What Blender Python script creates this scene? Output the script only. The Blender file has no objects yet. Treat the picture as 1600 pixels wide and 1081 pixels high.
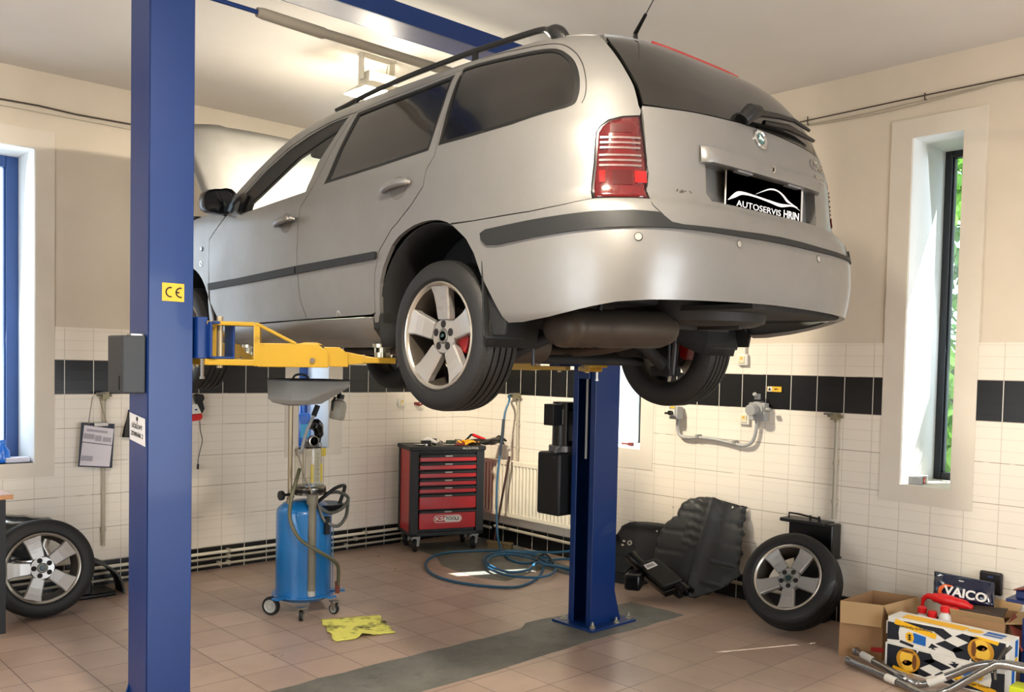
import bpy, bmesh, math, random
import numpy as np
from mathutils import Vector, Matrix, Euler
from mathutils.geometry import delaunay_2d_cdt
random.seed(7)
SC = bpy.context.scene
COL = SC.collection
# ---------------------------------------------------------------- camera
F, CY = 1416.0, 624.8
YW, PT, RL = [math.radians(a) for a in (42.74, -2.204, 1.207)]
def cam_rot(y, p, r):
    cy, sy = math.cos(y), math.sin(y); cp, sp = math.cos(p), math.sin(p); cr, sr = math.cos(r), math.sin(r)
    f = np.array([sy*cp, cy*cp, sp]); rt = np.array([cy, -sy, 0]); up = np.cross(rt, f)
    return np.array([cr*rt+sr*up, -(-sr*rt+cr*up), f])
CR = cam_rot(YW, PT, RL)
CAM = np.array([0, 0, 1.7])
cd = bpy.data.cameras.new('camera'); co = bpy.data.objects.new('camera', cd); COL.objects.link(co)
cd.sensor_width = 36; cd.lens = F/1600*36; cd.shift_y = (CY-540.5)/1600; cd.clip_start = .05
m = Matrix(((CR[0][0], -CR[1][0], -CR[2][0]), (CR[0][1], -CR[1][1], -CR[2][1]), (CR[0][2], -CR[1][2], -CR[2][2])))
co.matrix_world = Matrix.Translation(CAM.tolist()) @ m.to_4x4()
SC.camera = co
SC.view_settings.view_transform = 'Standard'; SC.view_settings.look = 'None'
SC.view_settings.gamma = 1; SC.view_settings.use_curve_mapping = False
SC.view_settings.exposure = -0.32
# ---------------------------------------------------------------- sky and sun
W = bpy.data.worlds.new('sky'); SC.world = W; W.use_nodes = True
bg = W.node_tree.nodes['Background']; bg.inputs[0].default_value = (.80, .90, 1, 1); bg.inputs[1].default_value = 5.0
def light(name, kind, loc, power, col, **k):
    d = bpy.data.lights.new(name, kind); d.energy = power; d.color = col
    for a, b in k.items(): setattr(d, a, b)
    o = bpy.data.objects.new(name, d); COL.objects.link(o); o.location = loc
    return o
sun = light('sun', 'SUN', (9, 1, 8), 38.0, (1, .96, .88), angle=math.radians(.6))
sun.rotation_euler = Vector((-.915*math.cos(math.radians(58)), .4035*math.cos(math.radians(58)), -math.sin(math.radians(58)))).to_track_quat('-Z', 'Y').to_euler()
# daylight lamps: unseen garage door behind the camera, unseen left window, slim windows
def area(name, loc, aim, sx, sy, power, col):
    o = light(name, 'AREA', loc, power, col, shape='RECTANGLE', size=sx, size_y=sy)
    o.rotation_euler = (Vector(aim)-Vector(loc)).to_track_quat('-Z', 'Y').to_euler(); return o
area('door_daylight', (3.2, -2.4, 1.4), (3.2, 3, 1.4), 2.6, 2.5, 135, (.88, .94, 1))
area('window_daylight', (-1.6, 3.2, 1.7), (3, 3.6, 1.0), 2.2, 1.8, 60, (.90, .95, 1))  # left window is unseen, added to brighten the post, floor and walls
area('window_daylight', (6.25, 2.41, 2.1), (5, 2.6, 1.8), .28, 2.1, 3, (.78, .88, 1))
area('window_daylight', (6.25, 4.88, 2.1), (5, 4.9, 1.8), .28, 2.1, 12, (.78, .88, 1))
area('window_daylight', (4.09, 7.35, 2.0), (4.0, 5, 1.6), .28, 2.1, 14, (.78, .88, 1))
area('window_daylight', (1.60, 7.35, 2.0), (1.7, 5, 1.6), .45, 2.1, 12, (.78, .88, 1))
# ---------------------------------------------------------------- helpers: pixels to points
def ray(u, v): return CR.T @ np.array([(u-800)/F, (v-CY)/F, 1.0])
def at(u, v, ax, val): d = ray(u, v); return CAM+(val-CAM[ax])/d[ax]*d
def fp(u, v, z=0): d = ray(u, v); return CAM+(z-1.7)/d[2]*d
# ---------------------------------------------------------------- materials
def lin(c): return tuple((x/12.92 if x <= .04045 else ((x+.055)/1.055)**2.4) for x in c)
MATS = {}
class NT:
    def __init__(s, m): s.t = m.node_tree; s.n = s.t.nodes; s.l = s.t.links
    def new(s, ty, **k):
        o = s.n.new(ty)
        for a, b in k.items(): setattr(o, a, b)
        return o
    def set(s, sock, v):
        if isinstance(v, bpy.types.NodeSocket): s.l.new(v, sock)
        elif isinstance(v, (tuple, list)): sock.default_value = tuple(v)+((1,) if len(v) == 3 and len(sock.default_value) == 4 else ())
        else: sock.default_value = v
    def m(s, op, a, b=0.0, c=0.0):
        o = s.new('ShaderNodeMath', operation=op)
        for i, x in enumerate((a, b, c)): s.set(o.inputs[i], x)
        return o.outputs[0]
    def mix(s, f, a, b):
        o = s.new('ShaderNodeMix', data_type='RGBA'); s.set(o.inputs[0], f); s.set(o.inputs[6], a); s.set(o.inputs[7], b); return o.outputs[2]
    def noise(s, scale, vec=None, detail=3, rough=.55):
        o = s.new('ShaderNodeTexNoise'); o.inputs['Scale'].default_value = scale; o.inputs['Detail'].default_value = detail; o.inputs['Roughness'].default_value = rough
        if vec is not None: s.l.new(vec, o.inputs['Vector'])
        return o.outputs[0]
    def pos(s): return s.new('ShaderNodeNewGeometry').outputs['Position']
    def obj(s): return s.new('ShaderNodeTexCoord').outputs['Object']
    def xyz(s, v): o = s.new('ShaderNodeSeparateXYZ'); s.l.new(v, o.inputs[0]); return o.outputs
    def line(s, c, period, off, w):
        """1 on a line of width w repeating with the period"""
        a = s.m('PINGPONG', s.m('SUBTRACT', c, off-period*200), period/2)
        return s.m('LESS_THAN', a, w/2)
    def ramp(s, x, a, b):
        o = s.new('ShaderNodeMapRange'); s.set(o.inputs[0], x); o.inputs[1].default_value = a; o.inputs[2].default_value = b; return o.outputs[0]
def M(name, rgb=(.5, .5, .5), rough=.5, metal=0, coat=0, var=.06, vscale=9, bump=0, bscale=60, emit=None, trans=0, ior=1.45, alpha=1, dirt=None, coatr=.05):
    if name in MATS: return MATS[name]
    m = bpy.data.materials.new(name); m.use_nodes = True; MATS[name] = m
    N = NT(m); b = N.n['Principled BSDF']; c = lin(rgb)
    b.inputs['Roughness'].default_value = rough; b.inputs['Metallic'].default_value = metal
    b.inputs['Coat Weight'].default_value = coat; b.inputs['Coat Roughness'].default_value = coatr
    b.inputs['Transmission Weight'].default_value = trans; b.inputs['IOR'].default_value = ior; b.inputs['Alpha'].default_value = alpha
    if emit: b.inputs['Emission Color'].default_value = c+(1,); b.inputs['Emission Strength'].default_value = emit
    o = N.obj(); nz = N.noise(vscale, o)
    k = N.m('ADD', 1-var, N.m('MULTIPLY', nz, 2*var))
    v = N.new('ShaderNodeVectorMath', operation='SCALE'); v.inputs[0].default_value = c; N.l.new(k, v.inputs['Scale'])
    col = v.outputs[0]
    if dirt:
        f = N.ramp(N.noise(dirt[2], o, 5, .65), dirt[3], dirt[3]+.15)
        col = N.mix(N.m('MULTIPLY', f, dirt[1]), col, lin(dirt[0]))
    N.l.new(col, b.inputs['Base Color'])
    if bump:
        bn = N.new('ShaderNodeBump'); bn.inputs['Strength'].default_value = bump; bn.inputs['Distance'].default_value = .003
        N.l.new(N.noise(bscale, o), bn.inputs['Height']); N.l.new(bn.outputs[0], b.inputs['Normal'])
    return m
def glass(name, rgb, mixf=.1, rough=.02, dust=0, dustc=(.5, .5, .48)):
    """pane: transparent tint plus a mirror coat"""
    m = bpy.data.materials.new(name); m.use_nodes = True; MATS[name] = m; N = NT(m)
    for x in list(N.n): N.n.remove(x)
    out = N.new('ShaderNodeOutputMaterial'); tr = N.new('ShaderNodeBsdfTransparent'); tr.inputs[0].default_value = lin(rgb)+(1,)
    gl = N.new('ShaderNodeBsdfGlossy'); gl.inputs['Roughness'].default_value = rough
    fr = N.new('ShaderNodeLayerWeight'); k = N.m('ADD', N.m('MULTIPLY', N.m('POWER', fr.outputs['Facing'], 5.0), .9), .04+mixf)
    a = N.new('ShaderNodeMixShader'); N.l.new(k, a.inputs[0]); N.l.new(tr.outputs[0], a.inputs[1]); N.l.new(gl.outputs[0], a.inputs[2])
    last = a.outputs[0]
    if dust:
        df = N.new('ShaderNodeBsdfDiffuse'); df.inputs[0].default_value = lin(dustc)+(1,)
        b = N.new('ShaderNodeMixShader'); N.l.new(N.m('MULTIPLY', N.ramp(N.noise(4, N.obj()), .2, .8), dust), b.inputs[0]); N.l.new(last, b.inputs[1]); N.l.new(df.outputs[0], b.inputs[2]); last = b.outputs[0]
    N.l.new(last, out.inputs[0]); return m
def tile_wall(name, ax, off, tiled=1):
    m = bpy.data.materials.new(name); m.use_nodes = True; N = NT(m); b = N.n['Principled BSDF']
    x = N.xyz(N.pos()); a, z = x[ax], x[2]
    nz = N.noise(1.2, N.pos(), 4); n2 = N.noise(35, N.pos(), 3)
    white = N.mix(nz, lin((.87, .835, .775)), lin((.91, .88, .825)))
    soot = N.m('MULTIPLY', N.ramp(N.noise(1.7, N.pos(), 5, .7), .55, .8), N.ramp(z, 1.3, .2))
    white = N.mix(N.m('MULTIPLY', soot, .22), white, lin((.62, .57, .52)))
    groove = N.line(z, .0705, 1.67, .004); joint = N.line(z, .2475, 1.67, .005); vert = N.line(a, .1995, off, .005)
    wob = N.m('GREATER_THAN', N.noise(3.1, N.pos(), 2), .42)
    white = N.mix(N.m('MULTIPLY', groove, .20), white, lin((.55, .48, .40)))
    white = N.mix(N.m('MULTIPLY', joint, N.m('ADD', .18, N.m('MULTIPLY', wob, .40))), white, lin((.42, .35, .28)))
    white = N.mix(N.m('MULTIPLY', vert, .42), white, lin((.62, .57, .50)))
    black = N.mix(N.m('MULTIPLY', N.line(z, .0705, 1.67, .006), .5), lin((.02, .023, .03)), lin((.005, .005, .005)))
    black = N.mix(vert, black, lin((.86, .85, .80)))
    isb = N.m('ADD', N.m('MULTIPLY', N.m('GREATER_THAN', z, 1.424), N.m('LESS_THAN', z, 1.668)), N.m('LESS_THAN', z, .182))
    N.l.new(N.mix(isb, white, black), b.inputs['Base Color'])
    N.set(b.inputs['Roughness'], N.m('ADD', .28, N.m('MULTIPLY', n2, .12)))
    bn = N.new('ShaderNodeBump'); bn.inputs['Strength'].default_value = .5; bn.inputs['Distance'].default_value = .002
    h = N.m('SUBTRACT', N.m('MULTIPLY', N.noise(7, N.pos(), 2), .25), N.m('MAXIMUM', groove, N.m('MAXIMUM', joint, vert)))
    N.l.new(h, bn.inputs['Height']); N.l.new(bn.outputs[0], b.inputs['Normal']); return m
def plaster(name, rgb, rgb2, sc=1.1):
    m = bpy.data.materials.new(name); m.use_nodes = True; N = NT(m); b = N.n['Principled BSDF']
    N.l.new(N.mix(N.ramp(N.noise(sc, N.pos(), 5, .6), .3, .75), lin(rgb), lin(rgb2)), b.inputs['Base Color']); b.inputs['Roughness'].default_value = .8
    bn = N.new('ShaderNodeBump'); bn.inputs['Strength'].default_value = .35; bn.inputs['Distance'].default_value = .006
    N.l.new(N.noise(9, N.pos(), 6, .6), bn.inputs['Height']); N.l.new(bn.outputs[0], b.inputs['Normal']); return m
def floor_mat():
    m = bpy.data.materials.new('floor_tiles'); m.use_nodes = True; N = NT(m); b = N.n['Principled BSDF']
    x = N.xyz(N.pos()); X = x[0]
    Y = N.m('SUBTRACT', x[1], N.m('MULTIPLY', N.m('GREATER_THAN', x[1], 3.95), 1.135))
    P = .3
    c = N.new('ShaderNodeCombineXYZ'); N.l.new(N.m('FLOOR', N.m('DIVIDE', N.m('SUBTRACT', X, 2.515), P)), c.inputs[0]); N.l.new(N.m('FLOOR', N.m('DIVIDE', N.m('SUBTRACT', Y, 3.052), P*1.006)), c.inputs[1])
    wn = N.new('ShaderNodeTexWhiteNoise'); N.l.new(c.outputs[0], wn.inputs[0])
    base = N.mix(wn.outputs[0], lin((.64, .55, .49)), lin((.70, .61, .545)))
    dirt = N.ramp(N.noise(1.6, N.pos(), 6, .65), .45, .75); base = N.mix(N.m('MULTIPLY', dirt, .45), base, lin((.50, .43, .38)))
    sp = N.ramp(N.noise(22, N.pos(), 4, .7), .66, .74); base = N.mix(N.m('MULTIPLY', sp, .35), base, lin((.22, .18, .17)))
    g = N.m('MAXIMUM', N.line(X, P, 2.515, .0055), N.line(Y, P*1.006, 3.052, .0055))
    lightg = N.m('MULTIPLY', N.m('GREATER_THAN', N.m('SUBTRACT', X, Y), .75), .85)
    base = N.mix(N.m('MULTIPLY', g, N.m('ADD', .55, N.m('MULTIPLY', N.noise(2, N.pos()), .5))), base, N.mix(N.m('MULTIPLY', lightg, .55), lin((.25, .165, .13)), lin((.60, .53, .47))))
    N.l.new(base, b.inputs['Base Color']); N.set(b.inputs['Roughness'], N.m('ADD', .20, N.m('MULTIPLY', N.noise(5, N.pos(), 4), .26)))
    bn = N.new('ShaderNodeBump'); bn.inputs['Strength'].default_value = .4; bn.inputs['Distance'].default_value = .002
    N.l.new(N.m('SUBTRACT', N.m('MULTIPLY', N.noise(4, N.pos()), .5), g), bn.inputs['Height']); N.l.new(bn.outputs[0], b.inputs['Normal']); return m
# ---------------------------------------------------------------- mesh builder
class B:
    def __init__(s): s.v = []; s.f = []; s.k = []; s.c = 0; s.X = Matrix.Identity(4)
    def add(s, V, Fc):
        n = len(s.v); s.v += [tuple(s.X @ Vector(tuple(map(float, p)))) for p in V]
        for f in Fc: s.f.append(tuple(i+n for i in f)); s.k.append(s.c)
        return s
    def box(s, c, d, rz=0, R=None):
        R = R or Matrix.Rotation(rz, 3, 'Z'); h = [x/2 for x in d]; V = []
        for x in (-1, 1):
            for y in (-1, 1):
                for z in (-1, 1): V.append(Vector(c)+R @ Vector((x*h[0], y*h[1], z*h[2])))
        return s.add(V, [(0, 1, 3, 2), (4, 6, 7, 5), (0, 4, 5, 1), (2, 3, 7, 6), (0, 2, 6, 4), (1, 5, 7, 3)])
    def bb(s, a, b): return s.box([(p+q)/2 for p, q in zip(a, b)], [abs(q-p) for p, q in zip(a, b)])
    def tube(s, P, r, n=10, cap=True, smooth=0):
        P = [Vector(tuple(map(float, p))) for p in P]
        if smooth: P = cr_path(P, smooth)
        rs = r if isinstance(r, (list, tuple)) else [r]*len(P)
        if len(rs) != len(P): rs = [rs[min(len(rs)-1, int(i*len(rs)/len(P)))] for i in range(len(P))]
        T = [(P[min(i+1, len(P)-1)]-P[max(i-1, 0)]).normalized() for i in range(len(P))]
        u = T[0].orthogonal().normalized(); V = []
        for p, t, q in zip(P, T, rs):
            u = (u-t*u.dot(t)).normalized(); w = t.cross(u)
            V += [p+(u*math.cos(a)+w*math.sin(a))*q for a in [2*math.pi*j/n for j in range(n)]]
        Fc = [(i*n+j, i*n+(j+1) % n, (i+1)*n+(j+1) % n, (i+1)*n+j) for i in range(len(P)-1) for j in range(n)]
        if cap: Fc += [tuple(range(n))[::-1], tuple((len(P)-1)*n+j for j in range(n))]
        return s.add(V, Fc)
    def cyl(s, a, b, r, n=20, r2=None): return s.tube([a, b], [r, r if r2 is None else r2], n)
    def lathe(s, prof, c=(0, 0, 0), R=None, n=32, closed=False, cap=True):
        """prof of (radius, height) about the local z axis"""
        R = R or Matrix.Identity(3); V = []
        for r, h in prof:
            for j in range(n):
                a = 2*math.pi*j/n; V.append(Vector(c)+R @ Vector((r*math.cos(a), r*math.sin(a), h)))
        k = len(prof); Fc = [(i*n+j, i*n+(j+1) % n, ((i+1) % k)*n+(j+1) % n, ((i+1) % k)*n+j) for i in range(k if closed else k-1) for j in range(n)]
        if not closed and cap:
            if prof[0][0] > 1e-6: Fc.append(tuple(range(n))[::-1])
            if prof[-1][0] > 1e-6: Fc.append(tuple((k-1)*n+j for j in range(n)))
        return s.add(V, Fc)
    def prism(s, poly, h0, h1, O=(0, 0, 0), U=(1, 0, 0), Vv=(0, 1, 0)):
        """polygon in the plane U,V through O pushed along UxV from h0 to h1"""
        O, U, Vv = Vector(O), Vector(U), Vector(Vv); Nn = U.cross(Vv); n = len(poly)
        V = [O+U*a+Vv*b+Nn*h0 for a, b in poly]+[O+U*a+Vv*b+Nn*h1 for a, b in poly]
        return s.add(V, [tuple(range(n))[::-1], tuple(range(n, 2*n))]+[(i, (i+1) % n, (i+1) % n+n, i+n) for i in range(n)])
    def grid(s, P):
        """rows of points"""
        a, b = len(P), len(P[0])
        return s.add([p for r in P for p in r], [(i*b+j, i*b+j+1, (i+1)*b+j+1, (i+1)*b+j) for i in range(a-1) for j in range(b-1)])
    def text(s, txt, size, O, U, Vv, depth=.0015, bold=0, align='CENTER', sx=1, fit=0):
        c = bpy.data.curves.new('t', 'FONT'); c.body = txt; c.size = size; c.extrude = depth; c.align_x = align; c.align_y = 'CENTER'; c.offset = bold; c.resolution_u = 3
        o = bpy.data.objects.new('t', c); me = o.to_mesh()
        if fit: xs = [v.co.x for v in me.vertices]; sx = fit/(max(xs)-min(xs))
        O, U, Vv = Vector(O), Vector(U).normalized(), Vector(Vv).normalized(); Nn = U.cross(Vv)
        s.add([O+U*v.co.x*sx+Vv*v.co.y+Nn*v.co.z for v in me.vertices], [tuple(p.vertices) for p in me.polygons])
        o.to_mesh_clear(); bpy.data.objects.remove(o); bpy.data.curves.remove(c); return s
    def build(s, name, mats, parent=None, smooth=35, bevel=0, seg=2, sub=0, recalc=True, thick=0):
        me = bpy.data.meshes.new(name); me.from_pydata(s.v, [], s.f)
        mats = mats if isinstance(mats, (list, tuple)) else [mats]
        for mm in mats: me.materials.append(mm)
        me.polygons.foreach_set('material_index', s.k)
        if recalc:
            bm = bmesh.new(); bm.from_mesh(me); bmesh.ops.recalc_face_normals(bm, faces=bm.faces); bm.to_mesh(me); bm.free()
        me.update()
        if smooth: me.shade_smooth(); me.set_sharp_from_angle(angle=math.radians(smooth))
        o = bpy.data.objects.new(name, me); COL.objects.link(o)
        if parent is not None:
            o.parent = parent
        if thick: md = o.modifiers.new('t', 'SOLIDIFY'); md.thickness = thick; md.offset = 0
        if bevel: md = o.modifiers.new('b', 'BEVEL'); md.width = bevel; md.segments = seg; md.limit_method = 'ANGLE'; md.angle_limit = math.radians(40)
        if sub: md = o.modifiers.new('s', 'SUBSURF'); md.levels = sub; md.render_levels = sub
        return o
def cr_path(P, k=6):
    Q = [P[0]]+list(P)+[P[-1]]; out = []
    for i in range(1, len(Q)-2):
        a, b, c, d = Q[i-1:i+3]
        for j in range(k):
            t = j/k; out.append(.5*((2*b)+(c-a)*t+(2*a-5*b+4*c-d)*t*t+(3*b-a-3*c+d)*t**3))
    out.append(P[-1]); return out
def thing(name, label, cat, loc=(0, 0, 0), group=None):
    o = bpy.data.objects.new(name, None); COL.objects.link(o); o.empty_display_size = .1
    o.location = loc; o['label'] = label; o['category'] = cat
    if group: o['group'] = group
    return o
def tag(o, label, cat, group=None, kind=None):
    """a thing that is a single mesh: its origin goes to the middle of its base"""
    me = o.data; n = len(me.vertices); a = np.empty(n*3); me.vertices.foreach_get('co', a); a = a.reshape(-1, 3)
    c = (a.min(0)+a.max(0))/2; c[2] = a[:, 2].min(); me.vertices.foreach_set('co', (a-c).ravel()); me.update(); o.location = c
    o['label'] = label; o['category'] = cat
    if group: o['group'] = group
    if kind: o['kind'] = kind
    return o
def rebase(t, loc):
    """move a thing's Empty to loc while its parts stay where they were built (world coordinates)"""
    t.location = loc
    for c in t.children:
        me = c.data
        if me.users == 1: me.transform(Matrix.Translation([-x for x in loc]))
        for g in c.children:
            if g.data.users == 1: g.data.transform(Matrix.Translation([-x for x in loc]))
def struct(o): o['kind'] = 'structure'; return o
def copy_tree(o):
    c = o.copy(); COL.objects.link(c)
    for ch in list(o.children):
        d = ch.copy(); COL.objects.link(d); d.parent = c
        for g in list(ch.children):
            e = g.copy(); COL.objects.link(e); e.parent = d
    return c
# ---------------------------------------------------------------- common materials
BLUE = M('lift_blue_paint', (.0, .165, .40), .38, 0, .12, .06, 3, .15, 14)
DBLUE = M('dark_blue', (.06, .09, .16), .4)
YEL = M('yellow_arm_paint', (.66, .52, .12), .42, 0, .1, .12, 6, .1, 30, dirt=((.36, .24, .08), .5, 14, .60))
STEEL = M('steel', (.62, .60, .57), .3, .9, 0, .1)
ZINC = M('zinc_bolt', (.70, .68, .60), .35, .9)
CHROME = M('chrome', (.85, .85, .85), .12, 1)
BLK = M('black_plastic', (.055, .055, .06), .45, 0, 0, .15, 12, .1, 80)
BLKS = M('black_satin', (.03, .03, .035), .3)
RUB = M('rubber', (.065, .065, .068), .62, 0, 0, .18, 30)
WHT = M('white_plastic', (.87, .86, .82), .4)
CREAM = M('cream_paint', (.86, .83, .75), .4)
GREYP = M('grey_plastic', (.62, .62, .61), .5)
GREYPIPE = M('painted_pipe_grey', (.66, .63, .56), .45, 0, 0, .1, 20)
RED = M('red_plastic', (.78, .08, .09), .35)
PAPER = M('paper', (.86, .84, .82), .8)
INK = M('ink', (.06, .06, .07), .7)
YSTK = M('yellow_sticker', (.84, .67, .18), .5)
CARD = M('cardboard', (.60, .46, .32), .85, 0, 0, .10, 8, .15, 40, dirt=((.28, .20, .14), .7, 9, .66))
CARD2 = M('cardboard_inside', (.50, .38, .27), .9, 0, 0, .1, 8)
# ================================================================ ROOM
BY, RX, CZ, FLY, LX = 6.975, 5.81, 3.68, -2.6, -1.7
PW = plaster('plaster_warm', (.84, .80, .73), (.79, .745, .675)); PF = plaster('plaster_frame', (.85, .82, .765), (.81, .775, .715), 2)
PC = plaster('ceiling_paint', (.84, .825, .80), (.80, .78, .75), .7)
def holes(b, axis, a0, a1, d0, d1, z1, ops):
    """wall slab along an axis with openings"""
    def bx(p, q, za, zb):
        if q-p < 1e-4 or zb-za < 1e-4: return
        if axis == 'x': b.bb((p, d0, za), (q, d1, zb))
        else: b.bb((d0, p, za), (d1, q, zb))
    cur = a0
    for (p, q, za, zb) in sorted(ops): bx(cur, p, 0, z1); bx(p, q, 0, za); bx(p, q, zb, z1); cur = q
    bx(cur, a1, 0, z1)
W1, W2 = (1.26, 1.862, .94, 3.14), (3.94, 4.242, .935, 3.14)
W3, W4 = (4.722, 5.16, 1.03, 3.2), (2.26, 2.575, .985, 3.2)
b = B(); holes(b, 'x', LX, RX, BY, BY+.5, CZ, [W1, W2]); wb = struct(b.build('wall_back', PW, smooth=0))
b = B(); holes(b, 'y', FLY, BY+.5, RX, RX+.62, CZ, [W3, W4]); wr = struct(b.build('wall_right', PW, smooth=0))
b = B(); holes(b, 'y', FLY, BY+.5, LX-.2, LX, CZ, [(2.1, 4.3, .8, 2.6)]); struct(b.build('wall_left', PW, smooth=0))  # window opening added to go with the left daylight lamp
b = B(); holes(b, 'x', LX, RX, FLY-.3, FLY, CZ, [(1.9, 4.5, 0.002, 2.6)]); struct(b.build('wall_front', PW, smooth=0))
b = B(); b.bb((LX-.2, FLY-.3, CZ), (RX+.62, BY+.5, CZ+.1)); struct(b.build('ceiling', PC, smooth=0))
b = B(); b.bb((LX-.2, FLY-2.5, -.1), (RX+.62, BY+.5, 0)); fl = struct(b.build('floor', floor_mat(), smooth=0))
# tiled cladding
def clad(b, axis, a0, a1, z1, ops, d):
    holes(b, axis, a0, a1, d[0], d[1], z1, ops)
b = B(); clad(b, 'x', LX, RX, 1.905, [(1.12, 1.988, .835, 1.905), (3.81, 4.375, .87, 1.905)], (BY-.007, BY+.001)); struct(b.build('tiling', tile_wall('tiles_back', 0, 2.0555), wb, smooth=0))
b = B(); clad(b, 'y', FLY, BY, 1.895, [(2.125, 2.71, .868, 1.895), (4.59, 5.29, .87, 1.895)], (RX-.007, RX+.001)); struct(b.build('tiling', tile_wall('tiles_right', 1, 1.976), wr, smooth=0))
# plaster surrounds and windows
def surround(n, axis, o, e, d0, sgn):
    b = B(); p, q, za, zb = o; P, Q, ZA, ZB = e; t = .011
    for (u0, u1, z0, z1) in ((P, p, ZA, ZB), (q, Q, ZA, ZB), (p, q, ZA, za), (p, q, zb, ZB)):
        if axis == 'x': b.bb((u0, d0-t, z0), (u1, d0, z1))
        else: b.bb((d0-t, u0, z0), (d0, u1, z1))
    struct(b.build('trim_%d' % n, PF, smooth=0))
surround(1, 'x', W1, (1.12, 1.988, .835, 3.27), BY, 1); surround(2, 'x', W2, (3.81, 4.375, .87, 3.27), BY, 1)
surround(3, 'y', W3, (4.59, 5.29, .87, 3.32), RX, 1); surround(4, 'y', W4, (2.125, 2.71, .868, 3.32), RX, 1)
FRB = M('window_frame_blue', (.20, .33, .56), .35); FRD = M('window_frame_dark', (.12, .135, .155), .35)
PANE = glass('window_pane', (.97, .99, 1), .02, .01)
REV = plaster('reveal_white', (.90, .90, .89), (.87, .87, .86), 3)
def window(n, axis, o, depth, mat, fw=.075):
    p, q, za, zb = o; d = (BY if axis == 'x' else RX)+depth; b = B(); g = B(); s = B()
    def bx(B_, u0, u1, v0, v1, z0, z1):
        if axis == 'x': B_.bb((u0, v0, z0), (u1, v1, z1))
        else: B_.bb((v0, u0, z0), (v1, u1, z1))
    bx(b, p, p+fw, d, d+.07, za, zb); bx(b, q-fw, q, d, d+.07, za, zb); bx(b, p+fw, q-fw, d, d+.07, za, za+fw); bx(b, p+fw, q-fw, d, d+.07, zb-fw, zb)
    e = .012; bx(b, p+fw, p+fw+e, d+.015, d+.06, za+fw, zb-fw); bx(b, q-fw-e, q-fw, d+.015, d+.06, za+fw, zb-fw)
    bx(g, p+fw-.005, q-fw+.005, d+.03, d+.036, za+fw-.005, zb-fw+.005)
    w = struct(b.build('window_%d' % n, mat, smooth=0, bevel=.006)); struct(g.build('window_pane', PANE, w, smooth=0))
    dd = BY if axis == 'x' else RX
    bx(s, p, q, dd-.001, d, za-.012, za); struct(s.build('window_sill', REV, w, smooth=0))
    r = B(); bx(r, p, p+.004, dd, d, za, zb); bx(r, q-.004, q, dd, d, za, zb); bx(r, p, q, dd, d, zb-.004, zb); struct(r.build('window_reveal', REV, w, smooth=0))
window(1, 'x', W1, .40, FRB, .085); window(2, 'x', W2, .36, FRB, .085); window(3, 'y', W3, .5, FRD, .055); window(4, 'y', W4, .5, FRD, .05)
# concrete where the tiles were cut away
def concrete():
    m = bpy.data.materials.new('concrete'); m.use_nodes = True; N = NT(m); b = N.n['Principled BSDF']
    c = N.mix(N.ramp(N.noise(2.5, N.pos(), 6, .65), .35, .7), lin((.35, .35, .325)), lin((.465, .46, .43)))
    c = N.mix(N.m('MULTIPLY', N.ramp(N.noise(9, N.pos(), 6, .7), .52, .68), .5), c, lin((.25, .245, .225)))
    N.l.new(c, b.inputs['Base Color']); b.inputs['Roughness'].default_value = .62
    bn = N.new('ShaderNodeBump'); bn.inputs['Strength'].default_value = .3; bn.inputs['Distance'].default_value = .004; N.l.new(N.noise(40, N.pos()), bn.inputs['Height']); N.l.new(bn.outputs[0], b.inputs['Normal']); return m
CON = concrete()
def jag(P, amp=.012, k=7):
    out = []
    for i in range(len(P)):
        a, c = Vector(P[i]), Vector(P[(i+1) % len(P)]); n = max(1, int((c-a).length*k))
        for j in range(n):
            p = a.lerp(c, j/n); out.append((p.x+random.uniform(-amp, amp), p.y+random.uniform(-amp, amp)))
    return out
b = B(); b.prism(jag([(.9, 3.69), (2.2, 3.69), (3.02, 3.695), (4.08, 3.73), (5.11, 3.72), (5.07, 4.17), (4.1, 4.27), (4.0, 4.19), (.9, 4.2)]), -.002, .0025)
struct(b.build('concrete_strip', CON, fl, smooth=0))
b = B(); Q = [fp(*p)[:2] for p in ((628, 851), (640, 850), (700, 846), (780, 838), (850, 872), (893, 886), (893, 900), (850, 888), (790, 908), (745, 902), (690, 884), (680, 868))]
b.prism(jag([tuple(q) for q in Q], .006, 4), -.002, .002); struct(b.build('concrete_patch', CON, fl, smooth=0))
# heating pipes along the skirting
hp = 'heating pipes along the foot of the walls'
for i, (z, r, lab) in enumerate(((.142, .013, 'cream heating pipe, topmost of the three along the back wall skirting'), (.098, .010, 'grey heating pipe, middle one of the three on the back wall skirting'), (.045, .010, 'grey heating pipe closest to the floor along the back wall'))):
    b = B(); t = thing('heating_pipe', lab, 'pipe', (4, 6.93, 0), hp); b.tube([(.2, 6.93, z-.004), (5.72-.04*i, 6.93, z)], r, 10)
    if i == 0: b.tube([(5.72, 6.93, z), (5.755, 6.90, z), (5.765, 6.5, z-.01)], r, 10)
    b.build('pipe', GREYPIPE if i else CREAM, t); b = B()
    for x in (2.62+.3*i, 3.3, 4.62-.1*i): b.box((x, 6.945, z), (.018, .05, .034)); b.cyl((x-.012, 6.93, z), (x+.012, 6.93, z), r+.005, 10)
    b.build('pipe_clip', GREYPIPE, t); rebase(t, (4, 6.93, 0))
b = B(); P = [(5.765, 6.45, .155), (5.765, 5.9, .15), (5.77, 5.0, .135), (5.77, 4.5, .128), (5.77, 3.1, .12)]
b.tube(P, .014, 10); tag(b.build('heating_pipe', GREYPIPE), 'grey heating pipe along the skirting of the right wall below the radiator', 'pipe', hp)
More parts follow.
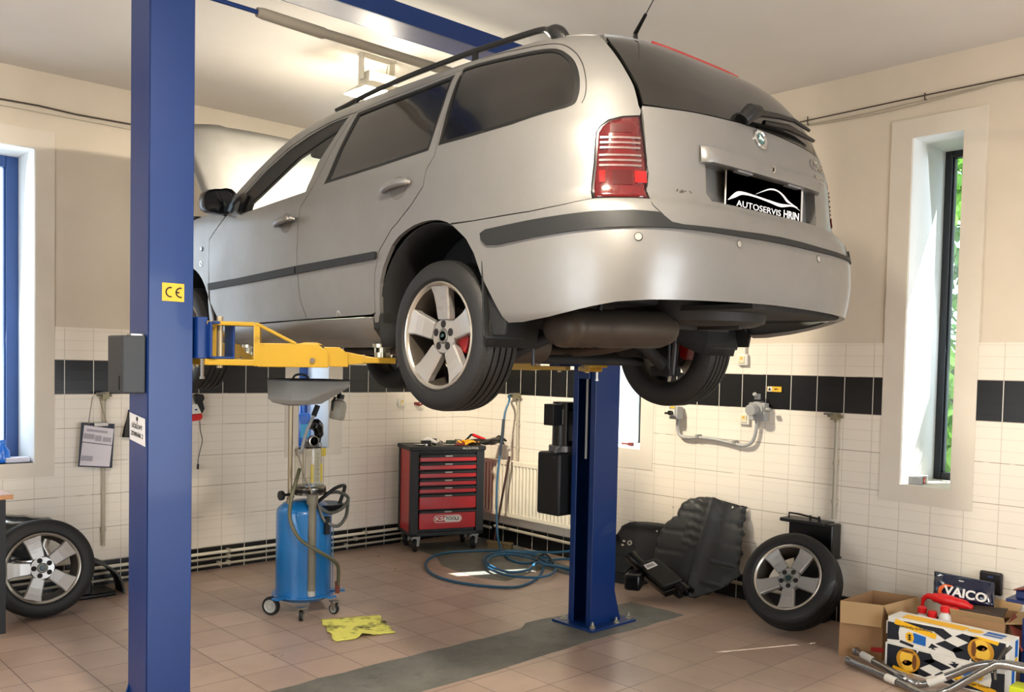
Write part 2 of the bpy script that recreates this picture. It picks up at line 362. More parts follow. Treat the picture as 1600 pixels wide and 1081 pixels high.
# compressed air drops with valves
def airdrop(x, y, z0, z1, n, lab, col=GREYPIPE, kink=None):
    t = thing('air_pipe', lab, 'pipe', (0, 0, 0), 'compressed air drop pipes on the walls'); b = B(); b.tube([(x, y, z0), (x, y, z1)], .0135, 12)
    for zz in (z0+.12, (z0+z1)/2+.05): b.tube([(x, y, zz-.012), (x, y, zz+.012)], .018, 12); b.box(((x+n[0]*.012), y+n[1]*.012, zz), (.03 if n[1] else .03, .03, .02))
    b.build('pipe', col, t); b = B(); b.cyl((x, y, z1-.01), (x, y, z1+.035), .019, 12); b.box((x-n[0]*.02, y-n[1]*.02, z1+.03), (.045 if n[1] else .06, .045 if n[0] else .06, .05))
    tx, ty = -n[1], n[0]
    b.cyl((x-tx*.05-n[0]*.02, y-ty*.05-n[1]*.02, z1+.03), (x+tx*.055-n[0]*.02, y+ty*.055-n[1]*.02, z1+.035), .011, 10)
    b.build('valve', M('valve_brass', (.55, .52, .42), .45, .5), t); b = B(); b.box((x+tx*.035-n[0]*.045, y+ty*.035-n[1]*.045, z1+.045), (.07 if n[1] else .012, .012 if n[1] else .07, .014)); b.build('valve_handle', M('valve_grey', (.42, .40, .36), .5), t)
    rebase(t, (x, y, z0)); return t
airdrop(2.318, 6.94, .30, 1.385, (0, 1), 'thin grey air pipe with valve running down behind the hanging clipboard')
airdrop(5.78, 6.17, .81, 1.385, (1, 0), 'grey air pipe with valve that feeds the blue hose above the radiator')
airdrop(5.775, 3.005, .70, 1.37, (1, 0), 'grey air pipe with valve left of the tall slim window')
# cables below the ceiling
WIRE = M('wire_dark', (.25, .21, .18), .6); WIREW = M('wire_white', (.70, .67, .60), .6)
b = B(); Z = 3.45
b.tube([(5.80, 5.2, Z), (5.80, 3.4, Z-.01), (5.80, 2.65, Z), (5.80, 1.2, Z+.01)], .004, 6); tag(b.build('cable', WIRE), 'thin dark cable strung straight under the ceiling on the right wall', 'cable')
P = [at(u, v, 0, 5.80) for u, v in ((1244, 196), (1265, 194), (1350, 178), (1440, 157), (1500, 143), (1560, 130), (1600, 121))]
b = B(); b.tube(P, .0035, 6, smooth=3); tag(b.build('cable', WIREW), 'pale slack cable, upper of the two sagging lines on the right wall', 'cable')
P = [at(u, v, 0, 5.80) for u, v in ((1240, 199), (1300, 191), (1380, 176), (1450, 159), (1520, 141), (1570, 127), (1600, 124))]
b = B(); b.tube(P, .0035, 6, smooth=3); tag(b.build('cable', WIREW), 'pale slack cable, lowest of the sagging lines on the right wall', 'cable')
for v0, lab in (((1445, 145, 156), 'small wall hook holding the cable above the tall slim window'), ((1262, 182, 195), 'small wall hook holding the cable just behind the tailgate')):
    b = B(); p = at(v0[0], v0[1], 0, 5.795); q = at(v0[0], v0[2], 0, 5.795); b.tube([p, q, q+np.array([0, -.012, 0])], .004, 6); tag(b.build('cable_hook', WIRE), lab, 'hook', 'cable hooks on the right wall')
P = [at(u, v, 1, 6.96) for u, v in ((0, 154.5), (60, 165), (120, 179), (201, 193.5), (300, 210), (420, 228))]
b = B(); b.tube([(-1.5, 6.96, P[0][2]+.03)]+P, .006, 6); tag(b.build('cable', WIRE), 'dark cable run under the ceiling along the back wall', 'cable')
P = [at(u, v, 1, 6.968) for u, v in ((0, 164), (90, 181), (201, 202), (300, 217))]
b = B(); b.tube(P, .003, 6); tag(b.build('cable', WIREW), 'thin pale wire just below the dark cable on the back wall', 'cable')
# ceiling floodlights
def flood(loc, lab, power, rz=0):
    t = thing('ceiling_floodlight', lab, 'lamp', loc, 'ceiling floodlights'); R = Matrix.Rotation(rz, 3, 'Z')
    gm = M('lamp_housing', (.86, .84, .78), .4)
    b = B(); b.box((0, 0, -.006), (.26, .06, .012)); b.box((-.12, 0, -.085), (.012, .05, .16)); b.box((.12, 0, -.085), (.012, .05, .16)); b.X = R.to_4x4()
    b2 = B(); b2.X = R.to_4x4(); b2.box((0, 0, -.006), (.26, .06, .012)); b2.box((-.12, 0, -.085), (.012, .05, .16)); b2.box((.12, 0, -.085), (.012, .05, .16)); b2.build('bracket', gm, t)
    h = B(); h.X = R.to_4x4(); h.box((0, 0, -.15), (.20, .13, .07)); h.add([(-.10, -.09, -.185), (.10, -.09, -.185), (.10, .09, -.185), (-.10, .09, -.185), (-.17, -.13, -.24), (.17, -.13, -.24), (.17, .13, -.24), (-.17, .13, -.24)], [(0, 1, 5, 4), (1, 2, 6, 5), (2, 3, 7, 6), (3, 0, 4, 7)]); h.build('reflector', gm, t, thick=.003)
    g = B(); g.box((0, 0, -.243), (.33, .25, .006)); g.build('lamp_glass', M('lamp_glow', (1, .93, .80), .5, emit=160), t)
    c = B(); c.tube([(-.02, .03, -.115), (.0, .05, -.13), (.05, .05, -.14), (.09, .04, -.10), (.1, .02, -.02)], .004, 6, smooth=4); c.build('cord', WIREW, t)
    return t
flood((3.38, 5.02, CZ), 'glaring white floodlight on a bracket under the ceiling above the open bonnet', 1)
flood((1.25, 1.6, CZ), 'white ceiling floodlight on the camera side of the lift, above the open floor', 1, .3)
light('floodlight_beam', 'POINT', (3.38, 5.02, 3.36), 75, (1, .89, .72), shadow_soft_size=.10); light('floodlight_beam', 'AREA', (3.38, 5.02, 3.425), 260, (1, .89, .72), shape='DISK', size=.24)
light('floodlight_beam', 'POINT', (1.25, 1.6, 3.36), 120, (1, .90, .76), shadow_soft_size=.10); light('floodlight_beam', 'AREA', (1.25, 1.6, 3.425), 130, (1, .90, .76), shape='DISK', size=.24)
# wall fittings, right wall
def fit(name, pts, lab, cat, group=None):
    return thing(name, lab, cat, (0, 0, 0), group)
t = thing('isolator_switch', 'grey rotary isolator switch box with black knob on the right wall', 'switch'); p = (5.75, 4.33, 1.355)
b = B(); b.box(p, (.075, .085, .10)); b.build('housing', GREYP, t, bevel=.006)
b = B(); b.box((5.707, 4.335, 1.355), (.012, .05, .05)); b.build('switch_plate', WHT, t, bevel=.002)
b = B(); b.cyl((5.70, 4.335, 1.355), (5.67, 4.335, 1.355), .018, 14); b.box((5.665, 4.34, 1.352), (.016, .06, .014)); b.build('switch_knob', BLKS, t)
b = B(); b.box((5.711, 4.335, 1.397), (.002, .04, .016)); b.build('sticker', YSTK, t); rebase(t, (5.79, 4.33, 1.30))
t = thing('industrial_socket', 'round grey industrial socket outlet below the yellow warning label', 'socket'); c = (5.73, 3.60, 1.42)
b = B(); b.cyl((5.80, 3.60, 1.42), (5.72, 3.60, 1.42), .055, 24); b.cyl((5.72, 3.61, 1.42), (5.665, 3.615, 1.41), .042, 24); b.box((5.76, 3.60, 1.40), (.06, .13, .13)); b.build('housing', GREYP, t, bevel=.005)
b = B(); b.cyl((5.74, 3.60, 1.49), (5.74, 3.60, 1.53), .022, 12); b.cyl((5.72, 3.60, 1.51), (5.69, 3.595, 1.53), .015, 10); b.cyl((5.73, 3.52, 1.42), (5.73, 3.49, 1.42), .016, 12); b.build('cable_gland', M('gland_grey', (.55, .55, .53), .5), t); rebase(t, (5.80, 3.60, 1.36))
P = [(5.775, 4.325, 1.30), (5.77, 4.325, 1.24), (5.77, 4.30, 1.18), (5.77, 4.22, 1.165), (5.77, 4.12, 1.175), (5.77, 3.95, 1.17), (5.77, 3.80, 1.15), (5.77, 3.72, 1.145), (5.77, 3.66, 1.17), (5.77, 3.63, 1.23), (5.77, 3.62, 1.30), (5.77, 3.61, 1.37)]
t = thing('conduit_cable', 'grey cable looping along the right wall between switch box and round socket', 'cable'); b = B(); b.tube(P, .0135, 10, smooth=5); b.build('cable', GREYP, t)
b = B()
for y, z in ((4.13, 1.175), (3.80, 1.152)): b.box((5.775, y, z+.008), (.05, .022, .03))
b.build('cable_clip', M('gland_grey'), t); rebase(t, (5.80, 4, 1.15))
def socket(x, y, z, lab, ax, w=.075):
    t = thing('wall_switch', lab, 'switch', (0, 0, 0)); b = B()
    d = (.022, w, .082) if ax == 0 else (w, .022, .082); b.box((x, y, z), d); b.build('cover_plate', WHT, t, bevel=.004)
    b = B(); d2 = (.01, w*.6, .055) if ax == 0 else (w*.6, .01, .055); b.box((x-(.012 if ax == 0 else 0), y-(.012 if ax else 0), z), d2); b.build('rocker', M('ivory', (.84, .80, .68), .4), t, bevel=.003)
    b = B(); b.box((x-(.018 if ax == 0 else 0), y-(.018 if ax else 0), z+.012), (.002, .016, .018) if ax == 0 else (.016, .002, .018)); b.build('sticker', YSTK, t); rebase(t, (x, y, z-.04)); return t
socket(5.79, 3.735, 1.34, 'ivory wall switch between the isolator box and the round socket', 0, .085)
t = socket(5.785, 3.765, 1.775, 'small white junction box with yellow sticker high behind the mudflap', 0, .085)
b = B(); b.tube([(5.785, 3.75, 1.80), (5.785, 3.75, 2.6)], .012, 8); tag(b.build('conduit', WHT), 'white vertical conduit rising behind the car above the small junction box', 'pipe')
socket(5.01, 6.955, 1.325, 'white light switch on the back wall left of the corner', 1, .07)
b = B(); b.box((5.795, 3.50, 1.567), (.004, .115, .038)); tag(b.build('warning_label', YSTK), 'yellow warning label on the black tiles above the round socket', 'label')
wl = bpy.data.objects['warning_label']
b = B(); b.box((5.792, 3.535, 1.567), (.003, .035, .034)); o = b.build('label_field', WHT); b = B(); b.prism([(-.013, -.010), (.013, -.010), (0, .013)], 0, .001, (5.790, 3.535, 1.567), (0, -1, 0), (0, 0, 1)); b.text('380V', .016, (5.7915, 3.485, 1.567), (0, -1, 0), (0, 0, 1), .0004); q = b.build('lettering', INK)
for w in (o, q): w.parent = wl; w.data.transform(Matrix.Translation(-wl.location))
b = B(); b.box((5.19, 6.95, 1.315), (.04, .04, .025)); b.tube([(5.16, 6.93, 1.32), (5.19, 6.92, 1.30), (5.24, 6.93, 1.31)], .008, 8, smooth=4); tag(b.build('wall_holder', M('dull_red', (.42, .12, .10), .5)), 'small dull red clip holder on the back wall beside the light switch', 'holder')
# radiator
t = thing('radiator', 'cream panel radiator with vertical ribs on the right wall behind the tool cart', 'radiator'); b = B(); y0, y1, z0, z1 = 5.37, 6.72, .285, .80; x = 5.70
R_ = []; n = int((y1-y0-.04)/.0115)
for i in range(n+1):
    y = y0+.02+i*.0115; R_.append((x+(.012 if i % 4 > 1 else 0), y))
P = [[(a, y, z0+.03) for a, y in R_], [(a, y, z0+.045) for a, y in R_], [(a, y, z1-.045) for a, y in R_], [(a, y, z1-.03) for a, y in R_]]
b.grid(P); b.bb((x-.002, y0, z0), (x+.012, y1, z0+.032)); b.bb((x-.002, y0, z1-.032), (x+.012, y1, z1-.004)); b.bb((x+.012, y0+.02, z0+.02), (x+.075, y1-.02, z1-.03)); b.build('panel', CREAM, t, smooth=50)
b = B(); b.bb((x-.003, y0-.004, z0), (x+.08, y0+.001, z1)); b.bb((x-.003, y1, z0), (x+.08, y1+.005, z1)); b.build('side_cover', CREAM, t)
b = B(); b.bb((x-.002, y0, z1-.004), (x+.08, y1, z1+.004)); b.build('top_grille', CREAM, t)
b = B(); b.cyl((x+.04, y0-.004, z0+.05), (x+.04, y0-.03, z0+.05), .016, 14); b.build('bleed_plug', STEEL, t); rebase(t, (x+.04, 6.0, z0))
b = B()
for y in (5.6, 6.4): b.bb((5.775, y-.02, .35), (5.80, y+.02, .7))
o = b.build('wall_bracket', CREAM, t); o.data.transform(Matrix.Translation(-t.location))
# ================================================================ TWO-POST LIFT (one thing: posts, beam, carriages, arms)
lift = thing('two_post_lift', 'blue two-post car lift with yellow swing arms holding up the silver estate', 'car lift')
def post(x0, x1, y0, y1, openx):
    """channel section, open towards the car at x=openx"""
    t = .008; b = B(); z1 = 3.56; web = x0 if openx > (x0+x1)/2 else x1; s = 1 if openx > web else -1
    b.bb((web, y0, 0.012), (web+s*t, y1, z1)); b.bb((x0, y0, .012), (x1, y0+t, z1)); b.bb((x0, y1-t, .012), (x1, y1, z1))
    b.bb((openx-s*t, y0, .012), (openx, y0+.045, z1)); b.bb((openx-s*t, y1-.045, .012), (openx, y1, z1)); return b.build('post', BLUE, lift, smooth=0, bevel=.003)
PA = (1.487, 1.686, 3.913, 4.125); PB = (4.352, 4.585, 3.913, 4.115)
post(*PA, PA[1]); post(*PB, PB[0])
for (x0, x1, y0, y1), sx in ((PA, -1), (PB, 1)):
    b = B(); xo = x0 if sx < 0 else x1; cx = (x0+x1)/2
    b.box((cx+sx*.03, (y0+y1)/2, .008), (.44, .36, .016)); b.prism([(0, 0), (.07, 0), (0, .22)], -.005, .005, (xo, y0+.012, .016), (sx, 0, 0), (0, 0, 1)); b.prism([(0, 0), (.07, 0), (0, .22)], -.005, .005, (xo, y1-.012, .016), (sx, 0, 0), (0, 0, 1))
    bp = b.build('base_plate', BLUE, lift, smooth=0, bevel=.002)
    for dx, dy in ((-.16, -.13), (.05, -.15), (.20, -.13), (-.16, .13), (.20, .13)):
        b = B(); px, py = cx+sx*.03+sx*dx, (y0+y1)/2+dy; b.cyl((px, py, .016), (px, py, .020), .022, 16); b.cyl((px, py, .020), (px, py, .034), .014, 6); b.cyl((px, py, .03), (px, py, .052), .008, 10); b.build('anchor_bolt', ZINC, bp)
b = B(); b.bb((PA[0], 3.913, 3.462), (PB[1], 3.921, 3.56)); b.bb((PA[0], 4.107, 3.462), (PB[1], 4.115, 3.56)); b.bb((PA[0], 3.921, 3.462), (PB[1], 4.107, 3.470)); b.build('cross_beam', BLUE, lift, smooth=0, bevel=.002)
# overhead stop bar, half wrapped in grey foam
P = [at(u, v, 1, 4.0) for u, v in ((330, 2), (412, 24))]
b = B(); zb = 3.325; b.tube([(1.70, 4.02, zb+.01), (4.34, 4.02, zb)], .011, 10); b.box((1.72, 4.02, 3.40), (.02, .02, .15)); b.box((4.3, 4.02, 3.40), (.02, .02, .15)); sb = b.build('stop_bar', BLUE, lift)
b = B(); b.tube([(2.03, 4.02, zb+.009), (2.06, 4.02, zb+.009), (2.38, 4.02, zb+.002), (2.40, 4.02, zb+.004), (3.0, 4.02, zb), (4.1, 4.02, zb)], [.022, .027, .029, .024, .0255, .0255], 14); b.build('foam_sleeve', M('foam_grey', (.56, .53, .48), .9, bump=.4, bscale=50), sb)
# guide rail grey strip inside post
b = B(); b.bb((4.352, 3.985, 1.1), (4.357, 4.0, 1.9)); b.build('cover_strip', GREYP, lift, smooth=0)
# control box, CE sticker, notice
t = (PA[0]-.105, 3.93)
b = B(); b.bb((1.385, 3.925, 1.545), (1.484, 4.10, 1.792)); cb = b.build('control_box', M('box_anthracite', (.15, .16, .175), .45), lift, smooth=0, bevel=.006); b = B(); b.bb((1.383, 3.955, 1.56), (1.386, 3.965, 1.62)); b.build('slot', BLKS, cb, smooth=0); b = B(); b.bb((1.43, 3.95, 1.792), (1.485, 4.0, 1.80)); b.build('clamp', STEEL, cb)
o = Vector((1.595, 3.9115, 1.985)); b = B(); b.box(o, (.097, .002, .078)); st = b.build('sticker', YSTK, lift, smooth=0)
b = B()
def arc(b, c, r0, r1, a0, a1, y, n=14):
    V = []; 
    for yy in (y, y-.001):
        for i in range(n+1):
            a = math.radians(a0+(a1-a0)*i/n)
            for r in (r0, r1): V.append((c[0]+r*math.cos(a), yy, c[2]+r*math.sin(a)))
    k = 2*(n+1); Fc = []
    for i in range(n): a = 2*i; Fc += [(a, a+1, a+3, a+2), (a+k, a+k+2, a+k+3, a+k+1)]
    b.add(V, Fc)
arc(b, (1.583, 0, 1.985), .017, .023, 75, 285, 3.9095); arc(b, (1.627, 0, 1.985), .017, .023, 75, 285, 3.9095); b.bb((1.605, 3.9085, 1.982), (1.622, 3.9095, 1.988)); b.build('lettering', INK, st, smooth=0)
b = B(); NX = 1.4855; b.add([(NX, 4.115, 1.455), (NX-.002, 3.93, 1.435), (NX-.002, 3.925, 1.315), (NX, 4.11, 1.335)], [(0, 1, 2, 3)]); nt = b.build('notice', PAPER, lift, smooth=0, thick=.001)
b = B(); b.text('ÚČELOVÝ', .028, (NX-.003, 4.02, 1.395), (0, -1, -.08), (0, 0, 1), .0005); b.text('ZDVIHÁK 2', .028, (NX-.003, 4.02, 1.36), (0, -1, -.08), (0, 0, 1), .0005); b.cyl((NX-.001, 4.02, 1.43), (NX-.003, 4.02, 1.43), .010, 12); b.box((NX-.002, 4.02, 1.415), (.001, .004, .02)); b.build('lettering', INK, nt, smooth=0)
# carriages
YF, YR = 4.9, 3.50
for (x0, x1, y0, y1), s, xo in ((PA, 1, PA[1]), (PB, -1, PB[0])):
    b = B(); ym = (y0+y1)/2
    b.bb((xo-s*.10, y0+.05, 1.62), (xo+s*.012, y1-.05, 2.3)); b.bb((xo+s*.008, y0-.03, 1.70), (xo+s*.055, y1+.03, 1.885)); 
    for yy in (y0-.02, y1+.02):
        b.bb((xo+s*.05, yy-.045, 1.705), (xo+s*.062, yy+.045, 1.865)); b.bb((xo+s*.062, yy-.045, 1.855), (xo+s*.165, yy+.045, 1.867)); b.bb((xo+s*.062, yy-.045, 1.70), (xo+s*.165, yy+.045, 1.712)); b.bb((xo+s*.157, yy-.045, 1.70), (xo+s*.167, yy+.045, 1.867))
    cr = b.build('carriage', BLUE, lift, smooth=0, bevel=.004)
    for yy in (y0-.02, y1+.02):
        b = B(); b.cyl((xo+s*.115, yy, 1.66), (xo+s*.115, yy, 1.89), .014, 14); b.build('pivot_pin', M('worn_steel', (.66, .60, .48), .4, .6), cr)
    b = B(); b.cyl((xo+s*.03, y0-.03, 1.62), (xo+s*.03, y0-.03, 1.70), .008, 8); b.cyl((xo+s*.03, y0-.03, 1.62), (xo+s*.03, y0-.03, 1.61), .012, 8); b.build('lock_rod', STEEL, cr)
def arm(px, py, tx, ty, name='swing_arm'):
    """yellow telescopic arm from its pivot to the pad under the sill"""
    d = Vector((tx-px, ty-py, 0)); L = d.length; d.normalize(); n = Vector((-d.y, d.x, 0)); w = .05
    def pr(b, poly, w0=w, z=0):
        b.prism(poly, -w0, w0, (px, py, 0), d, (0, 0, 1))
    b = B(); pr(b, [(-.05, 1.868), (.155, 1.868), (.155, 1.85), (-.05, 1.85)], .048); pr(b, [(.150, 1.868), (.178, 1.86), (.178, 1.67), (.150, 1.67)], .05)
    pr(b, [(-.06, 1.70), (.16, 1.70), (.16, 1.672), (-.06, 1.672)], .05)
    m_ = L*.66; pr(b, [(.17, 1.775), (m_-.05, 1.779), (m_, 1.74), (m_, 1.67), (.17, 1.668)]); pr(b, [(m_*.68, 1.772), (m_*.78, 1.784), (m_-.05, 1.784), (m_-.02, 1.772)], .03)
    a = b.build('swing_arm', YEL, lift, smooth=0, bevel=.004)
    b = B(); b.tube([Vector((px, py, 1.862))+d*.16-n*.045, Vector((px, py, 1.775))+d*(m_*.70)-n*.045], .008, 8); b.build('brace_rod', YEL, a)
    b = B(); pr(b, [(m_-.02, 1.765), (m_+.05, 1.765), (m_+.09, 1.735), (m_+.09, 1.675), (m_-.02, 1.675)], .04); pr(b, [(m_+.08, 1.745), (L-.04, 1.722), (L-.04, 1.695), (m_+.08, 1.685)], .035); pr(b, [(L-.09, 1.722), (L+.06, 1.722), (L+.06, 1.695), (L-.09, 1.695)], .05); ex = b.build('arm_extension', YEL, lift, smooth=0, bevel=.003)
    b = B(); b.cyl((tx, ty, 1.722), (tx, ty, 1.745), .035, 18); b.cyl((tx, ty, 1.722), (tx, ty, 1.775), .018, 14); b.cyl((tx, ty, 1.768), (tx, ty, 1.785), .045, 18)
    for aa in (0, 2.1, 4.2): b.cyl((tx+.034*math.cos(aa), ty+.034*math.sin(aa), 1.722), (tx+.034*math.cos(aa), ty+.034*math.sin(aa), 1.785), .006, 8)
    b.build('lift_pad', ZINC, ex)
    b = B(); q = Vector((px, py, 1.702))+d*(m_-.07)-n*.05; b.cyl(q, q-n*.012, .012, 12); b.build('arm_bolt', STEEL, a)
arm(PA[1]+.115, PA[2]-.02, 2.42, 3.515); arm(PA[1]+.115, PA[3]+.02, 2.43, 4.86)
arm(PB[0]-.115, PB[2]-.02, 3.93, 3.53); arm(PB[0]-.115, PB[3]+.02, 3.90, 4.86)
# hydraulic unit on the far side of the post
un = B(); un.bb((4.27, 4.15, .705), (4.50, 4.36, 1.125)); u = un.build('oil_reservoir', M('reservoir_black', (.045, .05, .055), .5), lift, bevel=.018, seg=3)
b = B(); b.cyl((4.42, 4.26, 1.16), (4.42, 4.26, 1.46), .078, 24); b.cyl((4.42, 4.26, 1.12), (4.42, 4.26, 1.17), .05, 20); b.box((4.44, 4.15, 1.3), (.10, .08, .20)); mo = b.build('pump_motor', BLKS, lift, bevel=.003)
b = B(); b.bb((4.255, 4.2, 1.305), (4.345, 4.29, 1.447)); b.build('terminal_box', BLK, mo, bevel=.004); b = B(); b.box((4.352, 4.215, 1.36), (.012, .012, .10)); b.build('rating_plate', GREYP, mo)
b = B(); b.cyl((4.42, 4.26, 1.125), (4.42, 4.26, 1.165), .10, 20); b.tube([(4.33, 4.2, 1.16), (4.29, 4.2, 1.13), (4.275, 4.2, 1.09)], .008, 8); b.build('valve_block', M('alu_grey', (.45, .45, .46), .4, .7), mo)
rebase(lift, (3.03, 4.01, 0))
# ================================================================ CAR
XC, G, YA, Y0 = 3.165, 1.6, 2.99, -.25
K = np.array([[0, .17, .740, -.98, 4.5], [.07, .22, .805, -1.02, 4.8], [.16, .30, .846, -1.06, 5], [.36, .50, .864, -1.088, 4.9], [.52, .66, .866, -1.07, 4.4], [.58, .72, .864, -1.03, 3.8], [.70, .84, .862, -1.015, 3.7], [.80, .94, .850, -1.005, 3.7], [.88, 1.02, .822, -.985, 3.7], [1.05, 1.18, .765, -.91, 3.8], [1.22, 1.33, .700, -.80, 3.6], [1.30, 1.385, .655, -.735, 3.6], [1.36, 1.415, .600, -.68, 3.6], [1.44, 1.435, .520, -.64, 3.6], [1.60, 1.448, .360, -.61, 3.6], [1.95, 1.458, .0, -.60, 3.6]])
def pchip(x, y):
    h = np.diff(x); d = np.diff(y)/h; m = np.zeros_like(y)
    for i in range(1, len(x)-1):
        if d[i-1]*d[i] > 0: m[i] = (h[i-1]+h[i])*3/((2*h[i]+h[i-1])/d[i-1]+(h[i]+2*h[i-1])/d[i])
    m[0] = d[0]; m[-1] = d[-1]
    def f(t):
        t = np.clip(np.asarray(t, float), x[0], x[-1]); i = np.clip(np.searchsorted(x, t)-1, 0, len(x)-2)
        u = (t-x[i])/h[i]; return (2*u**3-3*u**2+1)*y[i]+(u**3-2*u*u+u)*h[i]*m[i]+(3*u*u-2*u**3)*y[i+1]+(u**3-u*u)*h[i]*m[i+1]
    return f
fz, fw, fy, fn = [pchip(K[:, 0], K[:, i]) for i in (1, 2, 3, 4)]
def S(s, t):
    """body surface: s runs from the tailgate centre (0) round the corner (1) and forward in metres, t up the side"""
    s, t = np.broadcast_arrays(np.asarray(s, float), np.asarray(t, float))
    sg = np.sign(s); a = np.abs(s); th = np.minimum(a, 1)*np.pi/2; n = fn(t); Wd = fw(t); L = Y0-fy(t)
    c, sn = np.cos(th), np.sin(th); r = (c**n+sn**n)**(-1/n); X = r*sn; Yh = r*c
    y = np.where(a < 1, Y0-L*Yh, Y0+np.maximum(a-1, 0))
    tap = 1-.012*np.clip(y-.9, 0, 9)**2-.02*np.clip(y-2.2, 0, 9)**2
    x = -sg*Wd*X*tap
    z = fz(t)-(.035*np.clip((.3-y)/.9, 0, 1)**2+.03*np.clip(y-.6, 0, 2)**2)*np.clip((t-1)/.36, 0, 1)
    return np.stack([XC+x, YA+y, z+G], -1)
def SN(s, t):
    h = 2e-3; n = np.cross(S(s+h, t)-S(s-h, t), S(s, t+h)-S(s, t-h)); p = S(s, t)
    n /= np.linalg.norm(n, axis=-1, keepdims=True)+1e-12
    c = np.stack([np.full_like(p[..., 0], XC), np.clip(p[..., 1], YA-.35, YA+2.5), np.full_like(p[..., 0], G+.8)], -1)
    sg = np.sign(np.sum(n*(p-c), -1, keepdims=True)); return n*np.where(sg == 0, 1, sg)
def pj(p): q = (p-CAM) @ CR.T; return 800+F*q[..., 0]/q[..., 2], CY+F*q[..., 1]/q[..., 2]
_s, _t = np.meshgrid(np.linspace(-1.2, 3.7, 491), np.linspace(0, 1.7, 171), indexing='ij')
_p = S(_s, _t); _U, _V = pj(_p); _D = np.linalg.norm(_p-CAM, axis=-1)
def inv(u, v):
    e = (_U-u)**2+(_V-v)**2; m_ = e < max(40, e.min()*1.5+4); dm = np.where(m_, _D, 1e9).min()
    i = np.where(m_ & (_D < dm+.25), e, 1e9).argmin(); a = np.array([_s.flat[i], _t.flat[i]])
    for k in range(10):
        f0 = np.array(pj(S(a[0], a[1]))); h = 1e-4
        J = np.stack([(np.array(pj(S(a[0]+h, a[1])))-f0)/h, (np.array(pj(S(a[0], a[1]+h)))-f0)/h], 1)
        a = a+np.clip(np.linalg.lstsq(J, np.array([u, v])-f0, rcond=.02)[0], -.05, .05); a[1] = min(max(a[1], 0), 1.9)
    return float(a[0]), float(a[1])
def px(*L): return [inv(u, v) for u, v in L]
def q2(s): return (1.25+abs(s)-1)*(1 if s > 0 else -1) if abs(s) > 1 else s*1.25
def s2(q): return ((abs(q)-1.25)+1)*(1 if q > 0 else -1) if abs(q) > 1.25 else q/1.25
def dens(P, h=.03):
    out = []
    for i in range(len(P)):
        a, c = np.array(P[i]), np.array(P[(i+1) % len(P)]); n = max(1, int(np.linalg.norm(c-a)/h+.6))
        out += [tuple(a+(c-a)*j/n) for j in range(n)]
    return out
def crv(P, k=5, closed=False):
    """smooth an open run of (s,t) points"""
    return [(p.x, p.y) for p in cr_path([Vector((a, b, 0)) for a, b in P], k)]
def inside(P, x, y):
    P = np.array(P); x0, y0 = P[:, 0], P[:, 1]; x1, y1 = np.roll(x0, -1), np.roll(y0, -1)
    c = ((y0[:, None] > y) != (y1[:, None] > y)) & (x < (x1-x0)[:, None]*(y-y0[:, None])/((y1-y0)[:, None]+1e-15)+x0[:, None])
    return c.sum(0) % 2 == 1
def offset(P, d):
    """inset a closed polygon by d (positive shrinks)"""
    A = .5*sum(P[i][0]*P[(i+1) % len(P)][1]-P[(i+1) % len(P)][0]*P[i][1] for i in range(len(P))); sg = 1 if A > 0 else -1; out = []
    for i in range(len(P)):
        a, b, c = [np.array(P[(i+k) % len(P)]) for k in (-1, 0, 1)]; e, f = b-a, c-b
        ne = np.array([-e[1], e[0]])/(np.linalg.norm(e)+1e-9)*sg; nf = np.array([-f[1], f[0]])/(np.linalg.norm(f)+1e-9)*sg
        m_ = ne+nf; m_ = m_/(np.linalg.norm(m_)+1e-9); k = d/max(.4, float(m_ @ ne)); out.append(tuple(b+m_*k))
    return out
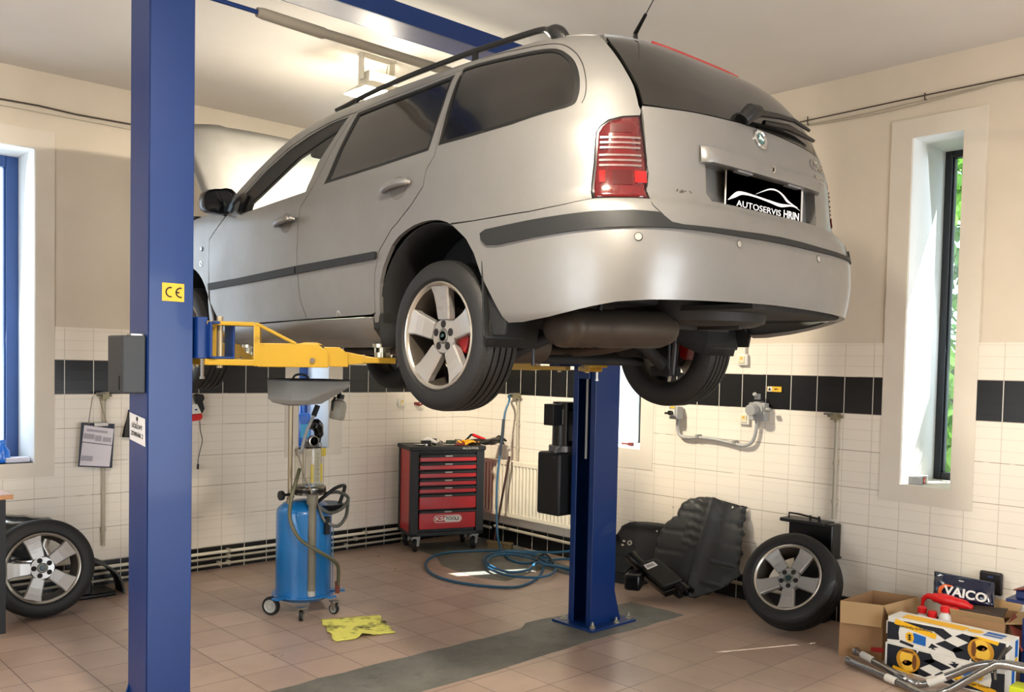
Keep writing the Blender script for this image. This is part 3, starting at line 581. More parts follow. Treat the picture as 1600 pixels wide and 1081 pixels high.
def panel(name, outer, mat, parent, hol=(), off=0.0, th=.02, g=.03, inset=0.0025, mirror=False, dome=0, label=None, sub=None):
    sg = -1 if mirror else 1
    O = [(q2(sg*s), t) for s, t in outer]
    if inset: O = offset(O, inset)
    O = dens(O, g); H = []
    for h in hol:
        h = [(q2(sg*s), t) for s, t in h]; H.append(dens(offset(h, -.0015), g))
    pts = list(O); E = [(i, (i+1) % len(O)) for i in range(len(O))]
    for h in H: n = len(pts); pts += h; E += [(n+i, n+(i+1) % len(h)) for i in range(len(h))]
    nb = len(pts); A = np.array(O); x = np.arange(A[:, 0].min()+g*.5, A[:, 0].max(), g); y = np.arange(A[:, 1].min()+g*.5, A[:, 1].max(), g)
    if len(x) and len(y):
        gx, gy = [q.ravel() for q in np.meshgrid(x, y)]; ok = inside(O, gx, gy)
        for h in H: ok &= ~inside(h, gx, gy)
        bp = np.array(pts); gx, gy = gx[ok], gy[ok]
        if len(gx):
            d = np.min((gx[:, None]-bp[:, 0])**2+(gy[:, None]-bp[:, 1])**2, 1); k = d > (g*.45)**2; pts += list(zip(gx[k].tolist(), gy[k].tolist()))
    V, _, Fc, ov, _, _ = delaunay_2d_cdt([Vector(p) for p in pts], E, [], 0, 1e-7)
    V = np.array([tuple(v) for v in V]); Fc = [tuple(f) for f in Fc]
    c = np.array([V[list(f)].mean(0) for f in Fc]); ok = inside(O, c[:, 0], c[:, 1])
    for h in H: ok &= ~inside(h, c[:, 0], c[:, 1])
    Fc = [f for f, o_ in zip(Fc, ok) if o_]
    s = np.array([s2(q) for q in V[:, 0]]); t = V[:, 1]; P = S(s, t); N_ = SN(s, t)
    o_ = off
    if dome:
        bd = np.array([p for p in O]+[p for h in H for p in h]); dd = np.sqrt(np.min((V[:, 0][:, None]-bd[:, 0])**2+(V[:, 1][:, None]-bd[:, 1])**2, 1)); o_ = off+dome*np.minimum(1, dd/.05)[:, None]**.5
    P = P+N_*o_
    # orient
    f = Fc[len(Fc)//2]; a, b_, d = P[f[0]], P[f[1]], P[f[2]]
    if np.dot(np.cross(b_-a, d-a), N_[f[0]]) < 0: Fc = [f[::-1] for f in Fc]
    cnt = {}
    for f in Fc:
        for i in range(len(f)): cnt[(f[i], f[(i+1) % len(f)])] = 1
    bnd = [e for e in cnt if (e[1], e[0]) not in cnt]; n = len(P); vs = sorted({v for e in bnd for v in e}); mp = {v: n+i for i, v in enumerate(vs)}
    R_ = [P[v]-N_[v]*(th if not isinstance(o_, float) else th) for v in vs]
    Q = np.vstack([P, np.array(R_)]) if vs else P
    rim = [(b_, a, mp[a], mp[b_]) for a, b_ in bnd]
    me = bpy.data.meshes.new(name); me.from_pydata(Q.tolist(), [], Fc+rim); me.materials.append(mat); me.update(); me.shade_smooth()
    nl = []
    for p in me.polygons:
        for li in p.loop_indices:
            if p.index < len(Fc): nl.append(tuple(N_[me.loops[li].vertex_index]) if not dome else (0, 0, 0))
            else: nl.append(tuple(p.normal))
    me.normals_split_custom_set(nl)
    o = bpy.data.objects.new(name, me); COL.objects.link(o); o.parent = parent
    if label: o['label'] = label
    return o
def both(name, outer, mat, parent, **k):
    a = panel(name, outer, mat, parent, **k); return a, panel(name, outer, mat, parent, mirror=True, **k)
# paint: metallic silver under clear coat, dusty
def paint():
    m = bpy.data.materials.new('silver_paint'); m.use_nodes = True; N = NT(m); b = N.n['Principled BSDF']
    b.inputs['Metallic'].default_value = .55; b.inputs['Coat Weight'].default_value = .3; b.inputs['Coat Roughness'].default_value = .2
    o = N.obj(); d = N.ramp(N.noise(2.2, o, 5, .65), .4, .75)
    c = N.mix(N.m('MULTIPLY', d, .35), lin((.515, .51, .50)), lin((.46, .445, .42)))
    N.l.new(c, b.inputs['Base Color']); N.set(b.inputs['Roughness'], N.m('ADD', .40, N.m('MULTIPLY', d, .12))); return m
SIL = paint(); SILB = paint(); BUMPM = M('bumper_black', (.085, .09, .09), .6, 0, 0, .12, 20)
SEAL = M('window_seal', (.045, .048, .045), .5); TINT = M('tinted_glass', (.05, .05, .046), .14, 0, .45, .25, 3, dirt=((.16, .155, .14), .35, 2.3, .45), coatr=.03)
CLG = glass('clear_glass', (.93, .96, .95), .02, .01); UND = M('underbody_black', (.075, .072, .068), .75, 0, 0, .3, 8, .4, 25, dirt=((.21, .18, .15), .5, 5, .55))
INT = M('interior_dark', (.06, .06, .065), .8)
car = thing('car', 'silver estate car raised on the two-post lift with its bonnet open', 'car')
fdo = px((351.8, 339.7), (327, 374.7), (326, 406), (327, 447), (328.5, 473), (341, 499), (363, 508), (480, 499), (468.3, 465), (464.5, 421), (463.7, 395.4), (465.8, 343.6), (469.6, 323), (481, 305), (488, 293), (501, 269), (527, 220), (557.5, 175), (545, 180), (516.5, 191.6), (483, 210), (450, 233.3), (416.6, 263.3), (383.3, 300), (365, 321.5))
fwn = px((376.6, 334), (477.4, 299), (496.5, 255), (544.8, 182.5), (516.5, 193.5), (483, 213), (450, 236.3), (416.6, 266.3), (383.3, 303), (368, 323))
fgl = px((387.4, 330.7), (477.4, 299), (496.5, 255), (533, 201), (500, 222), (466.5, 245), (433.2, 276.6), (392.4, 315.7))
rdo = px((480, 499), (468.3, 465), (464.5, 421), (463.7, 395.4), (465.8, 343.6), (469.6, 323), (481, 305), (488, 293), (501, 269), (527, 220), (557.5, 175), (600, 156), (660, 133), (724, 108.5), (700, 165), (686, 208), (679, 243), (666, 265.5), (661, 291), (643, 319), (619, 350), (612.4, 357), (592, 392.4), (585.4, 428), (586.4, 488.6), (580, 492))
rwn = px((505.6, 287.6), (530, 231), (559, 176.5), (610, 156), (660, 137), (711, 116.6), (690, 172), (669, 234.8), (590, 261))
hl, hr = both('front_door', fdo, SIL, car, hol=[fwn]); rl, rr = both('rear_door', rdo, SIL, car, hol=[rwn])
for h_, sgn in ((hl, 0), (hr, 1)):
    panel('window_seal', fwn, SEAL, h_, hol=[fgl], off=-.004, th=.02, inset=0, mirror=bool(sgn)); panel('door_window', fgl, CLG, h_, off=-.008, th=.003, inset=-.004, mirror=bool(sgn))
for h_, sgn in ((rl, 0), (rr, 1)):
    panel('window_seal', rwn, SEAL, h_, hol=[offset(rwn, .018)], off=-.003, th=.02, inset=0, mirror=bool(sgn)); panel('door_window', offset(rwn, .016), TINT, h_, off=-.009, th=.004, inset=0, mirror=bool(sgn))
lgt = px((926.5, 310), (929, 254.4), (930.5, 228), (932, 207), (938.3, 197), (951, 187.5), (973, 182), (1001.2, 180.8), (1007.5, 223), (1013.8, 270), (1016.7, 311.3))
qwn = crv(px((712.5, 125.6), (726.7, 105.3), (800, 86), (850, 76.5), (872, 77), (887, 85), (898, 97), (904, 115), (905.5, 133.8), (903, 150), (897, 162), (883, 168.3)), 3)+px((800, 194), (735, 213), (684, 227), (700, 165))
arc_ = px((703.5, 351), (708.6, 353.6), (728.9, 373.9), (740.7, 395.8), (752.5, 431), (769.3, 465), (786, 495.4), (796, 504.4))
gl_ = [(.464, .893), (.472, .974), (.487, 1.05), (.503, 1.135), (.52, 1.22), (.53, 1.30), (.532, 1.36)]   # left edge of the tailgate beside the glass
afr = px((595.6, 525), (594, 488.6), (594, 441.4), (599, 417.7), (606, 399), (612.4, 384), (622, 371), (634.4, 360.4), (647, 352.5), (661.4, 347), (673, 344.5), (685, 344.2), (697, 347.5), (703.5, 351))
dr = px((724, 108.5), (700, 165), (686, 208), (679, 243), (666, 265.5), (661, 291), (643, 319), (619, 350), (612.4, 357), (592, 392.4), (585.4, 428), (586.4, 488.6))
pill = [(2.081, 1.215), (2.151, 1.235), (2.316, 1.232), (2.507, 1.205), (2.692, 1.150), (2.869, 1.058), (3.046, .940), (3.155, .862), (3.29, .80)]
dtop = px((557.5, 175), (600, 156), (660, 133), (724, 108.5)); RT = 1.36
quarter = afr[::-1][:1]+px((740, 345), (785, 337), (830, 330), (880, 320), (926.5, 310.5))+lgt[1:8]+[(.458, .87)]+gl_+[(.8, RT), (1.25, RT), (1.8, RT), (2.2, RT), (2.35, 1.325)]+[(2.507, 1.265), (2.692, 1.205), (2.869, 1.108), (3.046, .985), (3.20, .885), (3.36, .80), (3.29, .79), (3.155, .835)]+[tuple(x) for x in px((383.3, 299), (416.6, 262.3), (450, 232.3), (483, 209), (516.5, 190.6), (545, 179))]+dtop+dr[1:]+[(1.70, .165), (1.70, .075)]+afr[1:]
ql, qr = both('side_panel', quarter, SIL, car, hol=[qwn], g=.028)
for h_, sgn in ((ql, 0), (qr, 1)):
    panel('window_seal', qwn, SEAL, h_, hol=[offset(qwn, .018)], off=-.003, th=.02, inset=0, mirror=bool(sgn)); panel('side_window', offset(qwn, .016), TINT, h_, off=-.007, th=.004, inset=0, mirror=bool(sgn))
    b = B(); Q = px((740, 98), (800, 79.5), (840, 71.5), (866, 68.5), (884, 71.5), (899, 82), (909, 97), (914, 114), (916, 134), (914, 150), (909, 161)); Q = crv(Q, 4); Q = [((-s if sgn else s), t) for s, t in Q]
    b.tube([S(s, t)+SN(s, t)*.0002 for s, t in Q], .0018, 5); b.build('panel_gap', BLKS, h_)
# sill
sill = [(1.71, .165), (2.286, .163), (3.113, .150), (3.33, .185), (3.43, .19), (3.43, .0), (1.74, .0), (1.71, .06)]
both('sill', sill, SIL, car, off=.004, th=.03)
# front wing with wheel opening and bonnet-side edge
fa = [(3.76+.37*math.cos(math.radians(a)), .148+.37*math.sin(math.radians(a))) for a in range(178, -8, -8)]
wing = [(3.435, .10), (3.435, .30)]+[(3.42, .387), (3.425, .541), (3.425, .659), (3.228, .772), (3.17, .83), (3.30, .84), (3.42, .825), (3.9, .79), (4.2, .76), (4.45, .70), (4.45, .10)]+fa[::-1]
wing = [p for p in wing]
wl_, wr_ = both('front_wing', wing, SIL, car)
for h_, sg in ((wl_, 1), (wr_, -1)):
    b = B(); s, t = inv(316, 389); p = S(sg*s, t); n = SN(sg*s, t); b.tube([p-n*.002, p+n*.008], [.016, .010], 14); o = b.build('side_indicator', M('smoke_lens', (.35, .42, .50), .1, 0, 1), h_)
b = B(); s, t = inv(314, 412); p = S(s, t); n = SN(s, t); b.tube([p, p+n*.003], [.017, .016], 20); o = b.build('wing_badge', CHROME, wl_); b = B(); b.tube([p+n*.003, p+n*.004], [.011, .011], 16); b.build('badge_centre', M('badge_green', (.16, .30, .28), .3), wl_)
# nose (behind the lift post in the photo)
rows = []
for t in np.linspace(.05, .72, 10):
    row = []
    for a in np.linspace(-1, 1, 33):
        e = S(4.45, t); w = XC-e[0]; x = XC+w*math.copysign(1-(1-abs(a))**1.6, a); yy = e[1]+.26*(1-abs((x-XC)/w)**3.2)**(1/2.2)*(1-.25*max(0, (t-.45)/.3)**2)
        row.append((x, yy, e[2]))
    rows.append(row)
b = B(); b.grid(rows); nose = b.build('front_bumper', SIL, car, smooth=60, thick=.01)
for sg in (-1, 1):
    b = B(); b.lathe([(0, .0), (.09, .0), (.11, -.03), (.10, -.06)], (XC+sg*.56, YA+3.34, G+.68), Matrix.Rotation(math.radians(-90), 3, 'X'), 20); b.build('headlamp', M('lens_clear', (.75, .78, .80), .1, .2, 1), car)
b = B(); b.box((XC, YA+3.46, G+.66), (.62, .02, .13)); b.build('grille', BLK, car)
# roof
roof = [(.532, RT), (.45, 1.395), (.3, 1.41), (.15, 1.415), (0, 1.418)]+[(-.15, 1.415), (-.3, 1.41), (-.45, 1.395), (-.532, RT)]
# roof: grid between the two side seams
rows = []
for t in np.concatenate([np.linspace(RT, 1.44, 6), np.linspace(1.47, 1.94, 10)]):
    k = (t-RT)/(1.95-RT); row = [S(s, t)-np.array([0, 0, .001]) for s in np.concatenate([np.linspace(.40+.132*(1-k)**1.0, 1, 14), np.linspace(1.05, 2.30+.16*min(1, k*2.2), 30)])]
    rows.append(row)
full = [[np.array([2*XC-p[0], p[1], p[2]]) for p in r] for r in rows]+rows[::-1]
b = B(); b.grid(full); rf = b.build('roof', SIL, car, smooth=80, thick=.012)
rowsi = [[p-np.array([0, 0, .035]) for p in r] for r in full]
b = B(); b.grid(rowsi); b.build('headliner', INT, car, smooth=80)
# roof rails
RAILM = M('rail_black', (.10, .10, .095), .42)
for sg in (1, -1):
    Q = [(2.42, 1.345, -.002), (2.36, 1.372, .008), (2.26, 1.39, .022), (2.1, 1.405, .035), (1.8, 1.41, .044), (1.4, 1.41, .047), (1.1, 1.405, .046), (.93, 1.395, .044), (.84, 1.385, .032), (.765, 1.378, .012), (.70, 1.37, -.018)]
    P = [S(sg*s, t)+np.array([0, 0, h+.008]) for s, t, h in Q]
    b = B(); PP = cr_path([Vector(p) for p in P], 5); n = len(PP); b.tube(PP, [.013+.020*math.sin(math.pi*min(1, max(0, (i/n-.76)/.25)))**1.5 for i in range(n)], 12)
    rail = b.build('roof_rail', RAILM, car)
    for s, l, t in ((1.37, .05, 1.405), (2.30, .08, 1.385)):
        b = B(); a, c = S(sg*(s-l/2), t), S(sg*(s+l/2), t); m_ = (a+c)/2; hh = .052 if s < 2 else .03
        if s < 1: c = S(sg*(s+.05), t)
        b.tube([m_-np.array([0, 0, .004]), m_+np.array([0, 0, hh])], [l/2, l/2.4], 4)
        b.v[-8:] = [(m_[0]+(v[0]-m_[0])*.35, v[1], v[2]) for v in b.v[-8:]]; b.build('rail_foot', RAILM, rail)
# tailgate
glo = [(s, t) for s, t in ((.455, .897), (.384, .893), (.29, .900), (.196, .907), (.1, .914), (0, .916))]
gin = [(.463, .974), (.478, 1.05), (.493, 1.135), (.507, 1.22), (.512, 1.29), (.508, 1.325)]; gtop = [(.42, 1.345), (.3, 1.36), (.15, 1.367), (0, 1.369)]
sym = lambda L: L+[(-s, t) for s, t in L[::-1] if abs(s) > 1e-6]
gate_low = px((1005, 190.6), (1010, 250), (1015, 310.5), (1020, 321), (1033.5, 332.8), (1041, 341), (1049.7, 349), (1057, 351.5), (1066, 352.5), (1110, 357), (1152.5, 362))+[(.1, .474), (0, .476)]
gate = [(.459, .88)]+gate_low
glass_poly = sym(glo[::-1][:-1]+[(.458, .905)]+gin+gtop) if 0 else None
half = [(.458, .893)]+gin+gtop; hw = glo[1:]           # top half and lower edge
rear_glass = [(.455, .897)]+gin+gtop+[(-s, t) for s, t in gtop[::-1][1:]]+[(-s, t) for s, t in gin[::-1]]+[(-.455, .897)]+[(-s, t) for s, t in glo[1:-1]]+[(s, t) for s, t in glo[::-1][:-1]]
pr = px((1102, 256), (1254, 290), (1250, 344), (1122, 325), (1107, 318)); rc = [(.275, .712), (-.275, .712), (-.272, .60), (-.262, .575), (.262, .575), (.278, .60)]
go = [(.458, .893)]+gate+[(-s, t) for s, t in gate[::-1]]+[(-.458, .893)]+[(-s, t) for s, t in glo[1:-1]]+[(s, t) for s, t in glo[::-1][:-1]]
tg = panel('tailgate', go, SIL, car, hol=[rc], g=.026)
tt = [(.515, 1.33), (.42, 1.35), (.3, 1.365), (.15, 1.372), (0, 1.374), (-.15, 1.372), (-.3, 1.365), (-.42, 1.35), (-.515, 1.33), (-.53, 1.352), (-.45, 1.39), (-.3, 1.405), (0, 1.413), (.3, 1.405), (.45, 1.39), (.53, 1.352)]
panel('tailgate_spoiler', tt, SIL, car, off=.006, th=.03, g=.03)
panel('rear_window', rear_glass, TINT, car, off=-.001, th=.012, g=.026, inset=.003)
panel('high_brake_light', [(.31, 1.372), (.1, 1.383), (-.1, 1.383), (-.31, 1.372), (-.30, 1.392), (0, 1.402), (.30, 1.392)], M('brake_red', (.62, .10, .12), .2, 0, 1), car, off=.014, th=.02, inset=0)
# number plate recess, plate, grip
rp = lambda s, t, o=0: S(s, t)+SN(s, t)*o
b = B(); P0 = [rp(s, t) for s, t in rc]; P1 = [p+np.array([0, .045, 0]) for p in P0]; n = len(P0)
b.add(P0+P1, [(i, (i+1) % n, (i+1) % n+n, i+n) for i in range(n)]+[tuple(range(n, 2*n))]); b.build('plate_recess', SILB, tg, smooth=0)
a0, a1 = rp(.26, .755, .0), rp(-.26, .755, .0)
b = B(); Pg = []
for zt, oo in ((.772, .004), (.765, .022), (.735, .030), (.712, .026), (.708, -.01)):
    Pg.append([rp(s, zt, oo*(1 if abs(s) < .28 else .3)) for s in np.linspace(.295, -.295, 22)])
b.grid(Pg); b.build('tailgate_grip', SIL, tg, smooth=50, thick=.004)
b = B()
for s_ in (.13, -.13): p = rp(s_, .706, .008); b.box(p+np.array([0, .005, 0]), (.10, .035, .008))
b.build('plate_light', M('plate_lamp', (.45, .45, .46), .3), tg)
b = B(); p = rp(0, .742, .031); b.cyl(p, p+np.array([0, -.004, 0]), .013, 16); lk = b.build('tailgate_lock', CHROME, tg); b = B(); b.box(p+np.array([-.003, -.005, .0]), (.006, .003, .016)); b.build('keyhole', BLKS, tg)
PYb = rp(0, .64)[1]+.012; pc = Vector((XC+.005, PYb, rp(0, .642)[2])); PWd, PHt = .53, .175
b = B(); b.box(pc+Vector((.012, .006, -.004)), (PWd+.025, .008, PHt+.02)); b.build('plate_frame', M('frame_white', (.80, .79, .76), .5), tg, smooth=0, bevel=.002)
b = B(); b.box(pc, (PWd, .005, PHt)); npl = b.build('number_plate', M('plate_black', (.0, .0, .0), 1), tg, smooth=0)
MATS['plate_black'].node_tree.nodes['Principled BSDF'].inputs['Specular IOR Level'].default_value = 0
WLET = M('plate_white', (1, 1, 1), .5, emit=None)
def pl(x, z): return (pc.x+x*PWd/2, z*PHt/2)
def swoosh(b, up, lo, y):
    U = cr_path([Vector((p[0], p[1], 0)) for p in up], 6); Lw = cr_path([Vector((p[0], p[1], 0)) for p in lo], 6)
    b.grid([[(pc.x+p.x*PWd/2, y, pc.z+p.y*PHt/2) for p in r] for r in (U, Lw)])
b = B(); y = pc.y-.0032
swoosh(b, [(-.99, -.52), (-.80, -.12), (-.62, -.02), (-.3, -.04), (.1, -.09), (.4, -.12), (.7, -.06), (.85, -.10), (.97, -.22)], [(-.99, -.53), (-.80, -.34), (-.62, -.15), (-.3, -.12), (.1, -.20), (.4, -.27), (.7, -.13), (.85, -.14), (.97, -.23)], y)
swoosh(b, [(-.28, .03), (-.05, .30), (.12, .45), (.30, .46), (.48, .32), (.62, .12), (.75, .0), (.9, -.10)], [(-.28, .02), (-.05, .25), (.12, .38), (.30, .39), (.44, .26), (.55, .06), (.62, .0), (.9, -.12)], y)
b.text('AUTOSERVIS', .033, (pc.x-.045, y, pc.z-.050), (1, 0, 0), (0, 0, 1), .0003, 0, fit=.315)
b.text('HRIN', .042, (pc.x+.192, y, pc.z-.048), (1, 0, 0), (0, 0, 1), .0003, .0007, fit=.118)
o = b.build('lettering', WLET, tg, smooth=0, recalc=False)
# badge, chrome letters, ghost mark of an old badge, wiper
def badge(c, n, r, parent):
    b = B(); n = Vector(n).normalized(); b.lathe([(r, 0), (r, .004), (r*.93, .006), (r*.88, .004)], c, n.to_track_quat('Z', 'Y').to_matrix(), 36); rg = b.build('badge', CHROME, parent)
    b = B(); b.lathe([(0, .003), (r*.9, .003)], c, n.to_track_quat('Z', 'Y').to_matrix(), 36); b.build('badge_ring', M('badge_grey', (.42, .45, .44), .3), parent)
    b = B(); b.lathe([(0, .0045), (r*.60, .0045)], c, n.to_track_quat('Z', 'Y').to_matrix(), 32); b.build('badge_disc', M('badge_teal', (.34, .50, .50), .25, .3), parent)
    R_ = n.to_track_quat('Z', 'Y').to_matrix(); U, Vv = R_ @ Vector((1, 0, 0)), R_ @ Vector((0, 1, 0)); up = Vector((0, 0, 1)); U = up.cross(n).normalized(); Vv = n.cross(U)
    b = B(); O_ = Vector(c)+n*.0052; sc = r*.55
    b.prism([(-.9*sc, -.25*sc), (.1*sc, -.05*sc), (-.1*sc, -.35*sc), (.5*sc, -.2*sc), (.3*sc, -.5*sc), (.95*sc, .0), (.35*sc, .2*sc), (.1*sc, .55*sc), (-.2*sc, .85*sc), (-.35*sc, .35*sc), (-.6*sc, .15*sc)], 0, .001, O_, U, Vv)
    for k, ch in enumerate('ŠKODA'):
        a = math.radians(140-k*25); b.text(ch, r*.30, O_+U*(r*.74*math.cos(a))+Vv*(r*.74*math.sin(a)), U*math.sin(a)-Vv*math.cos(a), U*math.cos(a)+Vv*math.sin(a), .0004)
    b.build('badge_emblem', M('emblem_pale', (.80, .86, .85), .3), parent, smooth=0, recalc=False)
badge(rp(.012, .867, .001), SN(.012, .867), .041, tg)
s_, t_ = inv(1275, 263); p = rp(-.318, .835, .002); n = Vector(SN(-.318, .835)); U = Vector((0, 0, 1)).cross(n).normalized(); Vv = n.cross(U)
b = B(); b.text('COMBI', .058, p+np.array(U)*.0, U, Vv, .002, .0008, sx=.80); p2 = Vector(p)-Vv*.052; b.text('4x4 TDI', .026, p2, U, Vv, .0015, .0004, sx=1.05); b.prism([(-.07, -.020), (.07, -.020), (.07, -.016), (-.07, -.016)], 0, .002, p2, U, Vv); b.build('chrome_lettering', CHROME, tg, smooth=0)
p = rp(.35, .58, .0006); n = Vector(SN(.35, .58)); U = Vector((0, 0, 1)).cross(n).normalized(); Vv = n.cross(U); gm = M('peeled_mark', (.24, .22, .20), .7)
b = B()
for (a0, a1, r0, r1) in ((20, 160, .030, .036), (200, 330, .031, .034)): 
    V = []
    for i in range(12):
        a = math.radians(a0+(a1-a0)*i/11)
        for r in (r0, r1): V.append(Vector(p)+(U*math.cos(a)*1.1+Vv*math.sin(a)*.8)*r)
    b.add(V, [(2*i, 2*i+1, 2*i+3, 2*i+2) for i in range(11)])
for dx, dz, r in ((-.008, .012, .007), (.006, .016, .005), (-.018, .008, .004)): b.prism([(dx+r*math.cos(k)*1.2, dz+r*math.sin(k)) for k in range(0, 6)], 0, .0004, p, U, Vv)
b.build('peeled_badge_mark', gm, tg, smooth=0)
# wiper
b = B(); p0, p1 = rp(.06, .945, .006), rp(-.315, .965, .03); d = np.array(p1)-np.array(p0)
b.tube([rp(.085, .93, 0), rp(.06, .955, .03), rp(.02, .965, .035)], [.03, .034, .024], 12); b.tube([rp(.04, .955, .034), rp(-.1, .975, .038), rp(-.20, .985, .038), rp(-.30, .975, .034)], [.016, .012, .009, .007], 8); wp = b.build('rear_wiper', BLK, car)
b = B(); b.tube([rp(-.02, .94, .016), rp(-.16, .952, .022), rp(-.33, .945, .022)], [.010, .014, .008], 6); b.build('wiper_blade', BLKS, wp)
# tail lights
LENS = M('lens_red', (.31, .03, .045), .14, 0, 1, .2, 30)
for sg in (0, 1):
    k = dict(mirror=bool(sg)); tl = panel('tail_light', lgt, M('lens_edge', (.06, .01, .015), .3), car, off=.0, th=.02, inset=.001, **k)
    panel('lens', offset(lgt, .006), LENS, tl, off=.001, th=.01, inset=0, dome=.006, **k)
    def strip(z0, z1, e0=.02, e1=.02, nm='reflector_strip', mat=None, o=.0085, s0=.562, s1=.45):
        P = [(s0-e0, z0), (s1+e1, z0), (s1+e1, z1), (s0-e0, z1)]; return panel(nm, P, mat, tl, off=o, th=.003, inset=0, g=.02, **k)
    cl = M('lens_clear_strip', (.50, .42, .41), .3, .5, 1, .3, 60)
    for zc in (.765, .747, .729): strip(zc-.004, zc+.003, .008, .010, mat=cl)
    for zc in (.703, .685, .667): strip(zc-.004, zc+.003, .006, .008, mat=cl)
    strip(.783, .815, .030, .030, 'lamp_chamber', M('lens_dark', (.25, .03, .04), .2, 0, 1), .0078); strip(.597, .650, .036, .030, 'lamp_chamber', M('lens_dark'), .0078); strip(.605, .648, .0, .092, 'bright_lens', M('lens_bright', (.50, .04, .045), .15, 0, 1), .0082, .556); strip(.605, .648, .098, .0, 'bright_lens', M('lens_bright'), .0082, .573, .447)
# rear bumper and rubber strip
bt = [(1.136, .519)]+px((740, 345), (830, 330), (880, 320), (926.5, 310.5))+[(.5, .546)]+px((1017, 311.3))+gate_low[3:]
bb_ = [(.85, .117), (.79, .118), (.70, .135), (.64, .152), (.58, .172), (.529, .187), (.46, .196), (.395, .20), (.3, .205), (.188, .210), (.08, .213), (0, .214)]
bh = arc_[:-1][::-1]
bl = bt+[(-s, t) for s, t in bt[::-1][1:]]+[(-s, t) for s, t in arc_[1:-1]]+[(-s, t) for s, t in bb_]+[(s, t) for s, t in bb_[::-1][1:]]+[p for p in bh[:-1]]
bp_ = panel('rear_bumper', bl, SIL, car, off=.004, th=.035, g=.028)
sr = [(.954, .466), (.93, .478), (.755, .489), (.584, .496), (.5, .497), (.444, .494), (.436, .485), (.418, .463), (.39, .458), (.30, .463), (.203, .468), (.1, .474), (0, .476)]
sb_ = [(0, .452), (.1, .451), (.205, .448), (.30, .446), (.401, .443), (.5, .440), (.586, .436), (.755, .425), (.876, .414), (.927, .417), (.95, .44)]
sp_ = sr[:-1]+[(0, .476)]+[(-s, t) for s, t in sr[:-1][::-1]]+[(-s, t) for s, t in sb_[::-1]]+sb_[1:]
panel('rubber_strip', sp_, BUMPM, bp_, off=.012, th=.02, g=.02, inset=0)
b = B()
for s, t in (inv(997, 370), inv(1153.5, 381.5), (-.492, .41), (-.205, .421)):
    p, n = rp(s, t, .0045), SN(s, t); b.tube([p, p+n*.0012], [.0135, .0125], 20)
b.build('parking_sensor', M('sensor_silver', (.66, .64, .62), .35, .4), bp_)
b = B()
for s, t in (inv(997, 370), inv(1153.5, 381.5), (-.492, .41), (-.205, .421)):
    p, n = Vector(rp(s, t, .0058)), Vector(SN(s, t)); b.lathe([(.0125, 0), (.0145, 0)], p, n.to_track_quat('Z', 'Y').to_matrix(), 24, cap=False)
b.build('sensor_gap', BLKS, bp_, smooth=0)
# side mouldings, door handles
for sg, fd, rd in ((0, hl, rl), (1, hr, rr)):
    panel('side_moulding', [(3.41, .402), (3.0, .410), (2.60, .425), (2.369, .4335), (2.369, .3955), (2.60, .387), (3.0, .374), (3.41, .364)], BUMPM, fd, off=.012, th=.014, inset=0, mirror=bool(sg), g=.02)
    panel('side_moulding', [(2.353, .434), (2.1, .440), (1.66, .452), (1.652, .448), (1.652, .424), (1.66, .418), (2.1, .404), (2.353, .395)], BUMPM, rd, off=.012, th=.014, inset=0, mirror=bool(sg), g=.02)
    for (s, t, dr_, kn) in ((2.48, .664, fd, 1), (1.51, .718, rd, 0)):
        q = lambda a, c, o: Vector(rp(-(s+a) if sg else s+a, t+c, o)); b = B()
        P = [q(.058*math.cos(math.radians(a)), .050*math.sin(math.radians(a))-.004, .0012) for a in range(0, 360, 20)]; c0 = q(0, -.004, .0018)
        b.add([p+(p-c0).normalized()*.001 for p in P]+[c0], [(i, (i+1) % 18, 18) for i in range(18)]); b.build('handle_cup', M('cup_shade_silver', (.44, .425, .40), .5, .4), dr_)  # flat raised disc, darker silver paints the shade of the cup hollow
        b = B(); b.tube([q(-.095, .006, .006), q(-.085, .008, .020), q(-.05, .008, .028), q(0, .005, .031), q(.05, 0, .028), q(.085, -.006, .018), q(.098, -.010, .006)], [.010, .016, .017, .0165, .0155, .013, .008], 12, smooth=3); hd = b.build('door_handle', SIL, dr_)
        if kn: b = B(); b.tube([q(-.075, .008, .036), q(-.075, .008, .040)], [.011, .010], 14); b.build('key_barrel', CHROME, dr_)
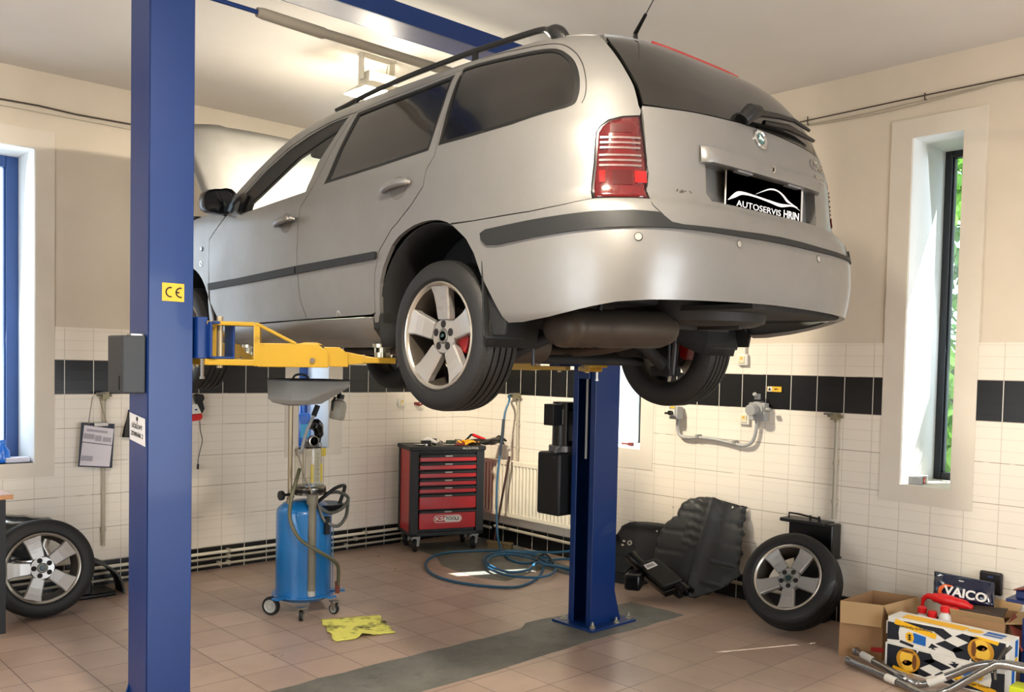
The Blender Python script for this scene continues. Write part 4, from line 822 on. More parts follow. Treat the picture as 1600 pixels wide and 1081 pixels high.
# wing mirrors
for sg, d_ in ((1, hl), (-1, hr)):
    sx = -1 if sg > 0 else 1; b = B(); c0 = at(341, 315, 1, YA+1.96); mx = c0[0] if sg > 0 else 2*XC-c0[0]; my, MZ = c0[1], c0[2]
    def ring(k, y, w=.098, h=.074):
        out = []
        for j in range(20):
            a = 2*math.pi*j/20; ca, sa = math.cos(a), math.sin(a); q = (abs(ca)**3.4+abs(sa)**3.4)**(-1/3.4); X_, Z_ = w*q*ca, h*q*sa
            out.append((mx+sx*X_*k*(1 if X_ > 0 else 1.0), y, MZ+(Z_-(.012*X_/w))*k*(.92 if X_ > 0 else 1)))
        return out
    L = [ring(.86, my-.012), ring(.93, my-.03), ring(.99, my-.034), ring(1.02, my-.015), ring(1.0, my+.03), ring(.84, my+.07), ring(.5, my+.09)]; n = 20
    b.add([p for r in L for p in r], [(i*n+j, i*n+(j+1) % n, (i+1)*n+(j+1) % n, (i+1)*n+j) for i in range(6) for j in range(n)]+[tuple(6*n+j for j in range(n)), tuple(range(n))])
    e0 = Vector(rp(sg*3.02, .80, .0)); b.tube([(mx-sx*.05, my+.02, MZ-.045), (mx-sx*.10, my+.03, MZ-.062), tuple(e0)], [.030, .028, .040], 10)
    mr = b.build('wing_mirror', BLKS, car, smooth=50); b = B(); b.add(ring(.855, my-.0135), [tuple(range(20))]); b.build('mirror_glass', M('mirror_face', (.05, .06, .075), .12, .0, .3), mr, smooth=0, recalc=False)
    b = B(); b.add([rp(sg*s, t, .012) for s, t in ((2.99, .775), (3.10, .79), (3.12, .835), (3.04, .885), (2.955, .86))], [(0, 1, 2, 3, 4)]); b.build('mirror_base', BLKS, mr, smooth=0, thick=.012)
    b = B(); b.add([rp(sg*s, t, .003) for s, t in ((3.13, .80), (3.30, .795), (3.15, .865))], [(0, 1, 2)]); b.build('quarter_trim', M('trim_blue_grey', (.42, .50, .56), .3), mr, smooth=0, thick=.002)
# windscreen, bonnet, scuttle
ws = [(2.35, 1.325), (2.507, 1.262), (2.692, 1.20), (2.869, 1.10), (3.046, .98), (3.20, .88)]
L = [S(s, t) for s, t in ws]; rows = []
for i, p in enumerate(L):
    w = XC-p[0]; rows.append([(XC+a*w, p[1]+.20*(1-a*a)*1.0, p[2]+.02*(1-a*a)) for a in np.linspace(-1, 1, 17)])
b = B(); b.grid(rows); b.build('windscreen', CLG, car, smooth=80)
HL = fp  # bonnet: hinged at the scuttle, raised
h0 = Vector((XC, YA+2.33, G+.93)); tip = Vector((XC, YA+3.03, G+1.70)); e = (tip-h0); Lb = e.length; e.normalize(); nb_ = Vector((0, -e.z, e.y))   # outer face looks back to the windscreen
rows = []
for i in range(13):
    k = i/12; row = []; w = .74-.03*k-.02*max(0, k-.85)/.15
    for j in range(25):
        a = j/12-1; cur = -.03*(a*a)*k-.03*a**6; top = -.05*k*abs(a)**4
        p = h0+e*(Lb*k+top)+nb_*(.03*math.sin(math.pi*k)+cur+(.012 if .5 < abs(a) < .85 else 0))+Vector((a*w, 0, 0)); row.append(p)
    rows.append(row)
b = B(); b.grid(rows); bn = b.build('bonnet', SIL, car, smooth=50, thick=.02)
b = B(); b.tube([h0+Vector((.55, .75, -.12)), h0+Vector((.5, .60, .45))], .005, 6); b.build('bonnet_stay', STEEL, car)
b = B()
for sx in (-.2, .2): b.tube([h0+e*(Lb*.5)+nb_*.045+Vector((sx, 0, 0)), h0+e*(Lb*.5)+nb_*.05+Vector((sx, 0, 0))], [.007, .005], 8)
b.build('washer_jet', BLK, bn)
b = B(); b.bb((XC-.66, YA+2.28, G+.45), (XC+.66, YA+2.36, G+.90)); b.bb((XC-.60, YA+2.4, G+.40), (XC+.60, YA+3.35, G+.66)); b.bb((XC-.25, YA+2.6, G+.66), (XC+.30, YA+3.15, G+.80)); b.build('engine_bay', INT, car, bevel=.02)
# dashboard, seats, sun visor, inner floor
b = B(); b.bb((XC-.70, YA+1.55, G+.60), (XC+.70, YA+2.28, G+.88)); b.build('dashboard', INT, car, bevel=.04)
for x, y in ((-.36, .78), (.36, .78), (-.36, -.02), (.36, -.02)):
    b = B(); b.box((XC+x, YA+y+.25, G+.46), (.50, .50, .16)); b.box((XC+x, YA+y-.02, G+.78), (.48, .14, .56), R=Matrix.Rotation(math.radians(14), 3, 'X')); b.box((XC+x, YA+y-.12, G+1.13), (.26, .09, .16)); b.build('seat', INT, car, bevel=.03)
b = B(); b.box((XC-.47, YA+1.30, G+1.25), (.40, .03, .15), R=Matrix.Rotation(math.radians(25), 3, 'X')); b.build('sun_visor', M('visor_grey', (.20, .20, .19), .8), car, bevel=.02)
b = B(); b.lathe([(.17, -.014), (.185, 0), (.17, .014)], (XC-.36, YA+1.45, G+.92), Matrix.Rotation(math.radians(65), 3, 'X'), 28, closed=True); b.build('steering_wheel', INT, car)
# underbody
b = B(); b.bb((XC-.76, YA+.42, G+.20), (XC+.76, YA+2.1, G+.27)); b.bb((XC-.60, YA-.62, G+.36), (XC+.60, YA+.42, G+.45)); b.bb((XC-.62, YA-.90, G+.40), (XC+.62, YA-.33, G+.48)); b.bb((XC-.10, YA+.4, G+.27), (XC+.10, YA+2.3, G+.36)); b.bb((XC-.55, YA+2.1, G+.20), (XC+.55, YA+3.3, G+.26))
b.bb((XC-.84, YA+.40, G+.24), (XC-.60, YA+.47, G+.75)); b.bb((XC+.60, YA+.40, G+.24), (XC+.84, YA+.47, G+.75)); ub = b.build('floor_pan', UND, car, bevel=.015)
b = B(); b.lathe([(.0, .285), (.25, .285), (.29, .30), (.31, .45)], (XC+.14, YA-.60, G), None, 32); b.box((XC+.14, YA-.60, G+.28), (.45, .03, .02)); b.box((XC+.14, YA-.60, G+.28), (.03, .45, .02)); b.build('spare_wheel_well', M('well_grey', (.15, .142, .135), .6, .2, 0, .25, 9, .3, 30), car)
b = B(); b.bb((XC-.35, YA-.05, G+.25), (XC+.45, YA+.38, G+.40)); b.build('fuel_tank', UND, car, bevel=.05, seg=3)
for sx in (-1, 1):
    b = B()
    rowsL = []
    for a in np.linspace(-20, 200, 23):
        r_ = .375; c_ = math.cos(math.radians(a)); s_ = math.sin(math.radians(a)); rowsL.append([(XC+sx*x, YA+.03+r_*c_, G+.30+r_*s_*1.02) for x in (.845, .75, .58)])
    b.grid(rowsL); b.add([r[2] for r in rowsL]+[(XC+sx*.58, YA+.03, G+.30)], [tuple(range(24))]); b.build('wheel_liner', M('liner_black', (.045, .045, .045), .8, 0, 0, .2, 20), car, smooth=40, thick=.006)
    b = B(); b.grid([[(XC+sx*x, YA+2.512+.38*math.cos(math.radians(a)), G+.30+.38*math.sin(math.radians(a))) for x in (.83, .70, .55)] for a in np.linspace(-10, 190, 20)]); b.build('wheel_liner', M('liner_black'), car, smooth=40, thick=.006)
b = B(); Q = [S(s, .2) for s in (.10, 0, -.15, -.3, -.42, -.52, -.62, -.75, -.85)]; Q = [(p[0]*.985+XC*.015, p[1]+.015, G+.335) for p in Q]; Q += [(Q[-1][0]-.02, YA-.36, G+.34), (Q[0][0], YA-.36, G+.34)]
n = len(Q); b.add(Q+[(x, y, z+.02) for x, y, z in Q], [tuple(range(n)), tuple(range(n, 2*n))]+[(i, (i+1) % n, (i+1) % n+n, i+n) for i in range(n)]); b.build('undertray', UND, car, smooth=0)
# mudflaps
s = inv(740, 396)
for sx in (-1, 1):
    b = B(); ft = [(.0, .55), (.045, .49), (.10, .36), (.135, .25), (.175, .205)]
    X0 = XC+sx*.852
    P = [(0, .56), (.012, .56), (.03, .50), (.068, .39), (.12, .27), (.20, .24), (.27, .235), (.285, .17), (0, .165), (-.015, .40)]
    b.prism([(0, .54), (.16, .50), (.22, .30), (.22, .205), (.01, .20), (0, .215)], -.004, .004, (XC+sx*.868, YA-.345, G), (-sx, 0, 0), (0, .06, 1)); 
    b.prism([(-.36, .215), (-.27, .52), (-.31, .50), (-.39, .36), (-.43, .27), (-.42, .215)], -.006, .006, (XC+sx*.835, YA, G), (0, 1, 0), (0, 0, 1)); b.build('mudflap', BUMPM, car, smooth=0, bevel=.002)
# exhaust
EXM = M('exhaust_metal', (.27, .235, .20), .55, .5, 0, .3, 6, .2, 25, dirt=((.20, .15, .12), .6, 5, .5))
b = B(); a0, a1 = Vector((XC-.66, YA-.52, G+.245)), Vector((XC-.09, YA-.60, G+.265)); d = a1-a0
pr_ = [(.0, .0), (.055, .0), (.10, .012), (.118, .04)]+[(.118-.007*(i % 2), .06+i*.018) for i in range(8)]+[(.118, .24), (.118, d.length-.05), (.10, d.length-.01), (.05, d.length), (0, d.length)]
b.lathe(pr_, a0, d.to_track_quat('Z', 'Y').to_matrix(), 36); zc = (a0.z+a1.z)/2; b.v = [(x, y, zc+(z-zc)*.66) for x, y, z in b.v]; ex = b.build('exhaust_silencer', EXM, car, smooth=50)
b = B(); b.tube([a1+Vector((-.03, .02, 0)), a1+Vector((.10, .08, .0)), Vector((XC+.08, YA-.2, G+.20)), Vector((XC+.02, YA+.1, G+.17)), Vector((XC-.05, YA+.5, G+.18)), Vector((XC, YA+2.0, G+.17))], .027, 12, smooth=6); b.build('exhaust_pipe', EXM, ex)
b = B(); b.lathe([(.0, 0), (.05, 0), (.085, .03), (.085, .40), (.05, .43), (0, .43)], (XC-.62, YA+.02, G+.195), Matrix.Rotation(math.radians(90), 3, 'Y'), 24); b.build('middle_silencer', EXM, ex)
b = B(); b.tube([(XC-.13, YA-.55, G+.34), (XC-.15, YA-.6, G+.40)], .012, 8); b.tube([(XC-.5, YA-.6, G+.32), (XC-.47, YA-.6, G+.42)], .012, 8); b.build('exhaust_hanger', RUB, ex)
# rear suspension: twist beam, trailing arms, springs, dampers, brakes
WZ = .215
b = B(); b.tube([(XC-.62, YA+.28, G+.17), (XC-.3, YA+.22, G+.175), (XC+.3, YA+.22, G+.175), (XC+.62, YA+.28, G+.17)], .042, 12, smooth=4); b.tube([(XC-.56, YA+.05, G+.13), (XC+.56, YA+.05, G+.13)], .022, 8)
for sx in (-1, 1):
    b.tube([(XC+sx*.58, YA+.52, G+.26), (XC+sx*.60, YA+.28, G+.20), (XC+sx*.64, YA+.02, G+WZ), (XC+sx*.66, YA-.10, G+WZ-.05)], [.045, .05, .045, .03], 10, smooth=4)
    b.tube([(XC+sx*.10, YA-.16, G+.30), (XC+sx*.38, YA-.12, G+.20), (XC+sx*.60, YA-.08, G+.10)], [.026, .030, .034], 8, smooth=3)
    b.box((XC+sx*.60, YA-.08, G+.085), (.10, .12, .05))
b.build('rear_axle', UND, car, smooth=50)
for sx in (-1, 1):
    b = B(); n = 90; b.tube([(XC+sx*.52+.052*math.cos(i*.45), YA-.02+.052*math.sin(i*.45), G+.15+.24*i/n) for i in range(n)], .0075, 6); b.build('coil_spring', UND, car)
    b = B(); b.tube([(XC+sx*.60, YA-.12, G+.07), (XC+sx*.585, YA-.15, G+.30)], .024, 12); b.tube([(XC+sx*.585, YA-.15, G+.30), (XC+sx*.57, YA-.18, G+.55)], .030, 12); b.tube([(XC+sx*.47, YA-.2, G+.10), (XC+sx*.47, YA-.2, G+.42)], .007, 6); b.build('shock_absorber', M('damper_black', (.05, .05, .05), .4), car)
    b = B(); b.lathe([(0, -.01), (.125, -.01), (.125, .01), (0, .01)], (XC+sx*.735, YA, G+WZ), Matrix.Rotation(math.radians(90), 3, 'Y'), 32); b.lathe([(0, -.06), (.07, -.06), (.07, .05), (0, .05)], (XC+sx*.735, YA, G+WZ), Matrix.Rotation(math.radians(90), 3, 'Y'), 24); br = b.build('brake_disc', M('disc_rust', (.20, .17, .15), .6, .4), car)
    b = B(); b.prism([(.075*math.cos(a)-(0 if k else 0), .075*math.sin(a)) for k, a in enumerate(np.linspace(-.55, .75, 7))]+[(.138*math.cos(a), .138*math.sin(a)) for a in np.linspace(.75, -.55, 7)], -.035, .035, (XC+sx*.745, YA, G+WZ), (0, -1, 0), (0, 0, 1)); b.build('brake_caliper', M('caliper_red', (.60, .07, .08), .4), car, bevel=.005)
# antenna
b = B(); q = Vector(S(.0, 1.95)); q = Vector((XC-.02, YA-.48, G+1.425)); t0 = Vector(at(993, 52, 1, YA-.48)); t1 = Vector(at(1021, 0, 1, YA-.62)); d = (t1-t0).normalized()
b.tube([t0-Vector((0, 0, .05)), t0, t0+d*.10], [.012, .010, .007], 8); b.tube([t0+d*.10, t0+d*.42], [.0025, .0015], 6); b.build('aerial', BLKS, car)
# ---- wheel: 5-spoke alloy, local axis z = outward
def tyre_mat():
    m = bpy.data.materials.new('tyre_rubber'); m.use_nodes = True; N = NT(m); b = N.n['Principled BSDF']
    o = N.obj(); x = N.xyz(o); r = N.m('SQRT', N.m('ADD', N.m('MULTIPLY', x[0], x[0]), N.m('MULTIPLY', x[1], x[1]))); a = N.m('ARCTAN2', x[1], x[0])
    tread = N.m('GREATER_THAN', r, .304)
    sk = N.m('ADD', a, N.m('MULTIPLY', x[2], 1.2)); lug = N.m('MULTIPLY', N.line(sk, 2*math.pi/72, 0, .022), N.m('MULTIPLY', N.m('GREATER_THAN', r, .296), N.m('GREATER_THAN', N.m('ABSOLUTE', N.m('ADD', x[2], .0)), .052)))
    fine = N.m('MULTIPLY', N.line(sk, 2*math.pi/216, 0, .005), tread)
    c = N.mix(N.noise(25, o), lin((.06, .058, .055)), lin((.095, .09, .085))); c = N.mix(N.m('MULTIPLY', N.m('SUBTRACT', 1, tread), .45), c, lin((.028, .028, .029)))
    c = N.mix(N.m('MAXIMUM', lug, N.m('MULTIPLY', fine, .4)), c, lin((.02, .02, .02))); N.l.new(c, b.inputs['Base Color']); b.inputs['Roughness'].default_value = .62
    bn = N.new('ShaderNodeBump'); bn.inputs['Strength'].default_value = .8; bn.inputs['Distance'].default_value = .004
    ringb = N.line(r, .012, .25, .003)
    N.l.new(N.m('SUBTRACT', 1, N.m('MAXIMUM', N.m('MAXIMUM', lug, fine), N.m('MULTIPLY', ringb, .25))), bn.inputs['Height']); N.l.new(bn.outputs[0], b.inputs['Normal']); return m
TYR = tyre_mat()
ALU = M('alloy', (.70, .68, .64), .30, .8, .3, .06, 8, dirt=((.30, .26, .22), .55, 9, .60)); ALUS = M('alloy_spoke', (.66, .65, .635), .36, .6, .3, .05, 8, dirt=((.34, .30, .26), .5, 7, .62)); DRK = M('rim_dark', (.10, .09, .085), .7, .2, 0, .3, 10)
BARREL = M('rim_barrel', (.24, .215, .185), .6, .5, 0, .25, 10)
def tyre_mesh():
    b = B(); w = .1025; pr = [(.205, -w+.012), (.224, -w+.002), (.255, -w), (.285, -w+.006), (.302, -w+.016), (.310, -w+.026)]
    for zc in (-.062, -.028, .006, .038): pass
    xs = [-.050, -.018, .014, .046]
    for zc in xs: pr += [(.3145, zc-.0045), (.3065, zc-.004), (.3065, zc+.004), (.3145, zc+.0045)]
    pr += [(.310, w-.026), (.302, w-.016), (.285, w-.006), (.258, w), (.238, w-.003), (.2285, w-.012), (.222, w-.03), (.205, w-.04)]
    b.lathe(pr, n=96, closed=True); return b
def build_wheel(parent, X=None):
    """parts at the parent's origin, outward face along +z"""
    ty = tyre_mesh().build('tyre', TYR, parent, smooth=28)
    b = B(); w = .1025
    b.lathe([(.207, w-.022), (.2165, w-.018), (.2175, w-.012), (.212, w-.008), (.205, w-.012), (.199, w-.022), (.193, w-.040), (.186, w-.10), (.180, -w+.05), (.200, -w+.012), (.207, -w+.01)], n=64, closed=True)
    n_ = len(b.f); per = 64
    for i in range(n_): b.k[i] = 1 if 5 <= i//per <= 9 else 0
    b.v = [(x*1.04, y*1.04, z) for x, y, z in b.v]; rim = b.build('rim', [ALU, BARREL], parent, smooth=40)
    b = B()
    for k in range(5):
        a = math.radians(90+72*k); u = Vector((math.cos(a), math.sin(a), 0)); v = Vector((-u.y, u.x, 0)); z = Vector((0, 0, 1))
        sec = [(.070, .037, .061), (.085, .040, .063), (.13, .044, .069), (.17, .048, .077), (.206, .058, .086)]; V = []
        for r, hw, zt in sec:
            V += [u*r+v*(-hw)+z*(zt-.034), u*r+v*(-hw)+z*(zt-.006), u*r+v*(-hw+.006)+z*zt, u*r+v*(hw-.006)+z*zt, u*r+v*hw+z*(zt-.006), u*r+v*hw+z*(zt-.034)]
        n = len(sec); b.add(V, [(i*6+j, i*6+(j+1) % 6, (i+1)*6+(j+1) % 6, (i+1)*6+j) for i in range(n-1) for j in range(6)]+[(0, 1, 2, 3, 4, 5), tuple((n-1)*6+j for j in range(6))])
    b.build('spoke', ALUS, rim, smooth=0)
    b = B(); b.lathe([(.072, .01), (.076, .045), (.070, .056), (.033, .0585), (.030, .052), (0, .052)], n=40); b.build('hub', ALUS, rim, smooth=40)
    b = B()
    for k in range(5):
        a = math.radians(90+72*k); c = Vector((.0500*math.cos(a), .0500*math.sin(a), .0575)); b.lathe([(.0165, 0), (.0165, .0012), (.0155, .0014), (0, -.006+.0075)], c, n=16)
    b.build('lug_hole_shade', DRK, rim)  # flat dark discs paint the shade inside the lug recesses
    b = B(); b.lathe([(.030, .050), (.030, .060), (.027, .062), (.022, .0605), (.0, .0605)], n=28); b.build('centre_cap', M('cap_metal', (.50, .50, .48), .3, .7), rim)
    b = B(); b.lathe([(.0, .0622), (.020, .0622)], n=20); b.prism([(-.012, -.004), (.004, -.006), (.013, .002), (.002, .012), (-.006, .006)], .0625, .0632); b.build('cap_emblem', M('cap_green', (.20, .28, .28), .3), rim, smooth=0)
    b = B(); b.lathe([(.0, -.03), (.15, -.03), (.185, -.02)], n=40); return ty, rim
WHL = []
def car_wheel(x, y, z, sx):
    w0 = [c for c in COL.objects]; t = bpy.data.objects.new('wheel', None); COL.objects.link(t)
    ty, rim = build_wheel(t); R_ = Matrix.Rotation(math.radians(-90 if sx < 0 else 90), 4, 'Y'); R_ = Matrix.Translation((x, y, z)) @ R_ @ Matrix.Rotation(math.radians(-90 if sx < 0 else 90), 4, 'Z')
    # keep material coordinates (object space) by moving the objects, not the meshes
    for o_ in (ty, rim): o_.parent = car; o_.matrix_local = R_; WHL.append((o_, R_))
    bpy.data.objects.remove(t); return ty
for x, y, z, sx in ((XC-.752, YA-.01, G+WZ, -1), (XC+.752, YA-.01, G+WZ, 1), (XC-.752, YA+2.512, G+.22, -1), (XC+.752, YA+2.512, G+.22, 1)): car_wheel(x, y, z, sx)
def rebase_car(t, loc):
    t.location = loc; T = Matrix.Translation([-v for v in loc])
    for o_, R_ in WHL: o_.matrix_local = T @ R_
    skip = [o_ for o_, R_ in WHL]
    for c in t.children:
        if c in skip: continue
        c.data.transform(T)
        for g in c.children: g.data.transform(T)
rebase_car(car, (XC, YA+1.2, 1.49))
# inspection lamp clipped to the wing edge
t = thing('inspection_lamp', 'black capped inspection lamp glowing white beside the open bonnet', 'lamp'); q = Vector(at(309, 346, 0, 2.62)); d = Vector((0, .0, 1))
b = B(); b.cyl(q-d*.03, q+d*.03, .036, 20); b.build('cap', BLK, t, bevel=.004); b = B(); b.cyl(q-d*.13, q-d*.03, .024, 18); b.build('lamp_tube', M('led_glow', (.93, .93, 1), .4, emit=9), t); b = B(); b.cyl(q-d*.22, q-d*.13, .018, 12); b.build('grip', BLK, t); rebase(t, tuple(q-d*.22))
# ================================================================ LOOSE WHEELS
def loose_wheel(hub, normal, lab, spin):
    t = thing('alloy_wheel', lab, 'wheel', hub, 'loose alloy wheels leaning on the walls'); build_wheel(t)
    t.rotation_euler = (Vector(normal).normalized().to_track_quat('Z', 'Y').to_matrix() @ Matrix.Rotation(math.radians(spin), 3, 'Z')).to_euler(); return t
# left wheel leans on the back wall, right wheel on the right wall
loose_wheel((1.735, 6.36, .318), (-.10, -.985, .16), 'five-spoke alloy wheel leaning on the back wall below the bright left window', 17)
_n = Vector((-.856, -.09, .51)).normalized(); loose_wheel(Vector(at(1232, 903, 0, 5.33))-_n*.06, _n, 'five-spoke alloy wheel tilted against the right wall in front of the black battery box', 47)
# ================================================================ OIL DRAINER
od = thing('oil_drainer', 'blue wheeled waste oil drainer with clear measuring cylinder and grey funnel', 'oil drainer'); ox, oy = 3.145, 5.47
OB = M('tank_blue', (.08, .40, .64), .32, 0, .4, .06, 4); r = .185
b = B(); b.lathe([(0, .085), (r*.9, .085), (r, .10), (r, .67), (r*.96, .70), (r*.75, .735), (r*.3, .755), (0, .757)], (ox, oy, 0), n=48); tk = b.build('tank', OB, od)
b = B()
for a in (200, 285, 330, 90): 
    ca, sa = math.cos(math.radians(a)), math.sin(math.radians(a)); b.box((ox+ca*.20, oy+sa*.20, .125), (.16, .06, .012), math.radians(a))
b.lathe([(r, .10), (r+.025, .115), (r+.025, .122), (r, .122)], (ox, oy, 0), n=48); b.build('base_flange', OB, od)
def caster(parent, x, y, r_=.04, big=0, ang=0):
    b = B(); n = Vector((math.cos(ang), math.sin(ang), 0)); R_ = n.to_track_quat('Z', 'Y').to_matrix(); w = .012 if not big else .016
    b.lathe([(r_*.72, -w), (r_*.95, -w), (r_, -w*.6), (r_, w*.6), (r_*.95, w), (r_*.72, w)], (x, y, r_), R_, 28, closed=True); wl = b.build('caster_wheel', RUB, parent, smooth=40)
    b = B(); b.lathe([(0, w*.8), (r_*.3, w), (r_*.3, w*.5), (r_*.60, w*.5), (r_*.72, w*.9), (r_*.74, -w*.9), (0, -w*.9)], (x, y, r_), R_, 20); b.build('wheel_disc', M('caster_grey', (.60, .60, .58), .4), wl)
    if not big:
        b = B()
        for s in (-1, 1): b.add([Vector((x, y, 0))+n*s*(w+.004)+Vector((-n.y*k, n.x*k, z)) for k, z in ((-.012, r_-.01), (.012, r_-.01), (.024, r_*2+.012), (-.018, r_*2+.012))], [(0, 1, 2, 3)])
        b.box((x, y, r_*2+.014), (.05, .05, .006)); b.build('caster_fork', STEEL, wl, smooth=0, thick=.003)
caster(od, 2.905, 5.47, .062, 1, math.radians(-150)); caster(od, 2.99, 5.22, .036, 0, math.radians(-40)); caster(od, 3.245, 5.235, .036, 0, math.radians(-160)); caster(od, 3.33, 5.6, .062, 1, math.radians(30))
b = B(); b.tube([(2.905, 5.47, .062), (2.98, 5.47, .11), (3.0, 5.47, .11)], .012, 8); b.box((2.97, 5.47, .115), (.10, .05, .02)); b.build('axle_bracket', OB, od)
fx = 3.00+.02; fyy = 5.40
b = B(); b.cyl((3.035, 5.47, .70), (3.035, 5.47, 1.42), .0155, 14); b.cyl((3.035, 5.47, .70), (3.035, 5.47, .78), .022, 12); b.build('funnel_post', M('post_worn', (.60, .55, .46), .35, .8), od)
b = B(); b.cyl((2.99, 5.36, .80), (3.0, 5.36, .80), .012, 8); b.cyl((2.955, 5.44, .80), (3.03, 5.46, .80), .010, 8); b.lathe([(0, -.012), (.032, -.012), (.034, 0), (.032, .012), (0, .012)], (2.955, 5.44, .80), Matrix.Rotation(math.radians(90), 3, 'Y'), 10); b.build('clamp_knob', BLK, od)
# funnel tray
Z0, Z1 = 1.40, 1.575; O1 = [(-.20, -.16), (-.10, -.20), (.12, -.20), (.255, -.15), (.255, .15), (.12, .20), (-.10, .20), (-.20, .16)]; b = B(); n = 8; cx, cyy = 3.145, 5.47
ring = lambda k, z, sh=0: [(cx+x*k+sh, cyy+y*k, z+(-.03 if x > .2 and 0 else 0)) for x, y in O1]
R0 = ring(1.0, 1.567); R1 = [(x, y, 1.525-.085*max(0, min(1, (cx+.14-x)/.2))) for x, y, z in ring(.97, 1.5)]; R2 = [(cx-.075+(x-cx)*.62, y, 1.415) for x, y, z in ring(.8, 1.4)]; R3 = ring(.18, 1.400, -.10)
b.add(R0+R1+R2+R3, [(i*n+j, i*n+(j+1) % n, (i+1)*n+(j+1) % n, (i+1)*n+j) for i in range(3) for j in range(n)]+[tuple(3*n+j for j in range(n))]); b.build('funnel_tray', M('tray_grey', (.60, .595, .57), .5), od, smooth=30, thick=.005)
b = B(); b.tube([(cx+x*1.01, cyy+y*1.01, 1.57) for x, y in O1+O1[:1]], .006, 6); b.tube([(cx-.13, cyy-.05, 1.565), (cx-.11, cyy-.05, 1.60), (cx-.06, cyy-.05, 1.608), (cx-.02, cyy-.05, 1.595), (cx, cyy-.05, 1.565)], .008, 8, smooth=4); b.build('tray_rim', M('tray_dark', (.22, .22, .22), .5), od)
# clear cylinder
gx, gy, gz0, gz1 = 3.15, 5.42, .845, 1.12
ACR = glass('acrylic', (.95, .95, .93), .0, .03)
b = B(); b.lathe([(.098, gz0), (.098, gz1-.01), (.085, gz1), (.0, gz1)], (gx, gy, 0), n=36); b.build('measuring_cylinder', ACR, od)
b = B(); b.lathe([(0, gz0-.045), (.115, gz0-.045), (.115, gz0-.03), (.105, gz0-.025), (.105, gz0-.012), (.115, gz0-.008), (.115, gz0+.004), (.10, gz0+.012), (0, gz0+.012)], (gx, gy, 0), n=40); cb_ = b.build('cylinder_flange', M('flange_metal', (.50, .49, .46), .25, .9), od); b = B(); b.lathe([(.116, gz0-.028), (.116, gz0-.010)], (gx, gy, 0), n=40); b.build('gasket', BLKS, cb_)
for dx, dy in ((-.06, -.05), (.07, -.04), (0, .08), (-.02, -.085)):
    b = B(); b.cyl((gx+dx, gy+dy, gz0), (gx+dx, gy+dy, gz1), .004, 8); b.build('tie_rod', STEEL, od)
b = B(); b.box((gx+.005, gy-.092, .99), (.050, .004, .21)); sc_ = b.build('scale_plate', M('scale_white', (.78, .76, .68), .5), od, smooth=0); b = B()
for i in range(14): b.box((gx+.005, gy-.095, .90+i*.014), (.028 if i % 2 else .014, .001, .002))
for i in range(6): b.text(str(6-i), .012, (gx+.018, gy-.095, .905+i*.034), (1, 0, 0), (0, 0, 1), .0003)
b.build('scale_marks', INK, sc_, smooth=0); b = B(); b.box((gx-.028, gy-.088, .945), (.018, .01, .12)); b.box((gx+.04, gy-.085, .95), (.016, .01, .12)); b.box((gx+.070, gy-.065, 1.085), (.035, .004, .055)); b.build('yellow_gauge', M('gauge_yellow', (.80, .72, .22), .4), sc_)
b = B(); b.lathe([(0, -.014), (.036, -.014), (.036, .014), (.030, .016), (0, .016)], (gx-.02, gy-.08, 1.165), Matrix.Rotation(math.radians(90), 3, 'X'), 28); ga = b.build('pressure_gauge', STEEL, od); b = B(); b.lathe([(0, .0165), (.029, .0165)], (gx-.02, gy-.08, 1.165), Matrix.Rotation(math.radians(90), 3, 'X'), 24); b.build('dial', M('dial_white', (.80, .80, .76), .4), ga); b = B(); b.box((gx-.02, gy-.0975, 1.172), (.003, .001, .02)); b.build('needle', INK, ga)
b = B(); b.cyl((gx-.01, gy, gz1), (gx-.01, gy, 1.17), .022, 12); b.lathe([(0, gz1), (.07, gz1+.002), (.06, gz1+.03), (.02, gz1+.045), (0, gz1+.045)], (gx+.02, gy, 0), n=20); b.build('vacuum_head', M('alu_grey'), od)
b = B(); b.tube([(gx+.05, gy-.02, 1.13), (gx+.06, gy-.02, 1.20), (gx+.04, gy-.03, 1.26), (gx+.0, gy-.04, 1.28), (gx-.03, gy-.05, 1.25)], [.018, .034, .040, .030, .018], 12, smooth=4); b.build('suction_probe_holder', BLKS, od)
b = B(); b.tube([(gx-.10, gy-.06, 1.08), (gx-.06, gy-.06, 1.22), (gx, gy-.05, 1.33)], .011, 8, smooth=4); b.build('drain_tube', GREYP, od); b = B(); b.tube([(gx+.0, gy-.05, 1.33), (gx+.03, gy-.05, 1.40)], .018, 10); b.build('tube_grip', BLK, od)
b = B(); b.tube([(gx-.145, gy-.09, 1.10), (gx-.12, gy-.09, 1.04), (gx-.09, gy-.10, .93), (gx-.05, gy-.11, .84), (gx-.045, gy-.12, .80)], .006, 8, smooth=4); b.cyl((gx-.150, gy-.09, 1.115), (gx-.138, gy-.09, 1.075), .011, 10); b.build('suction_probe', STEEL, od)
b = B(); b.cyl((gx-.05, gy-.135, .78), (gx-.05, gy-.135, .17), .026, 16); b.cyl((gx-.05, gy-.135, .815), (gx-.05, gy-.135, .75), .038, 18); b.build('sight_tube', M('sight_tube_grey', (.44, .42, .36), .35), od)
b = B(); b.cyl((gx-.05, gy-.135, .17), (gx-.05, gy-.135, .135), .026, 16); b.build('sight_tube_end', GREYP, od)
P = [(gx-.10, gy-.05, .98), (gx-.15, gy-.08, .88), (gx-.19, gy-.10, .78), (gx-.205, gy-.12, .66), (gx-.17, gy-.18, .54), (gx-.07, gy-.23, .46), (gx+.04, gy-.22, .39), (gx+.12, gy-.18, .33), (gx+.155, gy-.14, .25), (gx+.16, gy-.12, .15)]
